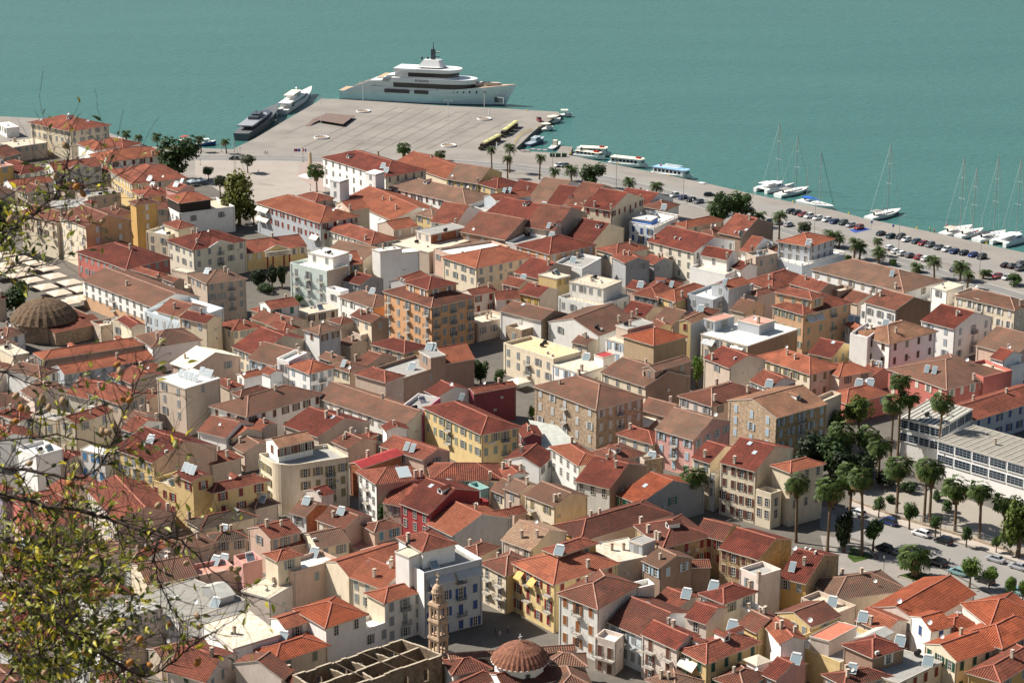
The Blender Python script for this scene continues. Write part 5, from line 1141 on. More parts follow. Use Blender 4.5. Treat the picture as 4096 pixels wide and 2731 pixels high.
# joints and stripes on the pier
T(1024,400)
jm=simple('pavement_joint',(.12,.10,.085),.9,noise=.2)
b=MB()
def jl(u0,v0,u1,v1,w=.42,z=G0+.012):
    a,c=at(u0,v0,G0),at(u1,v1,G0); n=Vector((-(c-a).y,(c-a).x,0)).normalized()*w/2
    b.poly([(q.x,q.y,z) for q in (a-n,c-n,c+n,a+n)],jm)
for q in ((270,310,560,190),(395,455,830,240),(530,455,1290,70),(660,475,1420,75),(800,490,1590,75),(935,495,1700,110),(1110,480,1850,110),(1280,490,1970,110),(1440,470,1960,200),(1560,460,2120,190),(1860,430,2300,200)): jl(*q)
for i in range(7): jl(980+26*i,285-13*i,1160+26*i,265-13*i+12,.3,G0+.016)
for i in range(8): jl(760+22*i,440-13*i,940+22*i,455-13*i,.3,G0+.016)
for i in range(9): jl(1750-10*i,130+32*i,2330-60*i,60+38*i,.16,G0+.016)
for q in ((300,300,760,340),(560,290,1300,370),(760,200,1500,250),(1100,100,1980,170),(640,380,1500,440)): jl(*q,.22,G0+.02)
for i in range(12): jl(1800+18*i,300-22*i,2040+12*i,250-16*i,.14,G0+.02)
struct('pavement_joints',b)
# oil stains and repairs on the pier
b=MB(); rs=random.Random(9); om=pave('stained_concrete',(.20,.18,.155),(.25,.225,.19),.5)
for i in range(46):
    c=at(rs.uniform(150,2250),rs.uniform(60,470),G0); n_=9; rr=rs.uniform(.6,3.2); el=rs.uniform(.4,1); aa=rs.uniform(0,3.1)
    b.poly([(c.x+rr*math.cos(t)*rs.uniform(.7,1.1),c.y+rr*el*math.sin(t+aa)*rs.uniform(.7,1.1),G0+.006+.0004*i) for t in [2*math.pi*k/n_ for k in range(n_)]],om)
struct('pavement_stains',b)
# street at the lower right
T(3072,1766)
sheet('street',[at(*p) for p in ((470,600),(640,600),(1300,800),(1850,965),(2400,1150),(3000,1350),(3000,1900),(2351,1560),(1650,1180),(1190,1010),(760,880),(480,800))],G0+.05,asph2)
sheet('school_yard',[at(*p) for p in ((760,520),(1010,300),(1700,480),(2600,820),(2900,1300),(2351,1050),(1180,690))],G0+.04,yard)
b=MB(); kl=[at(*p) for p in ((740,590),(1300,795),(1850,955),(2400,1140),(3000,1345))]; wl=[at(*p) for p in ((760,545),(1180,700),(1850,895),(2351,1060),(3000,1280))]
km=pave('kerb_stone',(.50,.44,.38),(.42,.36,.3),.4); sidep=pave('sidewalk_paving',(.42,.36,.31),(.36,.32,.27),.3)
for i in range(4):
    a,c=kl[i],kl[i+1]; d,e=wl[min(i,4)],wl[min(i+1,4)]
    b.prism([(a.x,a.y),(c.x,c.y),(e.x,e.y),(d.x,d.y)],G0,G0+.14,km,sidep)
struct('sidewalk',b)
sheet('plaza_pavement',[at(*p) for p in ((480,860),(760,900),(1190,1020),(1640,1190),(2351,1580),(2351,1800),(1200,1700),(600,1400))],G0+.055,pave('plaza_paving',(.27,.245,.215),(.22,.20,.18),.3))
# ---------------------------------------------------------------- special buildings
def hgt(u,vb,vt,z=G0):
    p=at(u,vb,z); dep=p.y*CP-(p.z-CAMZ)*SP; return p,(vb-vt)/TS*dep/FPX/CP
tile_old=RM('r5'); tile_r=RM('r4b'); tile_r2=RM('r2')
# domed hall by the square
T(0,1083)
p=at(405,425,G0+5.5); root=thing('domed_hall',(p.x,p.y,G0),R_(40),"old stone hall with wide ribbed tile dome beside the beige parasols","hall")
b=MB(); n=8; rr=8.9
b.prism([(rr*math.cos(math.pi*(2*k+1)/8),rr*math.sin(math.pi*(2*k+1)/8)) for k in range(8)],0,5.4,W('st'))
b.box(-3,12,-12,-4,0,4.2,W('st')); b.box(7,13,-7,7,0,4.4,W('st')); b.build('wall',root)
b=MB(); prof=[(9.7,5.3),(9.3,5.9),(8.2,7.4),(6.6,8.9),(4.5,10.1),(2.2,10.8),(.25,11.1)]; n=48
bm_=simple('dome_tiles',(.125,.085,.055),.9,0,.1,.5,1.3,.6)
base=len(b.v)
for r_,z in prof:
    for k in range(n): a=2*math.pi*k/n; q=r_*(1+(.022 if k%2 else -.022)*(r_>1)); b.v.append((q*math.cos(a),q*math.sin(a),z))
for i in range(len(prof)-1):
    for k in range(n): j=(k+1)%n; b.f.append((base+i*n+k,base+i*n+j,base+(i+1)*n+j,base+(i+1)*n+k)); b.m.append(b.mi(bm_))
b.lathe([(.3,11.0),(.3,11.5),(.05,11.7)],tile_r2,8); b.lathe([(0.1,5.2),(9.75,5.2),(9.75,5.35),(9.6,5.4)],bm_,24)
b.build('dome',root)
b=MB(); b.poly([(-3.4,-12.4,4.1),(12.4,-12.4,4.1),(12.4,-6,5.6),(-3.4,-6,5.6)],tile_r2); b.poly([(13.4,-7.4,4.2),(13.4,7.4,4.2),(7.6,7.4,5.9),(7.6,-7.4,5.9)],tile_r2); b.build('roof',root,uv=True)
# crenellated roofless ruin
T(1024,2390)
H_=8.5; z=G0+H_
q=[at(*c,z) for c in ((350,705),(1340,377),(1700,515),(640,885))]
root=thing('roofless_ruin',(q[3].x,q[3].y,G0),0,"roofless brown stone ruin with inner walls and arched window holes by the bell tower","ruin")
rm_=wallmat('ruin_masonry',(.25,.19,.135),.5,stone=True); o0=Vector((q[3].x,q[3].y,0))
tpm=simple('ruin_wall_top',(.42,.35,.26),.9,noise=.25,scale=1.2)
def wallseg(b,a,c,z1,holes=(),zt=0,th=.45,rough=True):
    a=Vector((a.x,a.y,0))-o0; c=Vector((c.x,c.y,0))-o0; d=(c-a); L=d.length; d.normalize(); n=Vector((-d.y,d.x,0))*th/2
    xs=[0]; hs=[]
    for cx,w,z0_,z2_ in sorted(holes): xs+=[cx*L-w/2,cx*L+w/2]; hs.append((cx*L-w/2,z0_,z2_))
    xs.append(L); rd=random.Random(int(L*10))
    for i in range(len(xs)-1):
        p0,p1=a+d*xs[i],a+d*xs[i+1]; hole=(i%2==1)
        pts=[p0-n,p1-n,p1+n,p0+n]
        if hole:
            h_=hs[i//2]; b.prism(pts,0,h_[1],rm_); b.prism(pts,h_[2],z1,rm_,tpm)
        else:
            m_=max(1,int((p1-p0).length/2)) if rough else 1
            for k in range(m_):
                a0,a1=p0.lerp(p1,k/m_),p0.lerp(p1,(k+1)/m_); b.prism([a0-n,a1-n,a1+n,a0+n],0,z1+rd.uniform(-.22,.12),rm_,tpm)
b=MB()
wallseg(b,q[0],q[1],H_,[(x,1.1,4.6,6.6) for x in(.22,.45,.6,.75,.9)]); wallseg(b,q[1],q[2],H_,[(.35,1.1,4.8,6.8),(.7,1.1,4.8,6.8)])
wallseg(b,q[3],q[2],H_,[(x,1.1,4.2,6.6) for x in(.2,.35,.52,.68,.86)]); wallseg(b,q[0],q[3],H_,[(.5,1.2,4.2,6.5)])
mid0,mid1=q[0].lerp(q[3],.55),q[1].lerp(q[2],.45); wallseg(b,mid0,mid1,H_-.3,[(.3,1.2,0,3),(.6,1.2,4,6)])
for f in(.3,.5,.72): wallseg(b,q[0].lerp(q[1],f),mid0.lerp(mid1,f+.02),H_-.6,[(.5,1,0,2.6)],th=.35)
wallseg(b,q[3].lerp(q[2],.42),mid0.lerp(mid1,.45),H_-.6,th=.35)
b.build('wall',root)
b=MB()
for f in(.36,.62,.8):
    a=q[0].lerp(q[1],f)-o0; c=q[3].lerp(q[2],f)-o0; b.tube([(a.x,a.y,H_-.1),(c.x,c.y,H_-.1)],.09,simple('rusty_beam',(.10,.07,.05),.8,noise=.3),5)
b.build('beam',root)
# stone bell tower
p=at(1676,520,G0+6); root=thing('bell_tower',(p.x,p.y,G0),R_(-42),"slender pink stone bell tower with open arches, small dome and cross","bell tower")
sm=simple('pink_limestone',(.44,.32,.22),.85,0,.2,.2,1.5,.3); b=MB(); w=1.08
b.box(-2.0,2.0,-2.0,2.0,0,6.0,sm); b.box(-2.2,2.2,-2.2,2.2,6,6.4,sm); b.build('base',root)
b=MB(); z=6.4
for lev,hh in enumerate((3.4,3.2,3.0)):
    for sx in(-1,1):
        for sy in(-1,1): b.box(sx*w-.22,sx*w+.22,sy*w-.22,sy*w+.22,z,z+hh-.4,sm)
    for sx,sy in((0,1),(0,-1),(1,0),(-1,0)): b.lathe([(.15,z),(.13,z+hh-.5),(.2,z+hh-.4)],sm,8,(sx*w,sy*w))
    for a0,a1,c0,c1 in((-w,w,-w-.25,-w+.25),(-w,w,w-.25,w+.25),(-w-.25,-w+.25,-w+.25,w-.25),(w-.25,w+.25,-w+.25,w-.25)): b.box(a0,a1,c0,c1,z+hh-.75,z+hh-.35,sm)
    b.box(-w-.38,w+.38,-w-.38,w+.38,z+hh-.35,z+hh,sm); b.box(-w-.28,w+.28,-w-.28,w+.28,z+hh-.001,z+hh+.25,sm); z+=hh+.22; w*=.95
b.build('arcade',root)
b=MB(); 
for k in range(8):
    a=2*math.pi*(k+.5)/8; b.lathe([(.16,z),(.16,z+1.9)],sm,6,(.92*math.cos(a),.92*math.sin(a)))
b.lathe([(1.08,z),(1.08,z+.35)],sm,8); b.lathe([(.86,z+.3),(.86,z+.9)],sm,8); b.lathe([(1.2,z+1.85),(1.2,z+2.1),(1.1,z+2.15),(.98,z+2.8),(.65,z+3.35),(.22,z+3.6),(.2,z+4.2),(.32,z+4.4),(.08,z+4.6)],sm,16); b.build('lantern_dome',root)
b=MB(); b.box(-.06,.06,-.06,.06,z+4.5,z+5.9,sm); b.box(-.42,.42,-.059,.061,z+5.15,z+5.29,sm); b.build('cross',root)
for lv in range(3):
    b=MB(); b.lathe([(.34,7.7+lv*3.4),(.3,7.9+lv*3.4),(.2,8.3+lv*3.4),(.05,8.45+lv*3.4)],simple('bronze',(.06,.05,.035),.5,.6,noise=0),12); b.build('bell',root)
# foreground church
T(2048,2390)
p=at(75,545,G0+8.2); root=thing('church',(p.x,p.y,G0),R_(35),"old white church with tile covered domes at the bottom centre","church"); CUR=(root,Vector((p.x,p.y,G0)),R_(35),True); DH=0
b=MB(); b.lathe([(4.7,0),(4.7,8.1)],W('wh'),12); b.build('drum',root)
b=MB(); n=64; prof=[(5.4,7.9),(4.8,8.8),(3.8,9.8),(2.5,10.6),(1.2,11.2),(.15,11.6)]; base=0
dm=simple('church_dome_tiles',(.19,.085,.055),.9,0,.15,.45,1.6,.6)
for r_,z in prof:
    for k in range(n): a=2*math.pi*k/n; qq=r_*(1+(.02 if k%2 else -.02)*(r_>1)); b.v.append((qq*math.cos(a),qq*math.sin(a),z))
for i in range(len(prof)-1):
    for k in range(n): j=(k+1)%n; b.f.append((i*n+k,i*n+j,(i+1)*n+j,(i+1)*n+k)); b.m.append(b.mi(dm))
b.lathe([(.1,7.8),(5.42,7.8),(5.42,7.92)],W('wh'),32); b.build('dome',root)
b=MB(); b.box(-.05,.05,-.05,.05,11.5,12.9,W('wh')); b.box(-.4,.4,-.049,.051,12.2,12.32,W('wh')); b.build('cross',root)
for k in(3.6,4.4,5.3):
    b=MB(); b.box(-.4,.4,-.03,0,-.55,.55,dark()); o=b.build('window',root); a=k; o.location=(4.75*math.cos(a),4.75*math.sin(a),6.4); o.rotation_euler=(0,0,a+math.pi/2)
for pts,h_,rf,wl,rc in (("-590,545 -570,560 590,478",6.8,"gb","be","r5"),("-610,575 -540,700 -210,635",6,"hip","wh","r4b"),("-560,800 -500,900 -190,690",5.2,"hip","be","r4b"),("300,490 352,598 668,640",6,"hip","be","r5"),("350,640 420,860 720,800",4.8,"hip","be","r5"),("-200,690 -60,860 380,740",5.4,"gb","wh","r4b")):
    V(pts,h_,rf,wl,rc,a=0,b=0)
# lattice mast
T(0,400)
p,h=hgt(325,562,218); root=thing('lattice_mast',p,0,"thin grey lattice antenna mast in front of the beige flat block","mast"); b=MB(); gm=simple('galvanised',(.20,.19,.18),.5,.5,noise=0)
for k in range(4):
    a=k*math.pi/2; b.tube([(.55*math.cos(a),.55*math.sin(a),0),(.4*math.cos(a),.4*math.sin(a),h)],.05,gm,4)
for i in range(22):
    z0,z1=h*i/22,h*(i+1)/22
    for k in range(4):
        a0,a1=k*math.pi/2,(k+1)*math.pi/2; r0=.55-.15*i/22; b.tube([(r0*math.cos(a0),r0*math.sin(a0),z0),(r0*math.cos(a1),r0*math.sin(a1),z1)],.03,gm,3,False)
b.tube([(0,0,0),(0,0,h)],.12,gm,5); b.build('lattice',root)
# ---------------------------------------------------------------- parasols of the square
def parasol(s=2.2,h=3.4,label='',loc=(0,0,G0),m=None,cat='parasol',grp=None,name='parasol'):
    r=thing(name,loc,R_(40),label,cat,grp); m=m or simple('beige_canvas',(.60,.50,.38),.85,noise=.06,scale=1)
    b=MB(); P4=[(-s,-s),(s,-s),(s,s),(-s,s)]
    for i in range(4):
        a,c=P4[i],P4[(i+1)%4]; md=((a[0]+c[0])/2*1.0,(a[1]+c[1])/2*1.0)
        b.poly([(a[0],a[1],h-.9),(md[0],md[1],h-.82),(0,0,h)],m); b.poly([(md[0],md[1],h-.82),(c[0],c[1],h-.9),(0,0,h)],m)
        b.poly([(a[0],a[1],h-1.15),(c[0],c[1],h-1.15),(c[0],c[1],h-.9),(a[0],a[1],h-.9)],m)
    b.build('canopy',r); b=MB(); b.tube([(0,0,0),(0,0,h+.1)],.05,simple('pole_grey',(.25,.24,.22),.5,noise=0),6); b.lathe([(.45,0),(.45,.12)],simple('pole_grey',(.25,.24,.22)),10); b.build('pole',r); return r
T(0,1083)
pl=[("furthest left of the beige parasols, cut by the left edge",0,-15),("beige parasol at the left end of the second row",150,12),("beige parasol beside the shrubs above the dome, second from the left",290,62),("beige parasol right above the tip of the dome",420,122),("beige parasol directly in front of the long black shuttered house, upper",640,82),("beige parasol between the dome and the black shuttered house",542,178),("beige parasol touching the corner of the black shuttered house",745,140),("lower small beige parasol beside the dome's right shoulder",622,262),("lowest right beige parasol against the peach wall",722,230),("beige parasol in the back row below the cream balconied house",500,25)]
for l,u,v_ in pl: parasol(3.0,3.6,l,Vector((*at(u,v_,G0+3.5).xy,G0)),grp='beige parasols over the square cafes')
T(0,400)
for l,u,v_ in (("beige parasol at the left edge under the balconied house",55,1395),("beige parasol second from left in the far row under the balconied house",185,1435),("beige parasol third in the far row under the balconied house",315,1475),("beige parasol at the far right end of the back row by the ornate house",440,1520),("beige parasol in the middle row near the left edge",60,1490),("beige parasol in the middle of the cafe square",200,1530)):
    parasol(3.0,3.6,l,Vector((*at(u,v_,G0+3.5).xy,G0)),grp='beige parasols over the square cafes')
T(2048,1083)
parasol(2.3,3.2,"square cream parasol under the cream flat roofed house",Vector((*at(65,980,G0+3.2).xy,G0)),simple('cream_canvas',(.72,.64,.50),.8,noise=.05))
def awning(label,pts,h0,h1,m,name='awning'):
    P=[at(u,v_,G0+hh) for (u,v_),hh in zip(pts,(h1,h1,h0,h0))]; r=thing(name,(P[3].x,P[3].y,G0),0,label,'awning'); o=Vector((P[3].x,P[3].y,G0)); b=MB()
    Q=[p-o for p in P]; b.poly(Q,m); b.poly([q-Vector((0,0,.06)) for q in Q[::-1]],m); b.poly([Q[3],Q[2],Q[2]-Vector((0,0,.3)),Q[3]-Vector((0,0,.3))],m); b.build('canopy',r)
    b=MB()
    for q_ in Q[2:]: b.tube([(q_.x,q_.y,0),(q_.x,q_.y,q_.z)],.05,simple('pole_grey',(.25,.24,.22)),5)
    b.build('pole',r)
cvm=simple('cream_canvas',(.72,.64,.50),.8,noise=.05)
awning("cream shop awning right of the stone mansion",[(1185,1290),(1345,1345),(1260,1425),(1185,1425)],2.8,3.8,cvm)
awning("glazed grey market canopy between the stone mansion and the yellow corner house",[(150,1365),(420,1420),(660,1640),(280,1640)],3.5,4.5,simple('corrugated_glazing',(.42,.43,.38),.5,noise=.15,scale=.8),'market_canopy')
T(3072,1766)
awning("pale cafe canopy at the plaza behind the tan tiled hall",[(890,1185),(1110,1250),(1060,1290),(810,1215)],2.6,2.9,cvm)
awning("cream awning on the terrace above the red ribbed roof",[(20,870),(175,905),(130,980),(-20,960)],8.4,8.8,cvm)
# ---------------------------------------------------------------- boats
BW=simple('boat_white',(.74,.74,.72),.35,0,.5,.04,.5); BG=simple('boat_glass',(.02,.025,.03),.12,0,.6,noise=0)
TK=simple('teak_deck',(.48,.34,.22),.7,noise=.1,scale=1); GYH=simple('boat_dark_grey',(.06,.07,.085),.3,0,.5,.05); RB=simple('raft_red',(.50,.06,.04),.5,noise=0)
CT=simple('boat_canvas',(.72,.66,.52),.8,noise=.06); BLP=simple('boat_blue',(.10,.28,.55),.5,noise=0); BK=simple('black_trim',(.02,.02,.02),.5,noise=0); ALU=simple('aluminium_mast',(.45,.45,.44),.35,.6,noise=0)
DKW=simple('boat_deck_pale',(.62,.60,.56),.6,noise=.08)
def hull(r,L,Bm,f0,f1,m=BW,dk=DKW,full=.55,tr=.8,boot=BK,name='hull'):
    b=MB(); n=14; S=[]
    for i in range(n+1):
        t=i/n; x=-L/2+L*t
        w=Bm/2*(tr+(1-tr)*min(1,t/.35)) if t<.35 else Bm/2*(1-max(0,(t-full)/(1-full))**2.1)
        w=max(w,.04); z=f0+(f1-f0)*t**1.7
        wl=w*(.86 if t<full else .86-.5*(t-full)/(1-full)); xw=x-(L*.07*max(0,(t-.7)/.3)**1.2)
        S.append([(xw,-.0,-.9),(xw,-wl,-.1),(xw,-wl*1.02,.25),(x,-w,z),(x,-w+.03 if w>.1 else -.01,z+.12),(x,w-.03 if w>.1 else .01,z+.12),(x,w,z),(xw,wl*1.02,.25),(xw,wl,-.1)])
    k=9; 
    for s in S: b.v+=s
    for i in range(n):
        for j in range(k):
            jj=(j+1)%k; b.f.append((i*k+j,(i+1)*k+j,(i+1)*k+jj,i*k+jj)); b.m.append(b.mi(dk if j==4 else (boot if j in(0,1,7,8) else m)))
    b.f.append(tuple(range(k))); b.m.append(b.mi(m)); b.f.append(tuple(n*k+j for j in range(k))[::-1]); b.m.append(b.mi(m))
    return b.build(name,r)
def plan(x0,x1,w,nose=.35,tail=0,n=7):   # outline with a rounded front
    L=x1-x0; P=[(x0,-w*(1-tail)),(x0+L*.08,-w)]
    for i in range(n+1):
        a=math.pi/2*i/n; P.append((x1-L*nose+L*nose*math.sin(a),-w*math.cos(a)))
    return P[:-1]+[(x1,0)]+[(x,-y) for x,y in P[:-1][::-1]]
def deckhouse(r,x0,x1,w,z0,z1,m=BW,nose=.35,band=None,name='deckhouse',slope=.0):
    b=MB(); b.prism(plan(x0,x1,w,nose),z0,z1,m); o=b.build(name,r)
    if band:
        za,zb,xa,xb=band; c=MB(); P=[p for p in plan(x0-.02,x1+.05,w+.05,nose)]
        P=[(max(xa,min(xb,x)),y) for x,y in P]; c.prism(P,za,zb,BG); c.build('window_band',r)
    return o
def frame(r_sw,r_bw,off,up=False):
    pass
T(900,150,1.96)
p0,p1=at(905,492,0),at(2195,556,0); d=(p1-p0); L=d.length+5; rz=math.atan2(d.y,d.x); n=Vector((-d.y,d.x,0)).normalized()
c=(p0+p1)/2+n*7.2+d.normalized()*1.2
y=thing('motor_yacht',(c.x,c.y,0),rz,"huge white motor yacht with black mast moored along the far side of the pier","yacht")
s=L/84.0
hull(y,L,13.4*s,4.2,9.9,m=simple('yacht_white',(.80,.80,.79),.3,0,.5,.03,.3),dk=TK,full=.5,tr=.82)
X=lambda px:-L/2+(px-865)/(2255-865)*L
deckhouse(y,X(1120),X(1930),6.3*s,4,9.6,BW,.30,(7.2,9.35,X(1310),X(1930)))
b=MB()
for sy in(-1,1):
    # swept side wings of the superstructure
    prof=[(X(905),4.2),(X(960),5.8),(X(1130),9.8),(X(1215),10.1),(X(1265),12.6),(X(1330),13.0),(X(1385),15.4),(X(1500),15.8),(X(1500),14.8),(X(1410),14.3),(X(1385),12.4),(X(1300),11.9),(X(1275),9.6),(X(1180),9.0),(X(1130),7.2),(X(1280),7.4),(X(1240),5.4),(X(1080),4.4)]
    y0,y1=sy*6.35*s,sy*6.6*s
    k=len(prof); bb=len(b.v); b.v+=[(x,y0,z) for x,z in prof]+[(x,y1,z) for x,z in prof]
    b.f.append(tuple(range(bb,bb+k))); b.m.append(b.mi(BW)); b.f.append(tuple(range(bb+k,bb+2*k))[::-1]); b.m.append(b.mi(BW))
    for i in range(k): j=(i+1)%k; b.f.append((bb+i,bb+j,bb+k+j,bb+k+i)); b.m.append(b.mi(BW))
b.build('side_wing',y)
b=MB()
for x0,x1,w,z in((1080,1240,6.3,7.6),(1180,1340,6.3,11.4),(1330,1500,6.0,15.4)): b.prism([(X(x0),-w*s),(X(x1),-w*s),(X(x1),w*s),(X(x0),w*s)],z-.35,z,BW,TK)
b.build('aft_deck',y)
deckhouse(y,X(1230),X(1945),6.6*s,9.6,11.6,BW,.22,name='upper_deck')
deckhouse(y,X(1320),X(1800),5.6*s,11.6,14.6,BW,.25,(12.2,14.1,X(1425),X(1800)))
deckhouse(y,X(1310),X(1825),6.1*s,14.6,15.9,BW,.22,name='sun_deck'); deckhouse(y,X(1500),X(1700),4.4*s,15.9,16.6,BW,.3,(16.0,16.5,X(1520),X(1700)),name='bridge_coaming')
b=MB(); q0=plan(X(1480),X(1700),3.2*s,.15); q1=[(X(1530)+(x-X(1480))*.62,yy*.6) for x,yy in q0]; k=len(q0); b.v+=[(x,yy,15.8) for x,yy in q0]+[(x,yy,19.6) for x,yy in q1]
for i in range(k): j=(i+1)%k; b.f.append((i,j,k+j,k+i)); b.m.append(b.mi(BW))
b.f.append(tuple(k+i for i in range(k))); b.m.append(b.mi(BW)); b.build('radar_house',y)
b=MB(); x=X(1600); b.prism([(x-1.1,-.5),(x+.9,-.5),(x+.9,.5),(x-1.1,.5)],19.5,24.4,GYH); b.tube([(x,0,24),(x,0,27.6)],[.3,.1],GYH,6); b.box(x-.3,x+3.2,-.15,.15,22.8,23.1,GYH); b.box(x-.3,x+3.0,-.15,.15,20.8,21.1,GYH); b.box(x+1.6,x+3.6,-1.2,-.9,23.2,23.5,BW)
b.build('mast',y)
for u in(1500,1545):
    b=MB(); b.tube([(0,0,0),(0,0,1.4)],.12,BK,6); b.lathe([(.2,1.2),(.62,1.6),(.62,2.1),(.2,2.5)],BK,10); o=b.build('radar_dome',y); o.location=(X(u),1.5,18.0)
for x0,x1 in((1240,1440),(1478,1590)):
    b=MB(); b.box(X(x0),X(x1),-6.80*s,-6.62*s,4.6,6.3,BG); b.build('window_band',y)
for i,u in enumerate((1662,1707,1781,1813,1860,1907,1958,2018)):
    t=(X(u)+L/2)/L; w=13.4*s/2*(1-max(0,(t-.5)/.5)**2.1); b=MB(); b.box(-.35,.35,-.12,.12,-.6,.6,BG); o=b.build('porthole',y); o.location=(X(u),-w*(1.0-.1*t),6.2); o.rotation_euler=(0,0,0)
b=MB(); 
for u in(1990,2060): b.prism(plan(X(u)-4.4,X(u)+4.4,1.3,.4),9.0,10.3,simple('tender_cover',(.42,.38,.33),.8,noise=.1))
b.build('tender_cover',y)
b=MB(); b.box(-2.6,2.6,-.1,.1,-1.2,1.2,GYH); b.box(-2.9,2.9,-.06,.06,-1.35,1.35,BW); o=b.build('anchor_recess',y); o.location=(X(2130),-3.9*s,3.0); o.rotation_euler=(0,0,R_(-24))
cu=bpy.data.curves.new('lettering','FONT'); cu.body='RORAIMA'; cu.size=1.5; cu.extrude=.03; cu.align_x='CENTER'; cu.materials.append(simple('letter_black',(.02,.02,.02)))
t_=textmesh(cu); t_.parent=y; t_.location=(X(1540),-6.66*s,10.05); t_.rotation_euler=(math.pi/2,0,0)
def lay(u0,v0,u1,v1,name,label,cat,z=0):
    a,b_=at(u0,v0,z),at(u1,v1,z); d=b_-a; c=(a+b_)/2; return thing(name,(c.x,c.y,0),math.atan2(d.y,d.x),label,cat),d.length
# two smaller motor yachts at the pier's left side
y,L=lay(450,605,682,440,'motor_yacht',"white three deck motor yacht moored stern to the pier beside the dark one","yacht")
hull(y,L,6.6,1.9,3.6); deckhouse(y,-L*.38,L*.22,2.7,1.8,4.1,BW,.3,(2.7,3.6,-L*.3,L*.24)); deckhouse(y,-L*.44,L*.12,2.8,4.1,4.5,BW,.25,name='fly_deck'); deckhouse(y,-L*.22,L*.06,2.0,4.5,6.0,BW,.4,(5.0,5.6,-L*.15,L*.07)); 
b=MB(); b.box(-L*.3,-L*.02,-2.2,2.2,6.6,6.75,CT); b.lathe([(.3,6.7),(.5,7.2),(.5,7.6),(.1,8)],BW,8,(-1,0)); 
for x in(-L*.28,-L*.04):
    for yy in(-2,2): b.tube([(x,yy,4.5),(x,yy,6.6)],.06,BW,4)
b.build('hardtop',y); b=MB(); b.box(-L*.37,-L*.3,-2.74,-1.2,2.0,3.8,BG); b.build('door',y)
T(0,400)
y,L=lay(2215,375,2560,118,'motor_yacht',"dark grey motor yacht moored beside the white one at the pier","yacht")
hull(y,L,8.2,3.0,4.4,m=simple('yacht_grey',(.10,.105,.12),.3,0,.5,.05),dk=simple('deck_dark',(.13,.13,.135),.5,noise=.15)); deckhouse(y,-L*.3,L*.22,2.9,2.5,4.8,GYH,.4,(3.2,4.2,-L*.29,L*.24)); deckhouse(y,-L*.40,L*.08,3.4,4.8,5.3,simple('fly_deck_grey',(.30,.31,.33),.4,noise=.05),.3,name='fly_deck'); deckhouse(y,-L*.2,L*.02,2.0,5.3,6.5,GYH,.3)
b=MB(); b.box(-L*.14,-L*.02,-1.8,1.8,6.9,7.1,GYH); b.tube([(-L*.1,0,6.5),(-L*.1,0,8.4)],.12,BK,6); b.build('radar_arch',y)
# awning covered taxi boats at the pier corner
T(1850,380,2.352)
def taxi(u0,v0,u1,v1,label,cv=CT,hm=BW):
    y,L=lay(u0,v0,u1,v1,'awning_boat',label,'boat'); hull(y,L,3.4,.9,1.7,m=hm); b=MB(); b.box(-L*.34,L*.2,-1.6,1.6,3.0,3.12,cv); b.build('canopy',y); b=MB()
    for x in(-L*.32,L*.18):
        for yy in(-1.45,1.45): b.tube([(x,yy,.9),(x,yy,3.0)],.05,ALU,4)
    b.build('pole',y); b=MB(); b.box(-L*.05,L*.12,-.8,.8,.9,2.2,hm); b.box(L*.121,L*.125,-.7,.7,1.5,2.1,BG); b.build('cabin',y)
taxi(905,205,1030,205,"white excursion boat with cream awning, furthest out at the pier corner")
taxi(790,275,925,250,"middle one of three cream awning boats at the pier")
taxi(735,340,855,330,"white boat with oval cream awning, nearest of the three awning boats")
y,L=lay(610,488,768,432,'patrol_boat',"grey blue patrol boat with white cabin in the pier corner","boat"); hull(y,L,3.6,1.1,1.9,m=simple('patrol_blue',(.10,.14,.20),.4,noise=.05),dk=simple('patrol_deck',(.30,.34,.38),.6,noise=.05)); deckhouse(y,-L*.15,L*.2,1.25,1.1,2.9,simple('patrol_cabin',(.45,.50,.54),.4,noise=.04),.3,(1.9,2.6,-L*.1,L*.22)); b=MB(); b.tube([(0,0,2.9),(0,0,4.2)],.05,ALU,4); b.box(-.4,.4,-.9,.9,3.2,3.3,BW); b.build('mast',y)
y,L=lay(825,525,920,470,'workboat',"small workboat with tall cream wheelhouse beside the outdoor tables","boat"); hull(y,L,2.8,.8,1.5,m=simple('patrol_deck',(.30,.34,.38))); b=MB(); b.box(-.9,.9,-.9,.9,.9,3.2,CT); b.box(-.7,.7,-.93,-.9,2.1,2.8,BG); b.box(.9,.93,-.7,.7,2.1,2.8,BG); b.build('wheelhouse',y); b=MB(); b.tube([(0,0,3.2),(0,0,5)],.05,ALU,4); b.build('mast',y)
T(2048,400)
def ferry(u0,v0,u1,v1,label,roofm,B_=4.6,two=False,raft=True,househ=2.3):
    y,L=lay(u0,v0,u1,v1,'passenger_boat',label,'boat'); hull(y,L,B_,1.1,1.8)
    w=B_/2-.35; x0,x1=-L*.42,L*.36; b=MB(); b.prism(plan(x0,x1,w,.08),1.15,1.15+househ,BW); b.build('cabin',y)
    k=max(4,int((x1-x0)/1.9))
    for i in range(k):
        xa=x0+.5+(x1-x0-2)*i/k
        for sy in(-1,1):
            b=MB(); b.box(0,1.15,-.02,.02,0,.95,BG); o=b.build('window',y); o.location=(xa,sy*(w+.03),2.0)
    for i in range(3): b=MB(); b.box(-.02,.02,0,.8,0,.85,BG); o=b.build('window',y); o.location=(x1+.03-abs(i-1)*.05,-1.35+i*.95,2.1)
    b=MB(); b.prism(plan(x0-.3,x1+.3,w+.25,.08),1.15+househ,1.3+househ,roofm); b.build('roof',y); z=1.3+househ
    if raft:
        for i in range(2): b=MB(); b.tube([(-.7,0,0),(.7,0,0)],.34,RB,8); o=b.build('life_raft',y); o.location=(x1-1.6-i*1.0,0,z+.35); o.rotation_euler=(0,0,R_(70))
    return y,L,z
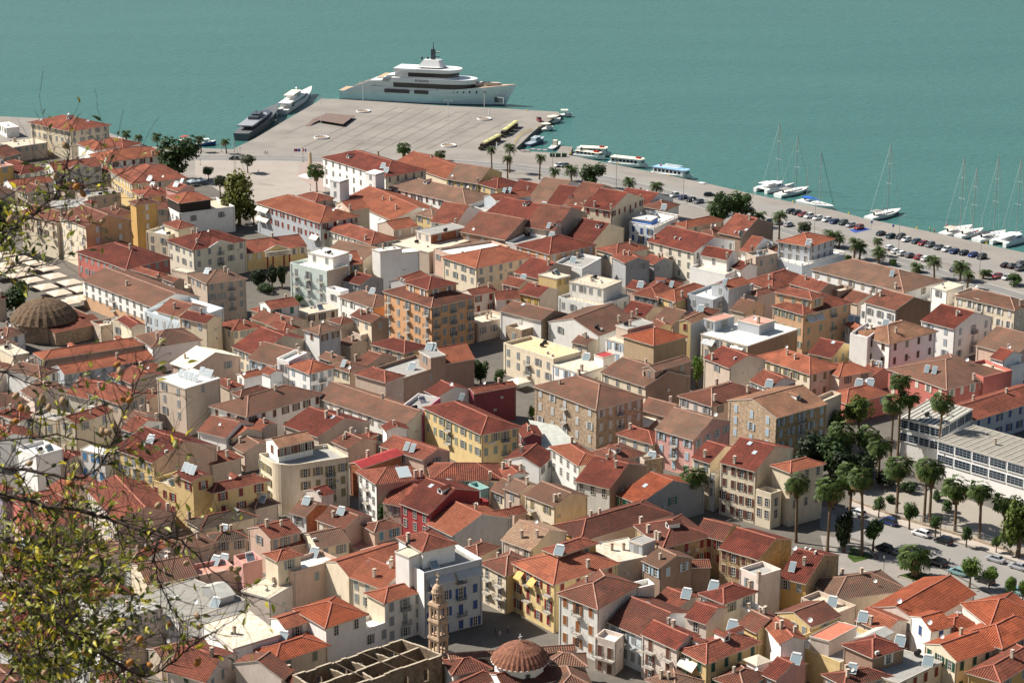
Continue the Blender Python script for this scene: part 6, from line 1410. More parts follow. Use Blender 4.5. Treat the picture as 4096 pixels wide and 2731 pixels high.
ferry(600,505,915,520,"white passenger boat with long cream roof and red life rafts, behind the small one",CT,5)
y,L,z=ferry(575,520,855,555,"small white passenger boat with blue stripe in front of the larger one",CT,3.6,househ=1.6)
b=MB(); b.box(-L*.4,-L*.28,-1,1,2.8,4.2,BW); b.box(-L*.279,-L*.277,-.8,.8,3.3,4,BG); b.build('wheelhouse',y)
ferry(895,590,1255,630,"white passenger boat with cream canopy and red rafts, middle of the row",CT,4.6)
y,L,z=ferry(1290,680,1665,735,"white passenger boat with light blue roof and white rails on top",simple('pale_blue_roof',(.28,.48,.72),.5,noise=.05),4.8,raft=False)
b=MB()
for i,yy in enumerate((-1.4,-.5,.4,1.3)): b.tube([(-L*.22,yy,z+.5+.15*i),(L*.18,yy,z+.5+.15*i)],.13,BW,5)
for x in(-L*.22,L*.18):
    for yy in(-1.9,1.9): b.tube([(x,yy,z),(x,yy,z+1.1)],.05,BW,4)
b.build('railing',y); b=MB(); b.lathe([(.35,z),(.35,z+.7)],RB,10,(-L*.3,0)); b.build('life_ring_locker',y)
# dinghy on the quay, fishing boat by the promenade
y,L=lay(1718,765,1785,775,'rubber_dinghy',"small white inflatable dinghy pulled up on the quay","dinghy",G0); y.location.z=G0; b=MB()
b.tube([(-1.5,-.6,.25),(.6,-.6,.25),(1.5,0,.4),(.6,.6,.25),(-1.5,.6,.25)],.24,BW,8); b.build('tube',y); b=MB(); b.box(-1.4,.8,-.5,.5,.1,.2,GYH); b.build('floor',y)
T(0,400)
y,L=lay(1800,425,1990,410,'fishing_boat',"blue and white fishing boat with white awning by the promenade","boat"); hull(y,L,3,.9,1.8,m=simple('boat_deep_blue',(.05,.12,.30),.4,noise=.04)); b=MB(); b.box(-L*.4,L*.15,-1.3,1.3,2.6,2.75,BW); b.build('canopy',y); b=MB(); b.box(-L*.1,L*.08,-.7,.7,1,2.4,BW); b.build('cabin',y)
y,L=lay(1655,385,1740,370,'fishing_boat',"small boat with red canopy behind the leafy tree by the promenade","boat"); hull(y,L,2.2,.7,1.2); b=MB(); b.box(-L*.4,L*.3,-1,1,2.0,2.1,RB); b.build('canopy',y)
# sailing yachts
QN=Vector((.74,.67,0)).normalized()
def sail(u,v_,utop,vtop,label,L=13,B_=3.9,cover=CT,hm=BW,cat=False,bimini=None,ang=None,mizzen=False,off=0):
    L*=1.28; B_*=1.2
    p=at(u,v_,1.2); dep=p.y*CP-(p.z-CAMZ)*SP; mh=(v_-vtop)/TS*dep/FPX/CP
    a=math.atan2(QN.y,QN.x) if ang is None else ang; d=Vector((math.cos(a),math.sin(a),0))
    c=p-d*(L*.08)
    y=thing('sailing_yacht',(c.x,c.y,0),a,label,'sailing boat','sailing boats moored along the quay')
    if cat:
        for sy in(-1,1):
            o=hull(y,L,1.9,1.4,1.8,m=hm); o.location=(0,sy*2.7,0)
        b=MB(); b.box(-L*.42,L*.18,-3.4,3.4,1.2,1.75,BW); b.build('bridge_deck',y); deckhouse(y,-L*.15,L*.16,2.6,1.7,2.9,BW,.4,(2.0,2.5,-L*.1,L*.2)); b=MB(); b.box(-L*.42,-L*.12,-2.4,2.4,3.2,3.35,BW); b.build('hardtop',y)
    else:
        hull(y,L,B_,1.15,1.55,m=hm); deckhouse(y,-L*.08,L*.24,B_*.3,1.2,1.85,BW,.5,(1.4,1.65,-L*.05,L*.2),name='coachroof')
        b=MB(); b.box(-L*.36,-L*.12,-B_*.33,B_*.33,2.7,2.8,bimini or cover); b.build('bimini',y)
        b=MB(); b.lathe([(.45,0),(.5,.05)],BK,10); o=b.build('steering_wheel',y); o.location=(-L*.33,0,1.9); o.rotation_euler=(0,math.pi/2,0)
    mx=L*.08; b=MB(); b.tube([(mx,0,1.2),(mx,0,1.2+mh)],[.15,.11],ALU,6)
    for k in(.42,.7): b.tube([(mx,-1.5*(1.2-k),1.2+mh*k),(mx,1.5*(1.2-k),1.2+mh*k)],.045,BW,4)
    b.build('mast',y); b=MB()
    b.tube([(mx,0,1.2+mh*.98),(L*.49,0,1.5)],.08,simple('furled_sail',(.42,.42,.40),.7,noise=0) if not mizzen else BK,4)
    for q in((-L*.48,0),(mx,-B_*.45),(mx,B_*.45)): b.tube([(mx,0,1.2+mh*.97),(q[0],q[1],1.3)],.035,ALU,3)
    b.build('rigging',y)
    b=MB(); b.tube([(mx,0,2.6),(mx-L*.36,0,2.75)],[.16,.22],cover,6); b.build('boom_cover',y)
    if mizzen: b=MB(); b.tube([(-L*.28,0,1.2),(-L*.28,0,1.2+mh*.78)],[.1,.07],ALU,6); b.build('mast',y)
    return y
NV=simple('canvas_navy',(.02,.04,.12),.8,noise=0); BLC=simple('canvas_blue',(.02,.10,.45),.8,noise=0); GYC=simple('canvas_grey',(.28,.27,.25),.8,noise=0); BKC=simple('canvas_black',(.03,.03,.035),.8,noise=0)
sail(2165,780,2180,372,"sailing boat with navy canopy behind the big quayside tree",11,3.6,NV,bimini=NV)
T(3072,400)
sail(85,790,83,218,"catamaran with white hardtop and the tallest mast, left group",13,6,CT,cat=True)
sail(255,830,258,330,"white yacht with red fender covers at the bow, left group",14,4.2,GYC)
sail(470,955,495,478,"white two masted ketch with blue and navy canvas lying along the quay",13,3.9,BLC,mizzen=True,ang=math.atan2(-.74,.67))
sail(1095,1035,1122,410,"lone white sloop with grey boom cover and blue oval hull panel",14.5,4.3,GYC)
sail(1762,1185,1785,530,"white yacht with sand coloured boom cover and crew in red, right group",13.5,4.0,simple('canvas_sand',(.55,.48,.40),.8,noise=0))
sail(1880,1210,1905,635,"white yacht with pale boom cover second in the right group",11.5,3.6,CT)
sail(2070,1235,2107,525,"yacht with black boom cover and dark grey sprayhood",13.5,4.1,BKC,bimini=simple('canvas_dark_grey',(.07,.075,.08),.8,noise=0))
sail(2275,1265,2295,550,"big catamaran with bright blue boom cover at the right edge",14,7,BLC,cat=True)
# ---------------------------------------------------------------- cars
def carmesh(kind):
    # stations: x, half width, sill z, belt z, roof z (0 = no cabin)
    L=4.3 if kind!='van' else 4.6; hh=1.48 if kind=='car' else (1.72 if kind=='suv' else 1.4)
    st=[(-.5,.70,.42,.62,0),(-.485,.80,.3,.84,0),(-.40,.86,.24,.93,0),(-.34,.88,.22,.95,.0),(-.22,.88,.22,.97,hh-.08),(-.02,.88,.22,.97,hh),(.15,.88,.22,.96,hh-.04),(.30,.88,.22,.94,0),(.42,.84,.24,.82,0),(.49,.76,.3,.66,0),(.5,.66,.42,.56,0)]
    if kind!='sedan': st[3]=(-.42,.87,.24,.95,0); st[4]=(-.36,.88,.22,.97,hh-.1); 
    b=MB(); g=MB(); body=simple('car_paint_base',(.5,.5,.5)); n=6
    rows=[]
    for f,w,z0,z1,_ in st:
        x=f*L; rows.append([(x,-w*.92,z0),(x,-w,(z0+z1)/2),(x,-w*.93,z1),(x,w*.93,z1),(x,w,(z0+z1)/2),(x,w*.92,z0)])
    for r in rows: b.v+=r
    for i in range(len(rows)-1):
        for j in range(n): jj=(j+1)%n; b.f.append((i*n+j,(i+1)*n+j,(i+1)*n+jj,i*n+jj)); b.m.append(b.mi(body))
    b.f.append(tuple(range(n))); b.m.append(0); b.f.append(tuple((len(rows)-1)*n+j for j in range(n))[::-1]); b.m.append(0)
    cab=[s for s in st if s[4]>0]; x0=(-.34 if kind=='sedan' else -.43)*L; x1=.31*L
    base=[(x0,-.80,.95),(x1,-.80,.93),(x1,.80,.93),(x0,.80,.95)]; a,c=cab[0],cab[-1]
    top=[(a[0]*L,-.62,a[4]),(.10*L,-.62,hh),(.10*L,.62,hh),(a[0]*L,.62,a[4])]
    g.v=base+top
    for q in((0,1,5,4),(1,2,6,5),(2,3,7,6),(3,0,4,7)): g.f.append(q); g.m.append(g.mi(BG))
    r=MB(); t2=[(x,y,z+.015) for x,y,z in top]; r.v=t2+[(x,y,z+.05) for x,y,z in t2]; 
    for q in((4,5,6,7),(0,1,5,4),(1,2,6,5),(2,3,7,6),(3,0,4,7)): r.f.append(q); r.m.append(r.mi(body))
    for q,w_ in((top[0],base[0]),(top[1],base[1]),(top[2],base[2]),(top[3],base[3])): r.tube([q,w_],.045,body,4)
    for sy in(-1,1): r.tube([(-.02*L,sy*.82,.95),(-.02*L,sy*.63,hh)],.04,body,4)
    w=MB(); w.tube([(0,-.1,0),(0,.1,0)],.32,simple('tyre',(.02,.02,.02),.8,noise=0),12); w.tube([(0,-.112,0),(0,.112,0)],.19,simple('rim',(.45,.45,.45),.3,.7,noise=0),10)
    h=MB(); h.box(-.04,.04,-.17,.17,-.08,.08,simple('lamp_clear',(.7,.7,.68),.2,noise=0)); t=MB(); t.box(-.04,.04,-.17,.17,-.09,.09,simple('lamp_red',(.35,.02,.02),.3,noise=0))
    return dict(body=b.mesh('body',smooth=False),glass=g.mesh('windows'),roof=r.mesh('roof'),wheel=w.mesh('wheel'),head=h.mesh('headlight'),tail=t.mesh('tail_light'),L=L)
CARM={k:carmesh(k) for k in('car','suv','sedan')}
CC=dict(bk=(.015,.016,.018),rd=(.30,.02,.022),wh=(.74,.74,.73),bl=(.02,.04,.14),bb=(.015,.045,.22),gn=(.03,.06,.05),sv=(.42,.43,.45),gy=(.16,.17,.18),db=(.03,.06,.09),tl=(.25,.42,.42))
PM={}
def car(u,v_,c,label,kind='car',ang=0,grp=None,p=None):
    M_=CARM[kind]; key=(kind,c)
    if key not in PM:
        pm=simple('car_paint_'+c,CC[c],.25,.2 if c!='wh' else 0,.6,noise=0,coat=.6); PM[key]=[]
        for k in('body','roof'):
            me=M_[k].copy(); me.materials[0]=pm; PM[key].append(me)
    p=at(u,v_,G0+.1) if p is None else p
    r=thing('car',(p.x,p.y,G0+.06),ang,label,'car',grp)
    place(PM[key][0],'body',r,(0,0,0),0); place(M_['glass'],'windows',r,(0,0,0),0); place(PM[key][1],'roof',r,(0,0,0),0); L=M_['L']
    for sx in(-.31,.31):
        for sy in(-.8,.8): place(M_['wheel'],'wheel',r,(sx*L,sy,.32),0)
    for sy in(-.58,.58): place(M_['head'],'headlight',r,(.49*L,sy,.66),0); place(M_['tail'],'tail_light',r,(-.49*L,sy,.78),0)
QA=math.atan2(-.67,-.74)
T(3072,400); g1='cars parked along the quay'
for u,v_,c,k,l in [(205,1035,'bk','car',"black car at the far left end of the quay row"),(262,1048,'bk','car',"second black car from the left end of the quay row"),(318,1065,'rd','car',"red car between a black one and a white one in the far row"),(375,1080,'wh','suv',"first white car right of the red one in the far row"),(455,1097,'wh','car',"middle one of three white cars beside the red one"),(540,1112,'wh','car',"white car next to the dark blue one in the far row"),(610,1130,'bl','car',"dark blue car right of three white ones"),(690,1142,'gn','suv',"dark green off-road car in the far row"),(758,1162,'sv','car',"silver car beside the red estate car"),(835,1185,'rd','suv',"red estate car on the blue disabled bay"),
 (1035,1238,'bk','sedan',"black saloon first right of the striped bay"),(1125,1265,'gn','car',"dark car with sunshade in the windscreen"),(1218,1270,'bk','suv',"large black car left of a white one in the middle row"),(1270,1295,'wh','car',"white car between black and dark blue in the middle row"),(1360,1312,'db','car',"dark blue grey car left of the red one in the middle row"),(1423,1330,'rd','car',"red hatchback between dark blue and grey cars"),(1488,1345,'gy','suv',"grey car right of the red hatchback"),(1565,1367,'gy','car',"slate grey car second right of the red hatchback"),(1640,1385,'wh','car',"white car right of the slate grey one"),(1712,1405,'bl','car',"navy car right of the white one"),(1797,1418,'bk','car',"black car left of the bright blue one"),(1882,1435,'bb','car',"bright blue hatchback among dark cars"),(1962,1455,'bk','suv',"black car at the right end of the middle row")]:
    car(u,v_,c,l,k,QA,g1)
for u,v_,c,k,l in [(1115,1370,'wh','car',"white car partly behind a palm in the near row"),(1172,1404,'wh','car',"second white car in the near row"),(1230,1424,'wh','car',"third white car in the near row, left of the dark one"),(1302,1440,'gy','car',"dark grey car left of the red one in the near row"),(1388,1457,'rd','car',"bright red car in the near row of parked cars"),(1450,1472,'wh','car',"white car right of the red one in the near row"),(32,1127,'bk','car',"dark car behind the palm left of the grey mansion"),(95,1140,'sv','car',"silver car hidden by the palm trunk"),(190,1157,'sv','car',"silver blue car right of the palm near the grey mansion"),
 (2180,1530,'bk','sedan',"black saloon at the left of the rightmost parking bay"),(2242,1540,'bk','car',"black car second in the rightmost bay"),(2320,1512,'gy','car',"grey car at the back of the rightmost bay"),(2312,1562,'gy','suv',"slate car cut by the right edge"),(1715,1572,'db','car',"dark blue car behind palms at the lower row")]:
    car(u,v_,c,l,k,QA+math.pi,g1)
T(3072,1083)
car(2105,62,'rd',"dark red car above the cream house with roof terrace",'car',QA,g1); car(2195,75,'wh',"white car above the cream house with roof terrace",'car',QA,g1)
T(2048,400)
for u,v_,c,k,l in [(1490,888,'wh','suv',"white car by the orange tree post on the quay road"),(1570,908,'bl','car',"blue car beside the white one on the quay road"),(1645,928,'bk','car',"dark car second right of the white one"),(1715,945,'gy','car',"blue grey car in the group on the quay road"),(480,612,'gy','car',"dark car behind the date palm near the zebra crossing"),(430,610,'wh','car',"pale car parked beside the dark one near the crossing")]: car(u,v_,c,l,k,QA,g1)
car(1812,882,'bk',"black car with open boot left of the big quayside tree",'car',R_(0),g1)
car(250,195,'rd',"red van alone on the pier",'suv',R_(-75))
T(0,400); car(2150,548,'bk',"black car driving on the promenade road",'car',R_(175))
T(3072,1766); sd_=(at(1850,965)-at(640,600)); SA=math.atan2(sd_.y,sd_.x); g2='cars parked along the street'
for u,v_,c,k,l in [(820,672,'wh','car',"white car at the upper end of the tree lined street"),(1105,755,'bl','suv',"navy off-road car under the street tree"),(1405,860,'wh','car',"white hatchback in the middle of the upper kerb"),(1610,930,'bk','suv',"black car behind the white hatchback"),(2090,1095,'sv','sedan',"silver grey saloon on the tree lined street"),(2300,1165,'sv','sedan',"silver saloon cut by the right edge")]: car(u,v_,c,l,k,SA+math.pi,g2)
for u,v_,c,k,l in [(1065,1000,'bk','suv',"black van in deep tree shade on the lower kerb"),(1220,1045,'gy','car',"dark car half hidden by the bushy palm"),(1560,1130,'bk','suv',"black estate right of the bushy palm"),(1745,1215,'tl','car',"pale green car behind round street trees"),(1990,1290,'bk','suv',"black car under the round street trees"),(2265,1385,'tl','car',"teal car at the lower right behind trees")]: car(u,v_,c,l,k,SA+math.pi,g2)
# ---------------------------------------------------------------- trees
LFM={}
def leafm(name,c):
    if name in LFM: return LFM[name]
    m,nt,ns,lk,bs=newmat(name); LFM[name]=m; bs.inputs['Roughness'].default_value=.6; bs.inputs['Specular IOR Level'].default_value=.25
    g=N(ns,'ShaderNodeNewGeometry'); n=N(ns,'ShaderNodeTexNoise'); n.inputs['Scale'].default_value=.8; n.inputs['Detail'].default_value=4; lk.new(g.outputs['Position'],n.inputs['Vector'])
    x=N(ns,'ShaderNodeMix',data_type='RGBA'); x.inputs[6].default_value=(c[0]*.6,c[1]*.65,c[2]*.6,1); x.inputs[7].default_value=(c[0]*1.5,c[1]*1.4,c[2]*1.2,1)
    r=N(ns,'ShaderNodeMapRange'); r.inputs[1].default_value=.35; r.inputs[2].default_value=.65; lk.new(n.outputs[0],r.inputs[0]); lk.new(r.outputs[0],x.inputs[0]); lk.new(x.outputs[2],bs.inputs['Base Color'])
    tr=N(ns,'ShaderNodeBsdfTranslucent'); mxs=N(ns,'ShaderNodeMixShader'); mxs.inputs[0].default_value=.22; lk.new(x.outputs[2],tr.inputs[0]); lk.new(bs.outputs[0],mxs.inputs[1]); lk.new(tr.outputs[0],mxs.inputs[2]); lk.new(mxs.outputs[0],ns['Material Output'].inputs['Surface'])
    return m
bark=simple('bark',(.13,.09,.06),.9,noise=.3,scale=2)
def crownmesh(seed,m,n=1500,flat=1.0,leaf=.075,blobs=9):   # unit crown: radius about 1, centre 0
    r=random.Random(seed); b=MB(); B_=[]
    for i in range(blobs):
        a=r.uniform(0,6.28); q=r.uniform(.15,.62); B_.append((q*math.cos(a),q*math.sin(a),r.uniform(-.45,.55),r.uniform(.34,.55)))
    for i in range(n):
        x,y,z,s=r.choice(B_); u=Vector((r.gauss(0,1),r.gauss(0,1),r.gauss(0,1))).normalized(); k=r.uniform(.6,1.08); c=Vector((x,y,z*flat))+Vector((u.x,u.y,u.z*flat))*s*k
        nn=(u+Vector((r.uniform(-.7,.7),r.uniform(-.7,.7),r.uniform(-.2,.9)))).normalized(); t=nn.orthogonal().normalized(); w=nn.cross(t); a=r.uniform(0,6.28); t,w=t*math.cos(a)+w*math.sin(a),w*math.cos(a)-t*math.sin(a); L=leaf*r.uniform(.7,1.5)
        b.poly([c-t*L-w*L*.6,c+t*L*.2-w*L*.8,c+t*L,c+w*L*.7-t*L*.2],m)
    return b.mesh('crown')
def trunkmesh(seed,h0=.5):    # unit: height 1 to crown centre
    r=random.Random(seed); b=MB(); b.tube([(0,0,-.05),(.02,.01,.3),(0,.02,.55)],[.075,.055,.045],bark,7)
    for i in range(6):
        a=i*1.05+r.uniform(-.2,.2); b.tube([(0,.02,.5),(.12*math.cos(a),.12*math.sin(a),.72),(.36*math.cos(a),.36*math.sin(a),.98)],[.035,.025,.01],bark,5)
    return b.mesh('trunk')
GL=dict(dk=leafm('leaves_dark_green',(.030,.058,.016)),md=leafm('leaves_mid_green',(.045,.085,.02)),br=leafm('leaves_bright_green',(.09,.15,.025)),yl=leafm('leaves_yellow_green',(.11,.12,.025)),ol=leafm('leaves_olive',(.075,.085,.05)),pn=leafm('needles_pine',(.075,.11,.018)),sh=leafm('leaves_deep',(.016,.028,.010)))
CRM={}
def tree(u,vb,vt,w,kind,label,name='broadleaf_tree',grp=None,tz=.36,flat=1.0,cat='tree',dv=0):
    p,h=hgt(u,vb,vt); dep=p.y*CP-(p.z-CAMZ)*SP; R=w/TS*dep/FPX/2
    key=(kind,dv%3,flat)
    if key not in CRM: CRM[key]=(crownmesh(11+dv*7+len(CRM),GL[kind],2200,1,.07,12),trunkmesh(dv))
    r=thing(name,(p.x,p.y,G0),random.uniform(0,6),label,cat,grp)
    hz_=max(.5,h*(1-tz)/2); c=place(CRM[key][0],'crown',r,(0,0,h-hz_),0); c.scale=(R,R,hz_*1.05)
    t=place(CRM[key][1],'trunk',r,(0,0,0),0); t.scale=(h*.55,h*.55,h-hz_*.9)
    return r
# palms
def frondmesh(n,L,droop,m,dead,seed,fan=False):
    r=random.Random(seed); b=MB()
    for i in range(n):
        a=i*2.399+r.uniform(-.2,.2); e=r.uniform(-.5,1.35) if not fan else r.uniform(-.5,1.4); mm=m if e>-.25 else dead; l=L*r.uniform(.8,1.1)
        d=Vector((math.cos(a),math.sin(a),0)); pts=[]
        for k in range(7):
            t=k/6; ang=e-droop*t*t*(1.4 if e>0 else .8); 
            if k==0: q=Vector((0,0,0))
            else: q=pts[-1]+(d*math.cos(ang)+Vector((0,0,math.sin(ang))))*l/6
            pts.append(q)
        s=Vector((-d.y,d.x,0))
        if not fan:
            for k in range(1,7):
                wd=.34*L*.5*math.sin(math.pi*min(.98,(k/6)*.85+.1)); wp=.34*L*.5*math.sin(math.pi*min(.98,((k-1)/6)*.85+.1))
                for sg in(-1,1):
                    dn=Vector((0,0,-.35))
                    # split leaflets
                    for j in range(3):
                        t0,t1=j/3,(j+.55)/3; A=pts[k-1].lerp(pts[k],t0); B_=pts[k-1].lerp(pts[k],t1); W_=wp+(wd-wp)*t0
                        b.poly([A,B_,B_+s*sg*W_+dn*W_+(pts[k]-pts[k-1])*.5,A+s*sg*W_*.96+dn*W_*1.1+(pts[k]-pts[k-1])*.4],mm)
        else:
            c=pts[4]; dd=(pts[5]-pts[4]).normalized(); b.tube([pts[0],c],.03*L*.3,mm,3,False)
            nseg=8
            for j in range(nseg):
                a0=(j/(nseg)-.5)*3.4; a1=((j+.5)/nseg-.5)*3.4; R=L*.44*r.uniform(.8,1.15)
                v0=(dd*math.cos(a0)+s*math.sin(a0))*R; v1=(dd*math.cos(a1)+s*math.sin(a1))*R
                b.poly([c,c+v0+Vector((0,0,-.12*L*abs(math.sin(a0)))),c+v1+Vector((0,0,-.16*L*abs(math.sin(a1))-.06*L))],mm)
    return b.mesh('crown')
pg=leafm('palm_green',(.055,.085,.025)); pg2=leafm('fan_palm_green',(.06,.095,.025)); dd_=leafm('palm_dead_leaves',(.17,.12,.06))
DATE=[frondmesh(46,1,1.5,pg,dd_,k) for k in range(3)]; FAN=[frondmesh(54,1,1.25,pg2,dd_,k,True) for k in range(3)]
def skirt(seed):
    r=random.Random(seed); b=MB()
    for i in range(90):
        a=r.uniform(0,6.28); z=r.uniform(-1.4,0); q=.30+.22*(1+z/1.4); d=Vector((math.cos(a),math.sin(a),0)); c=d*(q*.8)+Vector((0,0,z*.8)); s=Vector((-d.y,d.x,0))*.13
        b.poly([c-s,c+s,c+s*.6+d*.1-Vector((0,0,.5)),c-s*.6+d*.06-Vector((0,0,.55))],dd_)
    return b.mesh('dead_leaf_skirt')
SK=skirt(1)
ptm=simple('palm_trunk',(.16,.11,.07),.95,0,.1,.35,3,.8)
def palm(u,vb,vt,w,label,kind='date',grp=None,th=.30,lean=None):
    p,h=hgt(u,vb,vt); dep=p.y*CP-(p.z-CAMZ)*SP; R=w/TS*dep/FPX/2*(1.12 if kind=='date' else 1.28)
    lean=random.uniform(-.5,.5) if lean is None else lean
    r=thing('date_palm' if kind=='date' else 'fan_palm',(p.x,p.y,G0),random.uniform(0,6),label,'palm tree',grp); z=max(.6,h-R*.72); i=random.randrange(3)
    c=place((DATE if kind=='date' else FAN)[i],'crown',r,(lean,0,z),0); c.scale=(R,R,R*(.95 if kind=='date' else 1.0))
    b=MB(); b.tube([(0,0,-.1),(0,0,h*.1),(lean*.4,0,z*.6),(lean,0,z-.2),(lean,0,z+.15)],[th*1.35,th,th*.88,th*.95,th*1.3],ptm,9); b.build('trunk',r)
    if kind!='date': s=place(SK,'dead_leaf_skirt',r,(lean,0,z+.1),0); s.scale=(R*.62,R*.62,R*.72)
gd='date palms along the waterfront'
T(0,400)
for u,vb,vt,w,l in [(1165,385,265,120,"date palm behind the white house, far left of the shore palms"),(1275,415,308,110,"date palm on the shore left of the dark leafy tree"),(1445,425,290,130,"date palm directly behind the dark leafy tree"),(1848,478,315,115,"date palm beside the blue fishing boat"),(2080,492,343,115,"date palm in a round bed at the corner of the dark yacht")]: palm(u,vb,vt,w,l,'date',gd,.28)
T(1024,400)
palm(1350,540,388,115,"fan palm on the quay behind the waterfront block",'fan',None,.25); palm(560,845,583,145,"tall fan palm beside the obelisk",'fan',None,.28); palm(1693,560,457,95,"short palm beside the bare shrub on the quay",'fan')
palm(2165,640,420,120,"date palm at the end of the tourist train",'date',gd); palm(2330,670,388,150,"date palm right of the tourist train, upper",'date',gd); palm(2310,720,500,130,"date palm by the dark red roof, lower of two",'date',gd)
T(2048,400)
for u,vb,vt,w,l in [(252,730,490,130,"date palm beside the zebra crossing"),(385,785,608,135,"date palm in front of the parked dark car"),(545,745,578,180,"wide date palm left of the round dark tree"),(1080,868,697,165,"date palm on the quay left of the motorbikes"),(1325,875,728,175,"date palm on the quay right of the motorbikes"),(1850,1060,905,180,"date palm at the left side of the big quayside tree"),(2262,1135,1005,170,"date palm at the right side of the big quayside tree")]: palm(u,vb,vt,w,l,'date',gd,.32)
T(3072,400)
for u,vb,vt,w,l in [(100,1280,1003,180,"tall date palm left of the grey mansion"),(580,1350,1168,220,"date palm behind the mansion's right corner"),(650,1360,1225,130,"smaller date palm touching the mansion's balustrade"),(790,1460,1250,190,"date palm right of the mansion, left of a pair"),(840,1465,1300,160,"date palm right of the mansion, right of a pair"),(1000,1430,1248,130,"date palm behind the near white cars"),(1015,1500,1330,190,"bushy date palm in front of the near white cars"),(1365,1580,1478,160,"low date palm behind the long tan roof"),(1525,1640,1410,190,"date palm beside the blue skip"),(1765,1660,1450,230,"big date palm above the small white cube"),(1975,1640,1540,120,"low date palm behind the cream terrace")]: palm(u,vb,vt,w,l,'date',gd,.34)
T(3072,1083)
palm(1830,165,-20,150,"date palm left of the round sunken roof terrace",'date',gd,.34); palm(2015,45,-30,130,"low date palm above the cream house at the right edge",'date',gd)
gf='tall fan palms of the school garden'
for u,vb,vt,w,l in [(1190,1705,930,170,"tallest fan palm in front of the school hall"),(1125,1730,1110,190,"fan palm with thick crown left of the school hall"),(1270,1715,1090,150,"slender fan palm before the striped flat roof"),(1555,1795,1100,190,"single fan palm standing before the school corner"),(680,1850,1370,230,"fan palm below the pine, left"),(925,1830,1420,210,"fan palm below the pine, right")]: palm(u,vb,vt,w,l,'fan',gf,.30)
T(3072,1766)
for u,vb,vt,w,l in [(255,925,268,200,"slender fan palm in front of the tall cream house"),(545,1005,305,250,"thick crowned fan palm at the plaza's left"),(735,930,180,260,"fan palm behind the ivy column"),(860,1040,225,200,"leaning fan palm at the lawn's edge"),(1180,655,103,230,"fan palm behind the school fence, leftmost"),(1432,735,130,200,"left one of twin fan palms by the school"),(1482,742,150,220,"right one of twin fan palms by the school"),(1715,825,298,230,"fan palm in the school yard right of the twins"),(1940,890,350,200,"second fan palm right of the twins"),(2165,900,460,190,"small fan palm beside the right hand pine"),(1010,380,-60,190,"fan palm near the school steps")]: palm(u,vb,vt,w,l,'fan',gf,.34,lean=.9 if 'leaning' in l else None)
palm(1360,1255,925,270,"broad low fan palm in a square planter on the plaza",'fan',None,.45)
T(2048,1766); palm(1662,655,208,215,"lone fan palm beside the grey wall with the orange roof",'fan',None,.3)
# broadleaf trees and others
T(0,400)
tree(1640,735,330,400,'dk',"big dark leafy tree beside the bright orange red roof",tz=.1)
tree(1915,745,612,130,'md',"small round tree on the square",dv=1); tree(2275,672,508,170,'ol',"pale olive tree on the square",dv=2,name='olive_tree'); tree(2200,1160,675,400,'yl',"large yellow green tree right of the white terrace building",tz=.05,dv=1)
tree(2025,880,697,140,'ol',"feathery grey green tree left of the yellow green one",dv=2); tree(2330,1150,945,140,'br',"bright green tree behind the villa",dv=2); tree(30,1420,880,330,'sh',"dark tree in deep shade at the left edge",tz=.05,dv=1)
tree(920,930,838,210,'md',"leafy pergola garden below the neoclassical house",tz=.02,dv=0,cat='shrub',name='garden_shrub')
T(0,1083)
tree(150,400,100,290,'dk',"leafy tree between the parasols and the dome",tz=.08,dv=2); tree(885,560,475,95,'md',"shrub against the peach wall",tz=.05,cat='shrub',name='garden_shrub',dv=1)
T(1024,1083)
for i,(u,vb,vt,w,l) in enumerate([(20,160,-20,170,"garden tree at the library's left"),(150,150,-60,130,"garden tree in the middle of the library garden"),(240,170,-50,110,"dark conical tree beside the mint house"),(90,200,120,200,"low hedge clump of the library garden")]): tree(u,vb,vt,w,'sh' if i<3 else 'dk',l,tz=.05,dv=i,grp='trees of the library garden')
tree(398,320,222,95,'md',"small green tree between the terrace house and the cream roof",dv=0); tree(2065,1030,780,190,'dk',"climbing tree in the courtyard of the cream terrace house",tz=.1,dv=1); tree(2240,1050,900,130,'md',"bush in the courtyard behind the climbing tree",tz=.05,dv=2,cat='shrub',name='garden_shrub'); tree(1050,1480,1315,130,'ol',"grey green bush between beige roof and the long brown roof",tz=.1,dv=0,cat='shrub',name='garden_shrub')
T(2048,400)
tree(740,815,583,260,'dk',"round dark ficus tree beside the quay road",tz=.12,dv=0); tree(1930,1165,800,290,'dk',"big dark tree at the quayside, left half",tz=.12,dv=1); tree(2110,1150,850,260,'md',"big dark tree at the quayside, right half",tz=.15,dv=2)
tree(2190,760,700,60,'ol',"bare brownish shrub",dv=0) if 0 else None
T(3072,400); tree(330,1245,1120,150,'ol',"grey green tree left above the grey mansion",tz=.1,dv=2); tree(735,1480,1420,90,'md',"low bush right of the grey mansion",tz=.05,dv=0,cat='shrub',name='garden_shrub'); tree(1150,1525,1455,90,'md',"small shrubs beside the low date palm",tz=.05,dv=1,cat='shrub',name='garden_shrub')
T(3072,1083); tree(2255,135,35,170,'md',"round green bush beside the white car at the right edge",tz=.05,dv=2); tree(830,1560,1118,330,'pn',"umbrella pine with bright green crown by the stone house",name='pine_tree',tz=.35,dv=1); tree(600,1600,1258,230,'pn',"lower pine crown left of the umbrella pine",name='pine_tree',tz=.3,dv=2); tree(2210,1030,958,150,'md',"bush behind the red school roof",tz=.05,dv=0,cat='shrub',name='garden_shrub'); tree(800,1110,1020,120,'ol',"dry tree between the solar heaters and the pine",dv=1)
T(2048,1083); tree(1700,1075,778,130,'br',"bright green tree beside the brown ruinous house",tz=.05,dv=1); tree(188,1370,1222,90,'br',"small bright green tree at the corner of the stone mansion",tz=.1,dv=2)
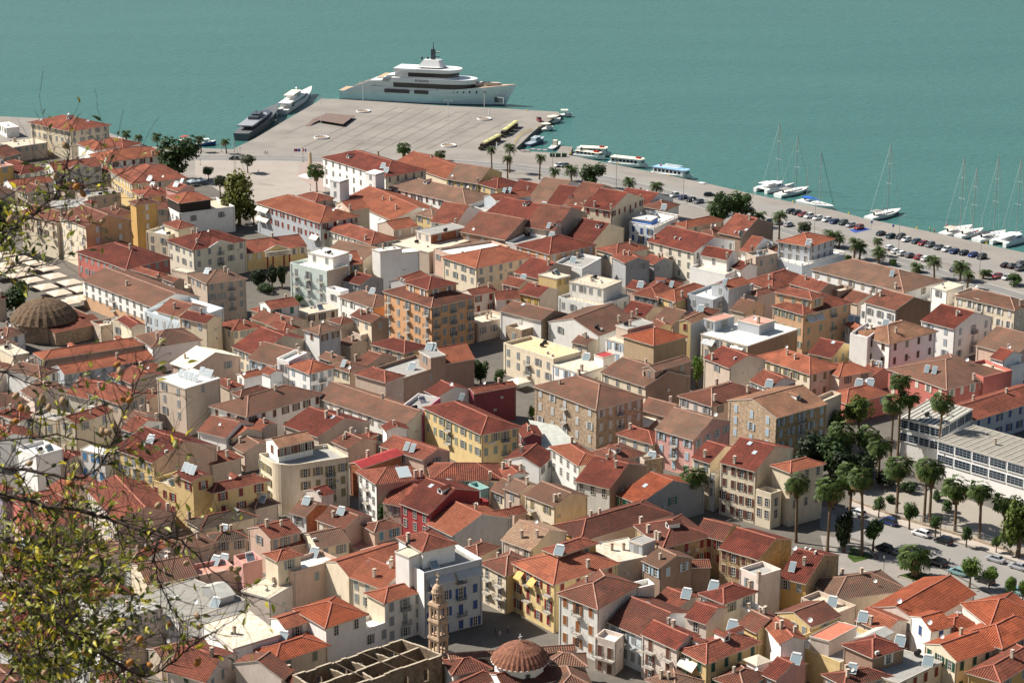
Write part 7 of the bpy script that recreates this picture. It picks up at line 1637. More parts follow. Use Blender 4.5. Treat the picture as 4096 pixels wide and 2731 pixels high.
T(1024,1766); tree(1195,760,540,190,'dk',"dark green tree beside the maroon house",tz=.08,dv=0)
T(3072,1766)
for i,(u,vb,vt,w,k,l) in enumerate([(1015,695,500,125,'md',"small round street tree nearest the fence gate"),(1297,805,540,165,'md',"street tree above the navy off-road car"),(1537,875,668,125,'md',"street tree beside the twin lamp post"),(1820,968,758,105,'md',"street tree with bright tuft left of the silver saloon"),(2093,1020,862,100,'md',"smallest street tree at the right kerb"),(965,1005,700,200,'md',"larger street tree shading the black van"),(1850,1340,1052,220,'br',"round clipped street tree over the pale green car"),(2030,1345,1150,190,'br',"second round clipped street tree on the plaza"),(2215,1465,1203,140,'br',"third round clipped street tree on the plaza"),(2335,1480,1260,120,'br',"round street tree cut by the right edge")]): tree(u,vb,vt,w,k,l,tz=.3,dv=i,name='street_tree',grp='street trees')
tree(690,1015,560,190,'sh',"dark ivy covered column tree at the plaza",tz=.0,dv=1,name='cypress_tree'); tree(2290,1060,455,360,'pn',"large yellow green pine at the right edge",tz=.08,dv=0,name='pine_tree')
tree(430,330,-80,430,'sh',"dark tree in the shade behind the tall cream house, left",tz=.05,dv=2); tree(560,360,-60,400,'dk',"dark tree in the shade behind the tall cream house, right",tz=.05,dv=0); tree(700,420,20,330,'sh',"dark undergrowth between the tall palms",tz=.02,dv=1)
tree(640,250,-160,280,'dk',"dark broad tree right behind the umbrella pine",tz=.05,dv=1); tree(850,400,120,240,'sh',"dark mass of foliage under the fan palms left of the school",tz=.02,dv=2); tree(1560,540,430,130,'dk',"bush beside the twin palms",tz=.05,dv=1,cat='shrub',name='garden_shrub')
# ---------------------------------------------------------------- lamps, masts and poles
pst=simple('post_grey',(.34,.34,.33),.5,.3,noise=0); pbk=simple('post_black',(.03,.03,.03),.5,noise=0)
def streetlamp(u,vb,vt,label,side=1):
    p,h=hgt(u,vb,vt); r=thing('street_lamp',(p.x,p.y,G0),0,label,'street lamp'); b=MB(); b.tube([(0,0,0),(0,0,h*.9),(.25*side,0,h*.98),(1.6*side,0,h)],[.11,.07,.06,.05],pst,6); b.build('post',r); b=MB(); b.box(1.4*side-.25,1.4*side+.45,-.14,.14,h-.1,h+.05,pst); b.build('lamp_head',r)
T(2048,400); streetlamp(372,612,318,"tall grey lamp post left of the dustbins by the quay"); streetlamp(957,808,480,"tall grey lamp post before the middle passenger boat"); streetlamp(1573,925,590,"tall grey lamp post before the blue roofed boat")
T(3072,400); streetlamp(425,1218,945,"tall grey lamp post between parked cars and the ketch"); streetlamp(1193,1472,1072,"tall grey lamp post in the middle of the car park"); streetlamp(1942,1580,1285,"tall grey lamp post right of the black car row"); streetlamp(2212-2351,905,745,"grey lamp post behind the big quayside tree")
def lantern(u,vb,vt,label):
    p,h=hgt(u,vb,vt); r=thing('lantern_post',(p.x,p.y,G0),0,label,'street lamp'); b=MB(); b.lathe([(.16,0),(.1,.6),(.05,.7),(.045,h-.7)],pbk,8); b.build('post',r); b=MB(); b.lathe([(.08,h-.7),(.2,h-.35),(.24,h-.3),(.05,h)],simple('lantern_glass',(.25,.25,.22),.3,noise=0),6); b.build('lantern',r)
T(1024,400); lantern(433,572,440,"black lantern post beside the flagpoles"); lantern(500,835,770,"black lantern post in front of the tall fan palm")
T(3072,1766); lantern(1060,1232,1040,"black lantern post on the plaza beside the lawn"); lantern(1583,868,590,"tall black lamp post among the street trees"); lantern(1648,1340,1055,"slim grey post right of the broad low palm")
T(0,400); lantern(1840,600,545,"black lantern near the small round tree on the square"); lantern(2207,520,435,"black lantern by the promenade road"); lantern(2037,480,400,"thin black post beside the round palm bed")
T(1024,400)
for u,vb,vt,l in [(601,352,-10,"tall white mast in the round planter left of the stage"),(985,110,-160,"tall white mast in the round planter behind the stage"),(1768,425,20,"tall white mast in the planter nearest the waterfront block"),(2097,180,-150,"tall white mast in the planter near the yacht's bow")]:
    p,h=hgt(u,vb,vt); r=thing('lamp_mast',(p.x,p.y,G0),0,l,'light mast','light masts of the pier'); b=MB(); b.tube([(0,0,0),(0,0,h)],[.11,.06],simple('white_paint',(.78,.77,.74)),8); b.build('pole',r); b=MB(); b.box(-1.3,1.3,-.12,.12,h-.1,h+.05,pst); b.box(-1.5,-1.0,-.25,.25,h-.2,h-.08,BW); b.box(1.0,1.5,-.25,.25,h-.2,h-.08,BW); b.build('lamp_head',r)
    r=thing('round_planter',(p.x,p.y,G0),0,l.replace('tall white mast in the','white').replace('white round planter','white round planter ring').replace('white planter','white planter ring'),'planter','round planters of the pier'); b=MB(); b.lathe([(3.1,0),(3.2,.55),(3.15,.62),(2.85,.62),(2.8,.3)],BW,28); b.build('rim',r); b=MB(); b.lathe([(2.8,.29),(.3,.42)],simple('dry_soil',(.22,.15,.09),.95,noise=.4,scale=1.5),20); b.build('soil',r)
# stage, obelisk, flags
q=[at(u,v_,G0+1.3) for u,v_ in ((520,176),(800,222),(905,145),(650,122))]; o=q[1]; r=thing('stage',(o.x,o.y,G0),0,"low brown wooden stage with side ramp standing on the pier","stage"); b=MB(); wd=simple('stage_boards',(.17,.12,.10),.8,noise=.15,scale=1); b.prism([(p-o).xy for p in q],1.1,1.3,wd); b.build('platform',r); b=MB()
for i in range(4):
    for k in range(9): pp=q[i].lerp(q[(i+1)%4],k/9)-o; b.tube([(pp.x,pp.y,0),(pp.x,pp.y,1.1)],.05,pbk,4)
b.build('leg',r); b=MB(); e=[at(u,v_,G0) for u,v_ in((450,245),(490,247))]; b.poly([e[0]-Vector((o.x,o.y,G0)),e[1]-Vector((o.x,o.y,G0)),((q[0]-o).x+2.2,(q[0]-o).y-.6,1.25),((q[0]-o).x,(q[0]-o).y,1.25)],wd); b.build('ramp',r)
p,h=hgt(500,705,480); r=thing('obelisk',(p.x,p.y,G0),R_(40),"tan stone obelisk on a stepped white base","monument"); b=MB(); stn=simple('tan_stone',(.42,.32,.22),.8,noise=.12,scale=1)
b.v+=[(x*.75,y_*.75,2.6) for x,y_ in((-1,-1),(1,-1),(1,1),(-1,1))]+[(x*.5,y_*.5,h-.7) for x,y_ in((-1,-1),(1,-1),(1,1),(-1,1))]+[(0,0,h)]
for f in((0,1,5,4),(1,2,6,5),(2,3,7,6),(3,0,4,7),(4,5,8),(5,6,8),(6,7,8),(7,4,8)): b.f.append(f); b.m.append(b.mi(stn))
b.build('shaft',r); b=MB()
for i,s in enumerate((3.4,2.7,2.0)): b.box(-s,s,-s,s,i*.35+(.002*i),i*.35+.35,BW)
b.box(-1.1,1.1,-1.1,1.1,1.05,2.6,stn); b.build('base',r)
for u,l,c in((392,"flagpole with a red blue flag by the obelisk",(.25,.05,.12)),(415,"flagpole with a plain blue flag by the obelisk",(.03,.06,.35)),(470,"flagpole with a blue white red flag by the obelisk",None)):
    p,h=hgt(u,665,452); r=thing('flagpole',(p.x,p.y,G0),0,l,'flagpole'); b=MB(); b.tube([(0,0,0),(0,0,h)],.06,BW,6); b.build('pole',r); b=MB(); fc=[c]*3 if c else [(.02,.03,.2),(.75,.75,.75),(.45,.02,.02)]
    for i in range(3): mm=simple('flag_%d%d'%(u,i),fc[i],.8,noise=0); x0,x1=-.1-i*.5,-.6-i*.5; b.poly([(x0,.05*i,h-1.2),(x1,.1*i+.1,h-1.35),(x1,.1*i+.1,h-.2),(x0,.05*i,h-.05)],mm)
    b.build('flag',r)
# tourist trains
T(1850,380,2.352)
def train(u0,v0,u1,v1,label,ncar):
    a,c=at(u0,v0,G0),at(u1,v1,G0); d=c-a; L=d.length; r=thing('tourist_train',(a.x,a.y,G0),math.atan2(d.y,d.x),label,'tourist train'); cl=L/(ncar+.6); dkm=simple('train_dark',(.05,.035,.025),.5,noise=.1); ry=simple('train_roof_yellow',(.56,.52,.24),.6,noise=.08)
    b=MB(); b.box(0,cl*.32,-.8,.8,.4,1.4,dkm); b.box(cl*.32,cl*.55,-.85,.85,.4,2.3,dkm); b.tube([(.4,0,1.2),(.4,0,2.2)],.15,dkm,8); b.build('engine',r)
    for i in range(ncar):
        x0=cl*.62+i*cl; b=MB(); b.box(x0,x0+cl*.9,-.9,.9,.4,1.1,dkm)
        for k in range(5):
            for sy in(-.85,.85): xx=x0+.1+(cl*.9-.2)*k/4; b.tube([(xx,sy,1.1),(xx,sy,2.4)],.05,dkm,4)
        b.box(x0+.1,x0+cl*.9-.1,-.6,.6,1.1,1.5,dkm); w_=b.build('carriage',r); b=MB(); b.prism([(x0-.1,-1.05),(x0+cl*.92,-1.05),(x0+cl*.92,1.05),(x0-.1,1.05)],2.4,2.55,ry); b.prism([(x0+.1,-.6),(x0+cl*.85,-.6),(x0+cl*.85,.6),(x0+.1,.6)],2.55,2.75,ry); b.build('roof',w_)
        for xx in(x0+.8,x0+cl*.9-.8):
            for sy in(-.7,.7): b=MB(); b.tube([(xx,sy-.08,.3),(xx,sy+.08,.3)],.3,simple('tyre',(.02,.02,.02)),8); b.build('wheel',w_)
train(165,525,350,425,"dark tourist train with pale yellow roofs, nearer of the two on the pier",3); train(365,405,510,295,"dark tourist train with pale yellow roofs, farther of the two on the pier",3)
# quay furniture
yb=simple('bollard_yellow',(.62,.45,.03),.5,noise=0)
def bollard(u,v_,l):
    p=at(u,v_,G0); r=MB(); r.lathe([(.28,0),(.2,.12),(.18,.42),(.34,.5),(.34,.62),(.1,.68)],yb,10); o=r.build('bollard'); o.location=(p.x,p.y,G0); tag(o,l,'bollard','yellow mooring bollards')
bollard(607,150,"yellow bollard near the yacht's bow"); bollard(712,303,"yellow bollard beside the blue tarpaulin"); bollard(1018,555,"yellow bollard at the small jetty"); bollard(1463,655,"yellow bollard before the middle passenger boat"); bollard(1938,765,"yellow bollard before the blue roofed boat")
T(3072,400); bollard(230,945,"yellow bollard left of the ketch"); bollard(742,1050,"yellow bollard right of the ketch"); bollard(1365,1183,"yellow bollard left of the two men on the quay"); bollard(2005,1325,"yellow bollard before the black covered yacht")
T(1850,380,2.352)
r=thing('row_of_barriers',(*at(560,430,G0).xy,G0),0,"row of yellow crowd barriers along the pier edge","barrier"); b=MB(); o=at(560,430,G0); pts_=[at(u,v_,G0) for u,v_ in((492,462),(515,415),(560,375),(610,352),(655,335))]
for i in range(4):
    a,c=pts_[i]-o,pts_[i+1]-o
    for zz in(.3,1.05): b.tube([(a.x,a.y,zz),(c.x,c.y,zz)],.05,yb,4)
    for k in range(7): pp=a.lerp(c,k/7); b.tube([(pp.x,pp.y,0),(pp.x,pp.y,1.05)],.04,yb,4)
b.build('railing',r)
# bins, tables with pink cloths
gb=simple('bin_green',(.03,.08,.04),.5,noise=.1)
for i,(u,l) in enumerate(((845,"green dustbin left of three by the quay"),(900,"green dustbin in the middle of three by the quay"),(958,"green dustbin right of three by the quay"))):
    p=at(u,583,G0); r=thing('dustbin',(p.x,p.y,G0),R_(-10),l,'bin','green dustbins by the quay'); b=MB(); b.prism([(-.95,-.5),(.95,-.5),(.95,.5),(-.95,.5)],.15,1.15,gb); b.build('body',r); b=MB(); b.tube([(-.97,0,1.1),(.97,0,1.1)],.5,gb,10); b.build('lid',r)
for i,(u,v_,l) in enumerate(((565,520,"pink covered table at the left end of the waterside row"),(610,520,"second pink covered table of the waterside row"),(665,508,"third pink covered table of the waterside row"),(720,512,"fourth pink covered table of the waterside row"),(775,515,"pink covered table next to the workboat"))):
    p=at(u,v_,G0+.75); r=thing('table',(p.x,p.y,G0),R_(-15),l,'table','pink covered tables at the water'); b=MB(); b.box(-.9,.9,-.5,.5,.72,.76,simple('pink_cloth',(.62,.36,.36),.8,noise=0)); b.build('table_top',r); b=MB()
    for sx in(-.75,.75):
        for sy in(-.4,.4): b.tube([(sx,sy,0),(sx,sy,.72)],.04,pbk,4)
    b.build('leg',r)
T(0,400)
for u,v_,l in((1765,725,"grey blue cafe parasol left, on the square edge"),(1845,710,"grey blue cafe parasol right, on the square edge")): parasol(1.7,2.7,l,Vector((*at(u,v_,G0+2.7).xy,G0)),simple('grey_blue_canvas',(.30,.36,.38),.8,noise=.05),name='cafe_parasol')
T(1024,400)
def folded(u,vb,vt,l):
    p,h=hgt(u,vb,vt); r=thing('folded_parasol',(p.x,p.y,G0),0,l,'parasol'); b=MB(); b.lathe([(.05,.8),(.3,1.0),(.24,h*.7),(.08,h)],BW,8); b.build('canopy',r); b=MB(); b.tube([(0,0,0),(0,0,h)],.04,pst,5); b.build('pole',r)
folded(2140,160,88,"folded white parasol near the yacht's bow"); folded(2212,470,385,"folded white parasol beside the tourist train")
T(2048,1083); folded(2038,600,495,"folded beige parasol on the pink terrace house"); bpy.data.objects[-1] if 0 else None
T(3072,400)
r=thing('disabled_sign',(*at(950,1190,G0).xy,G0),0,"blue parking sign behind the red estate car",'sign'); b=MB(); b.tube([(0,0,0),(0,0,3)],.04,pst,5); b.build('post',r); b=MB(); b.box(-.35,.35,-.05,-.0,2.3,3.1,simple('sign_blue',(.02,.12,.5),.5,noise=0)); b.build('panel',r)
r=thing('disabled_sign',(*at(1147,1225,G0).xy,G0),0,"blue parking sign behind the black saloon",'sign'); b=MB(); b.tube([(0,0,0),(0,0,3)],.04,pst,5); b.build('post',r); b=MB(); b.box(-.35,.35,-.05,-.0,2.3,3.1,simple('sign_blue',(.02,.12,.5))); b.build('panel',r)
b=MB(); b.poly([(p.x,p.y,G0+.075) for p in (at(745,1195),at(800,1222),at(945,1190),at(880,1170))],simple('bay_blue',(.04,.08,.30),.8,noise=.1)); struct('disabled_bay_marking',b)
# ---------------------------------------------------------------- school fence and plaza planter
T(3072,1766)
fl=[at(*p) for p in ((760,545),(1180,700),(1850,895),(2351,1060))]; o=fl[0]; r=thing('boundary_fence',(o.x,o.y,G0),0,"low stone wall with wire fence between street and school yard",'fence'); b=MB(); c=MB()
for i in range(3):
    a,e=fl[i]-o,fl[i+1]-o; n=Vector((-(e-a).y,(e-a).x,0)).normalized()*.2; b.prism([a-n,e-n,e+n,a+n],0,.7,wallmat('low_wall_stone',(.38,.31,.24),.3,stone=True)); k=int((e-a).length/3)
    for j in range(k+1): pp=a.lerp(e,j/k); c.tube([(pp.x,pp.y,.7),(pp.x,pp.y,2.3)],.05,pst,4)
    for zz in(1.2,1.7,2.25): c.tube([(a.x,a.y,zz),(e.x,e.y,zz)],.025,pst,4)
b.build('wall',r); c.build('railing',r)
q=[at(*p) for p in ((1185,1245),(1440,1330),(1575,1265),(1370,1205))]; o=q[0]; r=thing('square_planter',(o.x,o.y,G0),0,"low square stone planter with lawn around the broad palm",'planter'); b=MB(); cc=sum(q,Vector())/4
for i in range(4): a,e=q[i],q[(i+1)%4]; ai,ei=a.lerp(cc,.06),e.lerp(cc,.06); b.prism([(p-o).xy for p in (a,e,ei,ai)],0,.55,pave('planter_stone',(.42,.37,.31),(.36,.31,.26),.5))
b.build('rim',r); gr_=leafm('lawn_green',(.05,.085,.018)); b=MB(); b.poly([((p.lerp(cc,.06)-o).x,(p.lerp(cc,.06)-o).y,.45) for p in q],gr_); b.build('lawn',r)
b=MB(); b.poly([(p.x,p.y,G0+.08) for p in (at(730,1060),at(790,1110),at(985,1060),at(870,1005),at(760,960))],gr_); struct('lawn',b)
# ---------------------------------------------------------------- people
def bodymesh(pose):
    sk={'p':(0,0,.95,.15),'ch':(0,0,1.32,.17),'n':(0,0,1.52,.07),'h':(0,.0,1.66,.105),'la':(-.22,0,1.40,.065),'le':(-.27,-.04,1.12,.05),'lh':(-.26,.10,.9,.035),'ra':(.22,0,1.40,.065),'re':(.27,-.04,1.12,.05),'rh':(.26,.12,.9,.035),'lk':(-.10,.03,.5,.075),'lf':(-.12,-.02,.08,.05),'lt':(-.12,.14,.04,.04),'rk':(.10,.06,.5,.075),'rf':(.12,.08,.08,.05),'rt':(.12,.24,.04,.04)}
    if pose=='walk': sk['lk']=(-.10,.2,.52,.075); sk['lf']=(-.11,.28,.08,.05); sk['lt']=(-.11,.43,.05,.04); sk['rk']=(.1,-.02,.5,.075); sk['rf']=(.11,-.3,.14,.05); sk['rt']=(.11,-.2,.05,.04)
    if pose=='sit': 
        for k in('p','ch','n','h','la','le','lh','ra','re','rh'): x,y_,z,r_=sk[k]; sk[k]=(x,y_-.1,z-.42,r_)
        sk['lk']=(-.12,.38,.5,.075); sk['lf']=(-.12,.42,.08,.05); sk['lt']=(-.12,.56,.05,.04); sk['rk']=(.12,.38,.5,.075); sk['rf']=(.12,.42,.08,.05); sk['rt']=(.12,.56,.05,.04)
    K=list(sk); E_=[('p','ch'),('ch','n'),('n','h'),('ch','la'),('la','le'),('le','lh'),('ch','ra'),('ra','re'),('re','rh'),('p','lk'),('lk','lf'),('lf','lt'),('p','rk'),('rk','rf'),('rf','rt')]
    me=bpy.data.meshes.new('sk'); me.from_pydata([sk[k][:3] for k in K],[(K.index(a),K.index(b_)) for a,b_ in E_],[]); o=bpy.data.objects.new('sk',me); COL.objects.link(o)
    mo=o.modifiers.new('s','SKIN'); 
    for i,k in enumerate(K): me.skin_vertices[0].data[i].radius=(sk[k][3],)*2
    me.skin_vertices[0].data[0].use_root=True
    o.modifiers.new('u','SUBSURF').levels=1
    dg=bpy.context.evaluated_depsgraph_get(); ev=o.evaluated_get(dg); out=bpy.data.meshes.new_from_object(ev); bpy.data.objects.remove(o); return out,sk
PMs={k:bodymesh(k) for k in('stand','walk','sit')}
skn=simple('skin',(.42,.25,.17),.6,noise=0)
def person(u,v_,pose,shirt,legs,label,ang=0,z=G0,hair=(.03,.02,.015),p=None):
    me,sk=PMs[pose]; me=me.copy(); p=at(u,v_,z) if p is None else p; me.materials.clear()
    for m_ in(skn,simple('cloth_%02d%02d%02d'%tuple(int(c*99) for c in shirt),shirt,.8,noise=0),simple('cloth_%02d%02d%02d'%tuple(int(c*99) for c in legs),legs,.8,noise=0),simple('hair_dark',hair,.7,noise=0)): me.materials.append(m_)
    zs=sk['p'][2]
    for f in me.polygons:
        c=f.center; i=0
        if c.z>sk['h'][2]+.02: i=3 if c.y<.06 else 0
        elif c.z>sk['n'][2]-.05: i=0
        elif c.z>zs: i=0 if (abs(c.x)>.24 and c.z<sk['le'][2]) else 1
        elif c.z>.1: i=2 if abs(c.x)<.24 else 0
        else: i=3
        f.material_index=i
        f.use_smooth=True
    o=obj('person',me,None,(p.x,p.y,z),ang); tag(o,label,'person')
T(1024,400); person(86,500,'walk',(.5,.1,.15),(.05,.06,.12),"person in red top walking on the promenade",1.2); person(104,502,'walk',(.6,.58,.55),(.08,.08,.1),"person in pale top walking on the promenade",1.2); person(1418,512,'walk',(.1,.1,.12),(.1,.1,.12),"person in dark clothes walking near the fan palm",.5)
person(22,668,'sit',(.08,.08,.1),(.06,.06,.1),"person in dark clothes sitting on the square",1.8)
T(3072,400); person(1487,1212,'stand',(.55,.72,.05),(.08,.1,.2),"man in a yellow vest standing at the quay edge",0); person(1527,1225,'stand',(.75,.2,.05),(.05,.05,.06),"person in an orange top standing near the yachts",0)
T(2048,400); person(1612,912,'stand',(.7,.7,.7),(.1,.1,.15),"person in white shirt between the parked cars",1); person(1662,945,'stand',(.7,.7,.7),(.3,.3,.3),"person in white shirt beside the blue grey car",2)
T(1024,2390); person(2203,330,'walk',(.06,.07,.09),(.05,.05,.07),"person in dark clothes walking in the shaded street",2); person(2240,370,'walk',(.5,.35,.4),(.2,.2,.25),"person in light clothes walking in the shaded street",2.2); person(2315,325,'stand',(.1,.1,.11),(.05,.05,.07),"person in black standing by the shop front",0)
T(3072,1766); person(983,1085,'stand',(.06,.06,.08),(.05,.05,.06),"left one of two dark clothed people by the lawn",0); person(1004,1088,'stand',(.05,.06,.1),(.05,.05,.06),"right one of two dark clothed people by the lawn",0)

T(3072,400)
person(1640,1165,'sit',(.55,.06,.05),(.1,.1,.15),"crew member in red sitting in the cockpit of the leftmost yacht of the right group",2,z=1.5); person(1700,1185,'stand',(.55,.08,.05),(.1,.1,.15),"crew member in red standing aft on the leftmost yacht of the right group",1,z=1.5); person(1915,1225,'sit',(.5,.08,.06),(.05,.05,.06),"person in red under the dark sprayhood yacht's canopy",2,z=1.5)

T(3072,1766)
for i,(u,vb,vt,w,k,l) in enumerate([(1090,420,250,230,'sh',"dark shrubs at the foot of the school wall, left"),(1290,470,340,170,'dk',"shrubs beside the school steps"),(900,330,60,260,'dk',"tall dark tree between the leaning palm and the school"),(1640,640,520,120,'md',"small shrub in the school yard behind the fence"),(1120,560,470,110,'dk',"low shrub inside the fence beside the leftmost palm"),(600,620,380,220,'sh',"dense dark shrub mass below the thick crowned palms")]): tree(u,vb,vt,w,k,l,tz=.03,dv=i,cat='shrub',name='garden_shrub')
# ---------------------------------------------------------------- the almond tree beside the viewpoint
rA=random.Random(21)
lm=[]
for nm,c in(('almond_leaf_green',(.20,.215,.035)),('almond_leaf_dark',(.05,.07,.015)),('almond_leaf_yellow',(.55,.47,.05)),('almond_leaf_pale',(.50,.52,.18))):
    m,nt,ns,lk,bs=newmat(nm); bs.inputs['Base Color'].default_value=(*c,1); bs.inputs['Roughness'].default_value=.45; bs.inputs['Specular IOR Level'].default_value=.4
    tr=N(ns,'ShaderNodeBsdfTranslucent'); tr.inputs[0].default_value=(c[0]*1.5,c[1]*1.4,c[2],1); mxs=N(ns,'ShaderNodeMixShader'); mxs.inputs[0].default_value=.35
    lk.new(bs.outputs[0],mxs.inputs[1]); lk.new(tr.outputs[0],mxs.inputs[2]); lk.new(mxs.outputs[0],ns['Material Output'].inputs['Surface']); lm.append(m)
wood=simple('almond_bark',(.042,.027,.022),.8,0,.3,.35,30,.5); hull_=simple('almond_hull',(.33,.22,.13),.85,0,.1,.25,40,.3); hull2=simple('almond_hull_ripe',(.32,.14,.04),.8,0,.1,.25,40,.3)
T(0,0,1)
def main(pts,r0,r1,d0,d1):
    return [(u,v_,d0+(d1-d0)*i/(len(pts)-1),r0+(r1-r0)*i/(len(pts)-1)) for i,(u,v_) in enumerate(pts)]
Bq=lambda *p:[(x/1.178,1400+y_/1.178) for x,y_ in p]
Aq=lambda *p:[(x/2.138,400+y_/2.138) for x,y_ in p]
BRN=[main(Aq((-330,1290),(0,1160),(100,1110),(250,1020),(330,940),(430,850),(500,780),(540,660),(575,540),(605,430),(590,380)),.013,.003,10.4,9.6),
 main(Aq((500,785),(700,750),(870,700),(1000,660),(1110,600),(1250,480)),.006,.0015,9.9,9.5),
 main(Aq((270,1005),(400,1035),(600,1050),(780,1045),(870,1080)),.006,.002,10.2,9.8),
 main(Aq((430,850),(560,830),(650,790),(760,700)),.004,.0015,10,10.2),
 main(Aq((500,780),(455,620),(462,400),(400,240)),.004,.0015,9.9,9.7),
 main(Aq((-200,930),(0,850),(200,740),(320,630),(420,440)),.006,.0015,10.8,10.4),
 main(Aq((-200,1600),(0,1500),(150,1400),(350,1430),(480,1410),(600,1330)),.006,.0015,10.3,10.1),
 main(Aq((870,700),(930,560),(1010,440),(930,300)),.0025,.001,9.7,9.6),
 main(Aq((0,1400),(90,1180),(140,940),(230,850)),.004,.0015,10.5,10.5),
 main(Bq((-200,520),(0,545),(120,560),(300,600),(400,600),(480,540),(530,430),(600,270),(660,130),(690,40)),.016,.002,9.6,9.1),
 main(Bq((-200,690),(0,690),(130,705),(230,735),(330,745),(450,780),(560,810),(680,850),(740,870),(850,890),(960,1000),(1100,1120),(1200,1190)),.019,.002,9.4,9.0),
 main(Bq((740,870),(725,960),(745,1080),(800,1200),(850,1260),(900,1300)),.007,.002,9.1,9.0),
 main(Bq((560,860),(700,895),(830,880),(950,840),(1090,745)),.004,.001,9.3,9.3),
 main(Bq((-150,440),(0,430),(270,400),(500,450),(620,470),(780,400),(900,420)),.009,.0015,10.0,9.6),
 main(Bq((-150,1330),(0,1380),(110,1450),(200,1420),(300,1390),(400,1360),(520,1280),(600,1180)),.014,.002,9.7,9.4),
 main(Bq((200,1240),(340,1330),(480,1430),(600,1510),(700,1540),(830,1460),(920,1380),(1050,1300),(1240,1165)),.015,.0015,9.2,9.0),
 main(Bq((-150,60),(0,100),(150,160),(260,170),(400,140),(560,110),(620,60)),.007,.0015,10.3,10.0),
 main(Bq((480,540),(560,530),(620,640),(720,620),(860,430)),.004,.001,9.3,9.4),
 main(Bq((-100,1700),(60,1500),(130,1300),(220,1180),(280,950),(250,760)),.012,.003,9.8,9.9),
 main(Bq((-150,900),(0,880),(150,960),(330,960),(520,900),(640,820)),.008,.0015,10,9.7),
 main(Bq((-150,1120),(0,1100),(120,1150),(300,1200),(450,1180),(600,1050)),.009,.0015,9.9,9.5),
 main(Bq((-150,1000),(60,1040),(240,1060),(420,1000),(560,1010)),.007,.0015,10.2,10),
 main(Bq((-150,300),(20,300),(160,330),(330,300),(420,230)),.007,.0015,10.4,10.2),
 main(Bq((300,1800),(330,1600),(400,1480),(520,1440),(760,1330),(920,1380)),.008,.002,9.5,9.2)]
root=thing('almond_tree',(-4.6,10.2,CAMZ-1.7-(10.2-2)*.86),0,"almond tree with yellow green leaves and ripe almonds reaching in from the left, close by","tree"); ro_=Vector(root.location)
tb=MB(); tw=MB(); lv=MB(); nleaf=0
def dens(u,v_):
    if v_<1150: return .28 if u>60 else .7
    if v_<1500: return .3 if u<450 else .18
    if v_<2120: return .36 if u<450 else .18
    return (1.2 if u<260 else .75) if u<470 else (.3 if u<750 else .15)
def leaf(p,d,size):
    global nleaf; nleaf+=1
    d=(d+Vector((rA.uniform(-.6,.6),rA.uniform(-.6,.6),rA.uniform(-.9,.3)))).normalized(); s=d.cross(Vector((rA.uniform(-1,1),rA.uniform(-1,1),rA.uniform(.1,1)))).normalized(); n=s.cross(d); w=size*.2; m=rA.choices(lm,(5,4.2,1.6,1.3))[0]
    a=p+d*size*.12; pts=[a,a+d*size*.25+s*w+n*w*.35,a+d*size*.6+s*w*.85+n*w*.3,a+d*size-n*size*.12]; mid=[a+d*size*.25,a+d*size*.6-n*size*.03]
    pt2=[a,a+d*size*.25-s*w+n*w*.35,a+d*size*.6-s*w*.85+n*w*.3,a+d*size-n*size*.12]
    lv.poly([pts[0],pts[1],pts[2],pts[3],mid[1],mid[0]],m); lv.poly([pt2[3],pt2[2],pt2[1],pt2[0],mid[0],mid[1]],m)
def twig(p,d,L,r,depth,dn):
    pts=[p]; n=5
    for i in range(n): d=(d+Vector((rA.uniform(-.28,.28),rA.uniform(-.28,.28),rA.uniform(-.22,.30)))).normalized(); pts.append(pts[-1]+d*L/n)
    tw.tube(pts,[max(.0009,r*(1-.75*i/n)) for i in range(n+1)],wood,5,False)
    for i in range(1,n+1):
        k=rA.random()*dn*2.1
        while k>rA.random(): leaf(pts[i].lerp(pts[i-1],rA.random()),d,rA.uniform(.031,.052)); k-=1
        if depth and rA.random()<.55: twig(pts[i],(d+Vector((rA.uniform(-1,1),rA.uniform(-.6,.6),rA.uniform(-1,1)))).normalized(),L*rA.uniform(.4,.7),r*.6,depth-1,dn)
for br in BRN:
    # resample along a smooth line
    P=[]; 
    for i in range(len(br)-1):
        k=4
        for j in range(k):
            t=j/k; q=[br[i][c]+(br[i+1][c]-br[i][c])*t for c in range(4)]; P.append((deep(q[0]+rA.uniform(-5,5),q[1]+rA.uniform(-5,5),q[2]),q[3],q[0],q[1]))
    q=br[-1]; P.append((deep(q[0],q[1],q[2]),q[3],q[0],q[1]))
    tb.tube([p[0]-ro_ for p in P],[max(.0012,p[1]*.62*rA.uniform(.9,1.15)) for p in P],wood,7)
    for i in range(1,len(P)):
        p,r_,u,v_=P[i]; seg=(P[i][0]-P[i-1][0]); dn=dens(u,v_)
        if u<-80: continue
        cnt=(1.9+.6*dn)*(1 if v_>1150 else .55)
        while cnt>rA.random():
            cnt-=1; side=Vector((rA.uniform(-1,1),rA.uniform(-.6,.6),rA.uniform(-1,1))).normalized(); d=(seg.normalized()*.8+side).normalized()
            twig(p.lerp(P[i-1][0],rA.random())-ro_,d,rA.uniform(.08,.34)*(1.25 if dn>1 else .9),min(r_*.55,.0035),1 if dn>.4 else 0,min(1,dn*.34+.06))
# extra leafy shoots filling the lower left
for i in range(75):
    u=abs(rA.gauss(0,200)); v_=rA.uniform(2130,2800); 
    if u>560: continue
    p=deep(u,v_,rA.uniform(9.2,10.6))-ro_; twig(p,Vector((rA.uniform(-.3,1),rA.uniform(-.5,.5),rA.uniform(-.4,1))).normalized(),rA.uniform(.14,.34),.003,1,.5)
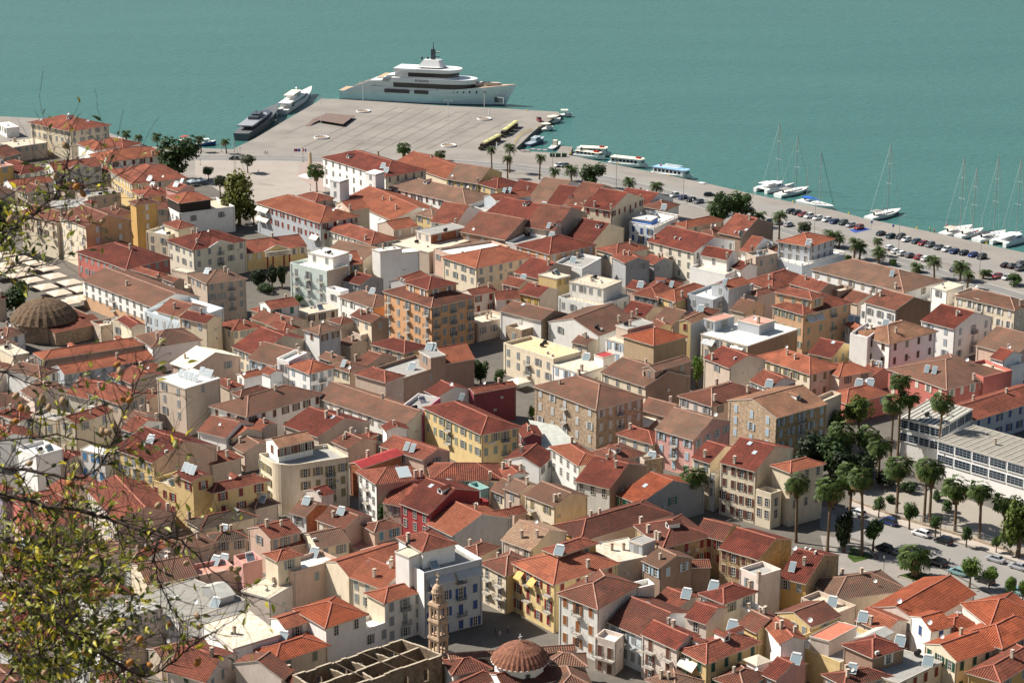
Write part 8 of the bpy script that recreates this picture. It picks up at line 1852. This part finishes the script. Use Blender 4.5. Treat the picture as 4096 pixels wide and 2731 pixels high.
# trunk and limbs outside the frame
o=Vector((0,0,0)); j=deep(-420,2900,10.2)-ro_; j2=deep(-260,2000,10.0)-ro_; tb.tube([o-Vector((0,0,.4)),o+Vector((.1,0,1.0)),(o+j)/2+Vector((-.1,0,.2)),j],[.12,.10,.085,.07],wood,10); tb.tube([j,j2,deep(-300,1500,10.1)-ro_,deep(-250,1000,10.3)-ro_],[.06,.045,.032,.02],wood,8)
for br in BRN:
    if br[0][0]<-60: e=deep(br[0][0],br[0][1],br[0][2])-ro_; s_=min((j,j2,deep(-300,1500,10.1)-ro_,deep(-250,1000,10.3)-ro_),key=lambda q:(q-e).length); tb.tube([s_,(s_+e)/2+Vector((0,0,-.03)),e],[br[0][3]*.9,br[0][3]*.75,br[0][3]*.62],wood,7)
tb.build('trunk',root,smooth=True); c_=lv.build('crown',root); tw.build('twig',root)
am=MB(); am.lathe([(.002,-.019),(.009,-.016),(.0135,-.006),(.0135,.004),(.009,.014),(.003,.020)],hull_,10); ame=am.mesh('almond',smooth=True); ame2=ame.copy(); ame2.materials[0]=hull2
spots=[(a/2.138,400+b_/2.138) for a,b_ in((560,388),(475,655),(655,740),(710,800),(602,968),(762,1000),(875,1040),(888,1118),(88,1020),(103,1398))]+[(a/1.178,1400+b_/1.178) for a,b_ in((552,68),(565,100),(765,85),(295,240),(200,230),(230,270),(100,272),(127,278),(75,215),(483,382),(510,385),(610,470),(660,450),(140,533),(328,628),(356,640),(350,690),(378,695),(745,730),(407,835),(662,925),(695,932),(658,1030),(878,1003),(1092,1028),(1118,1032),(1120,1072),(445,1110),(835,605),(795,1292),(930,1252),(942,1300),(415,1322),(485,1357),(400,1420),(565,1403),(525,1390),(660,1360),(650,1385),(680,1385),(612,1470),(707,1482),(805,1412),(932,1468),(210,1520),(190,1308),(165,1160),(530,1110),(612,235),(580,232),(75,335),(60,340),(438,1555),(75,940))]
for i,(u,v_) in enumerate(spots):
    p=deep(u,v_,rA.uniform(9.0,9.7) if v_>1400 else 9.75)-ro_; a_=place(ame2 if rA.random()<.35 else ame,'almond',root,p,rA.uniform(0,6)); a_.rotation_euler=(rA.uniform(-1.1,1.1),rA.uniform(-1.1,1.1),0); a_.scale=(rA.uniform(.85,1.15),)*3
print('leaves',nleaf)
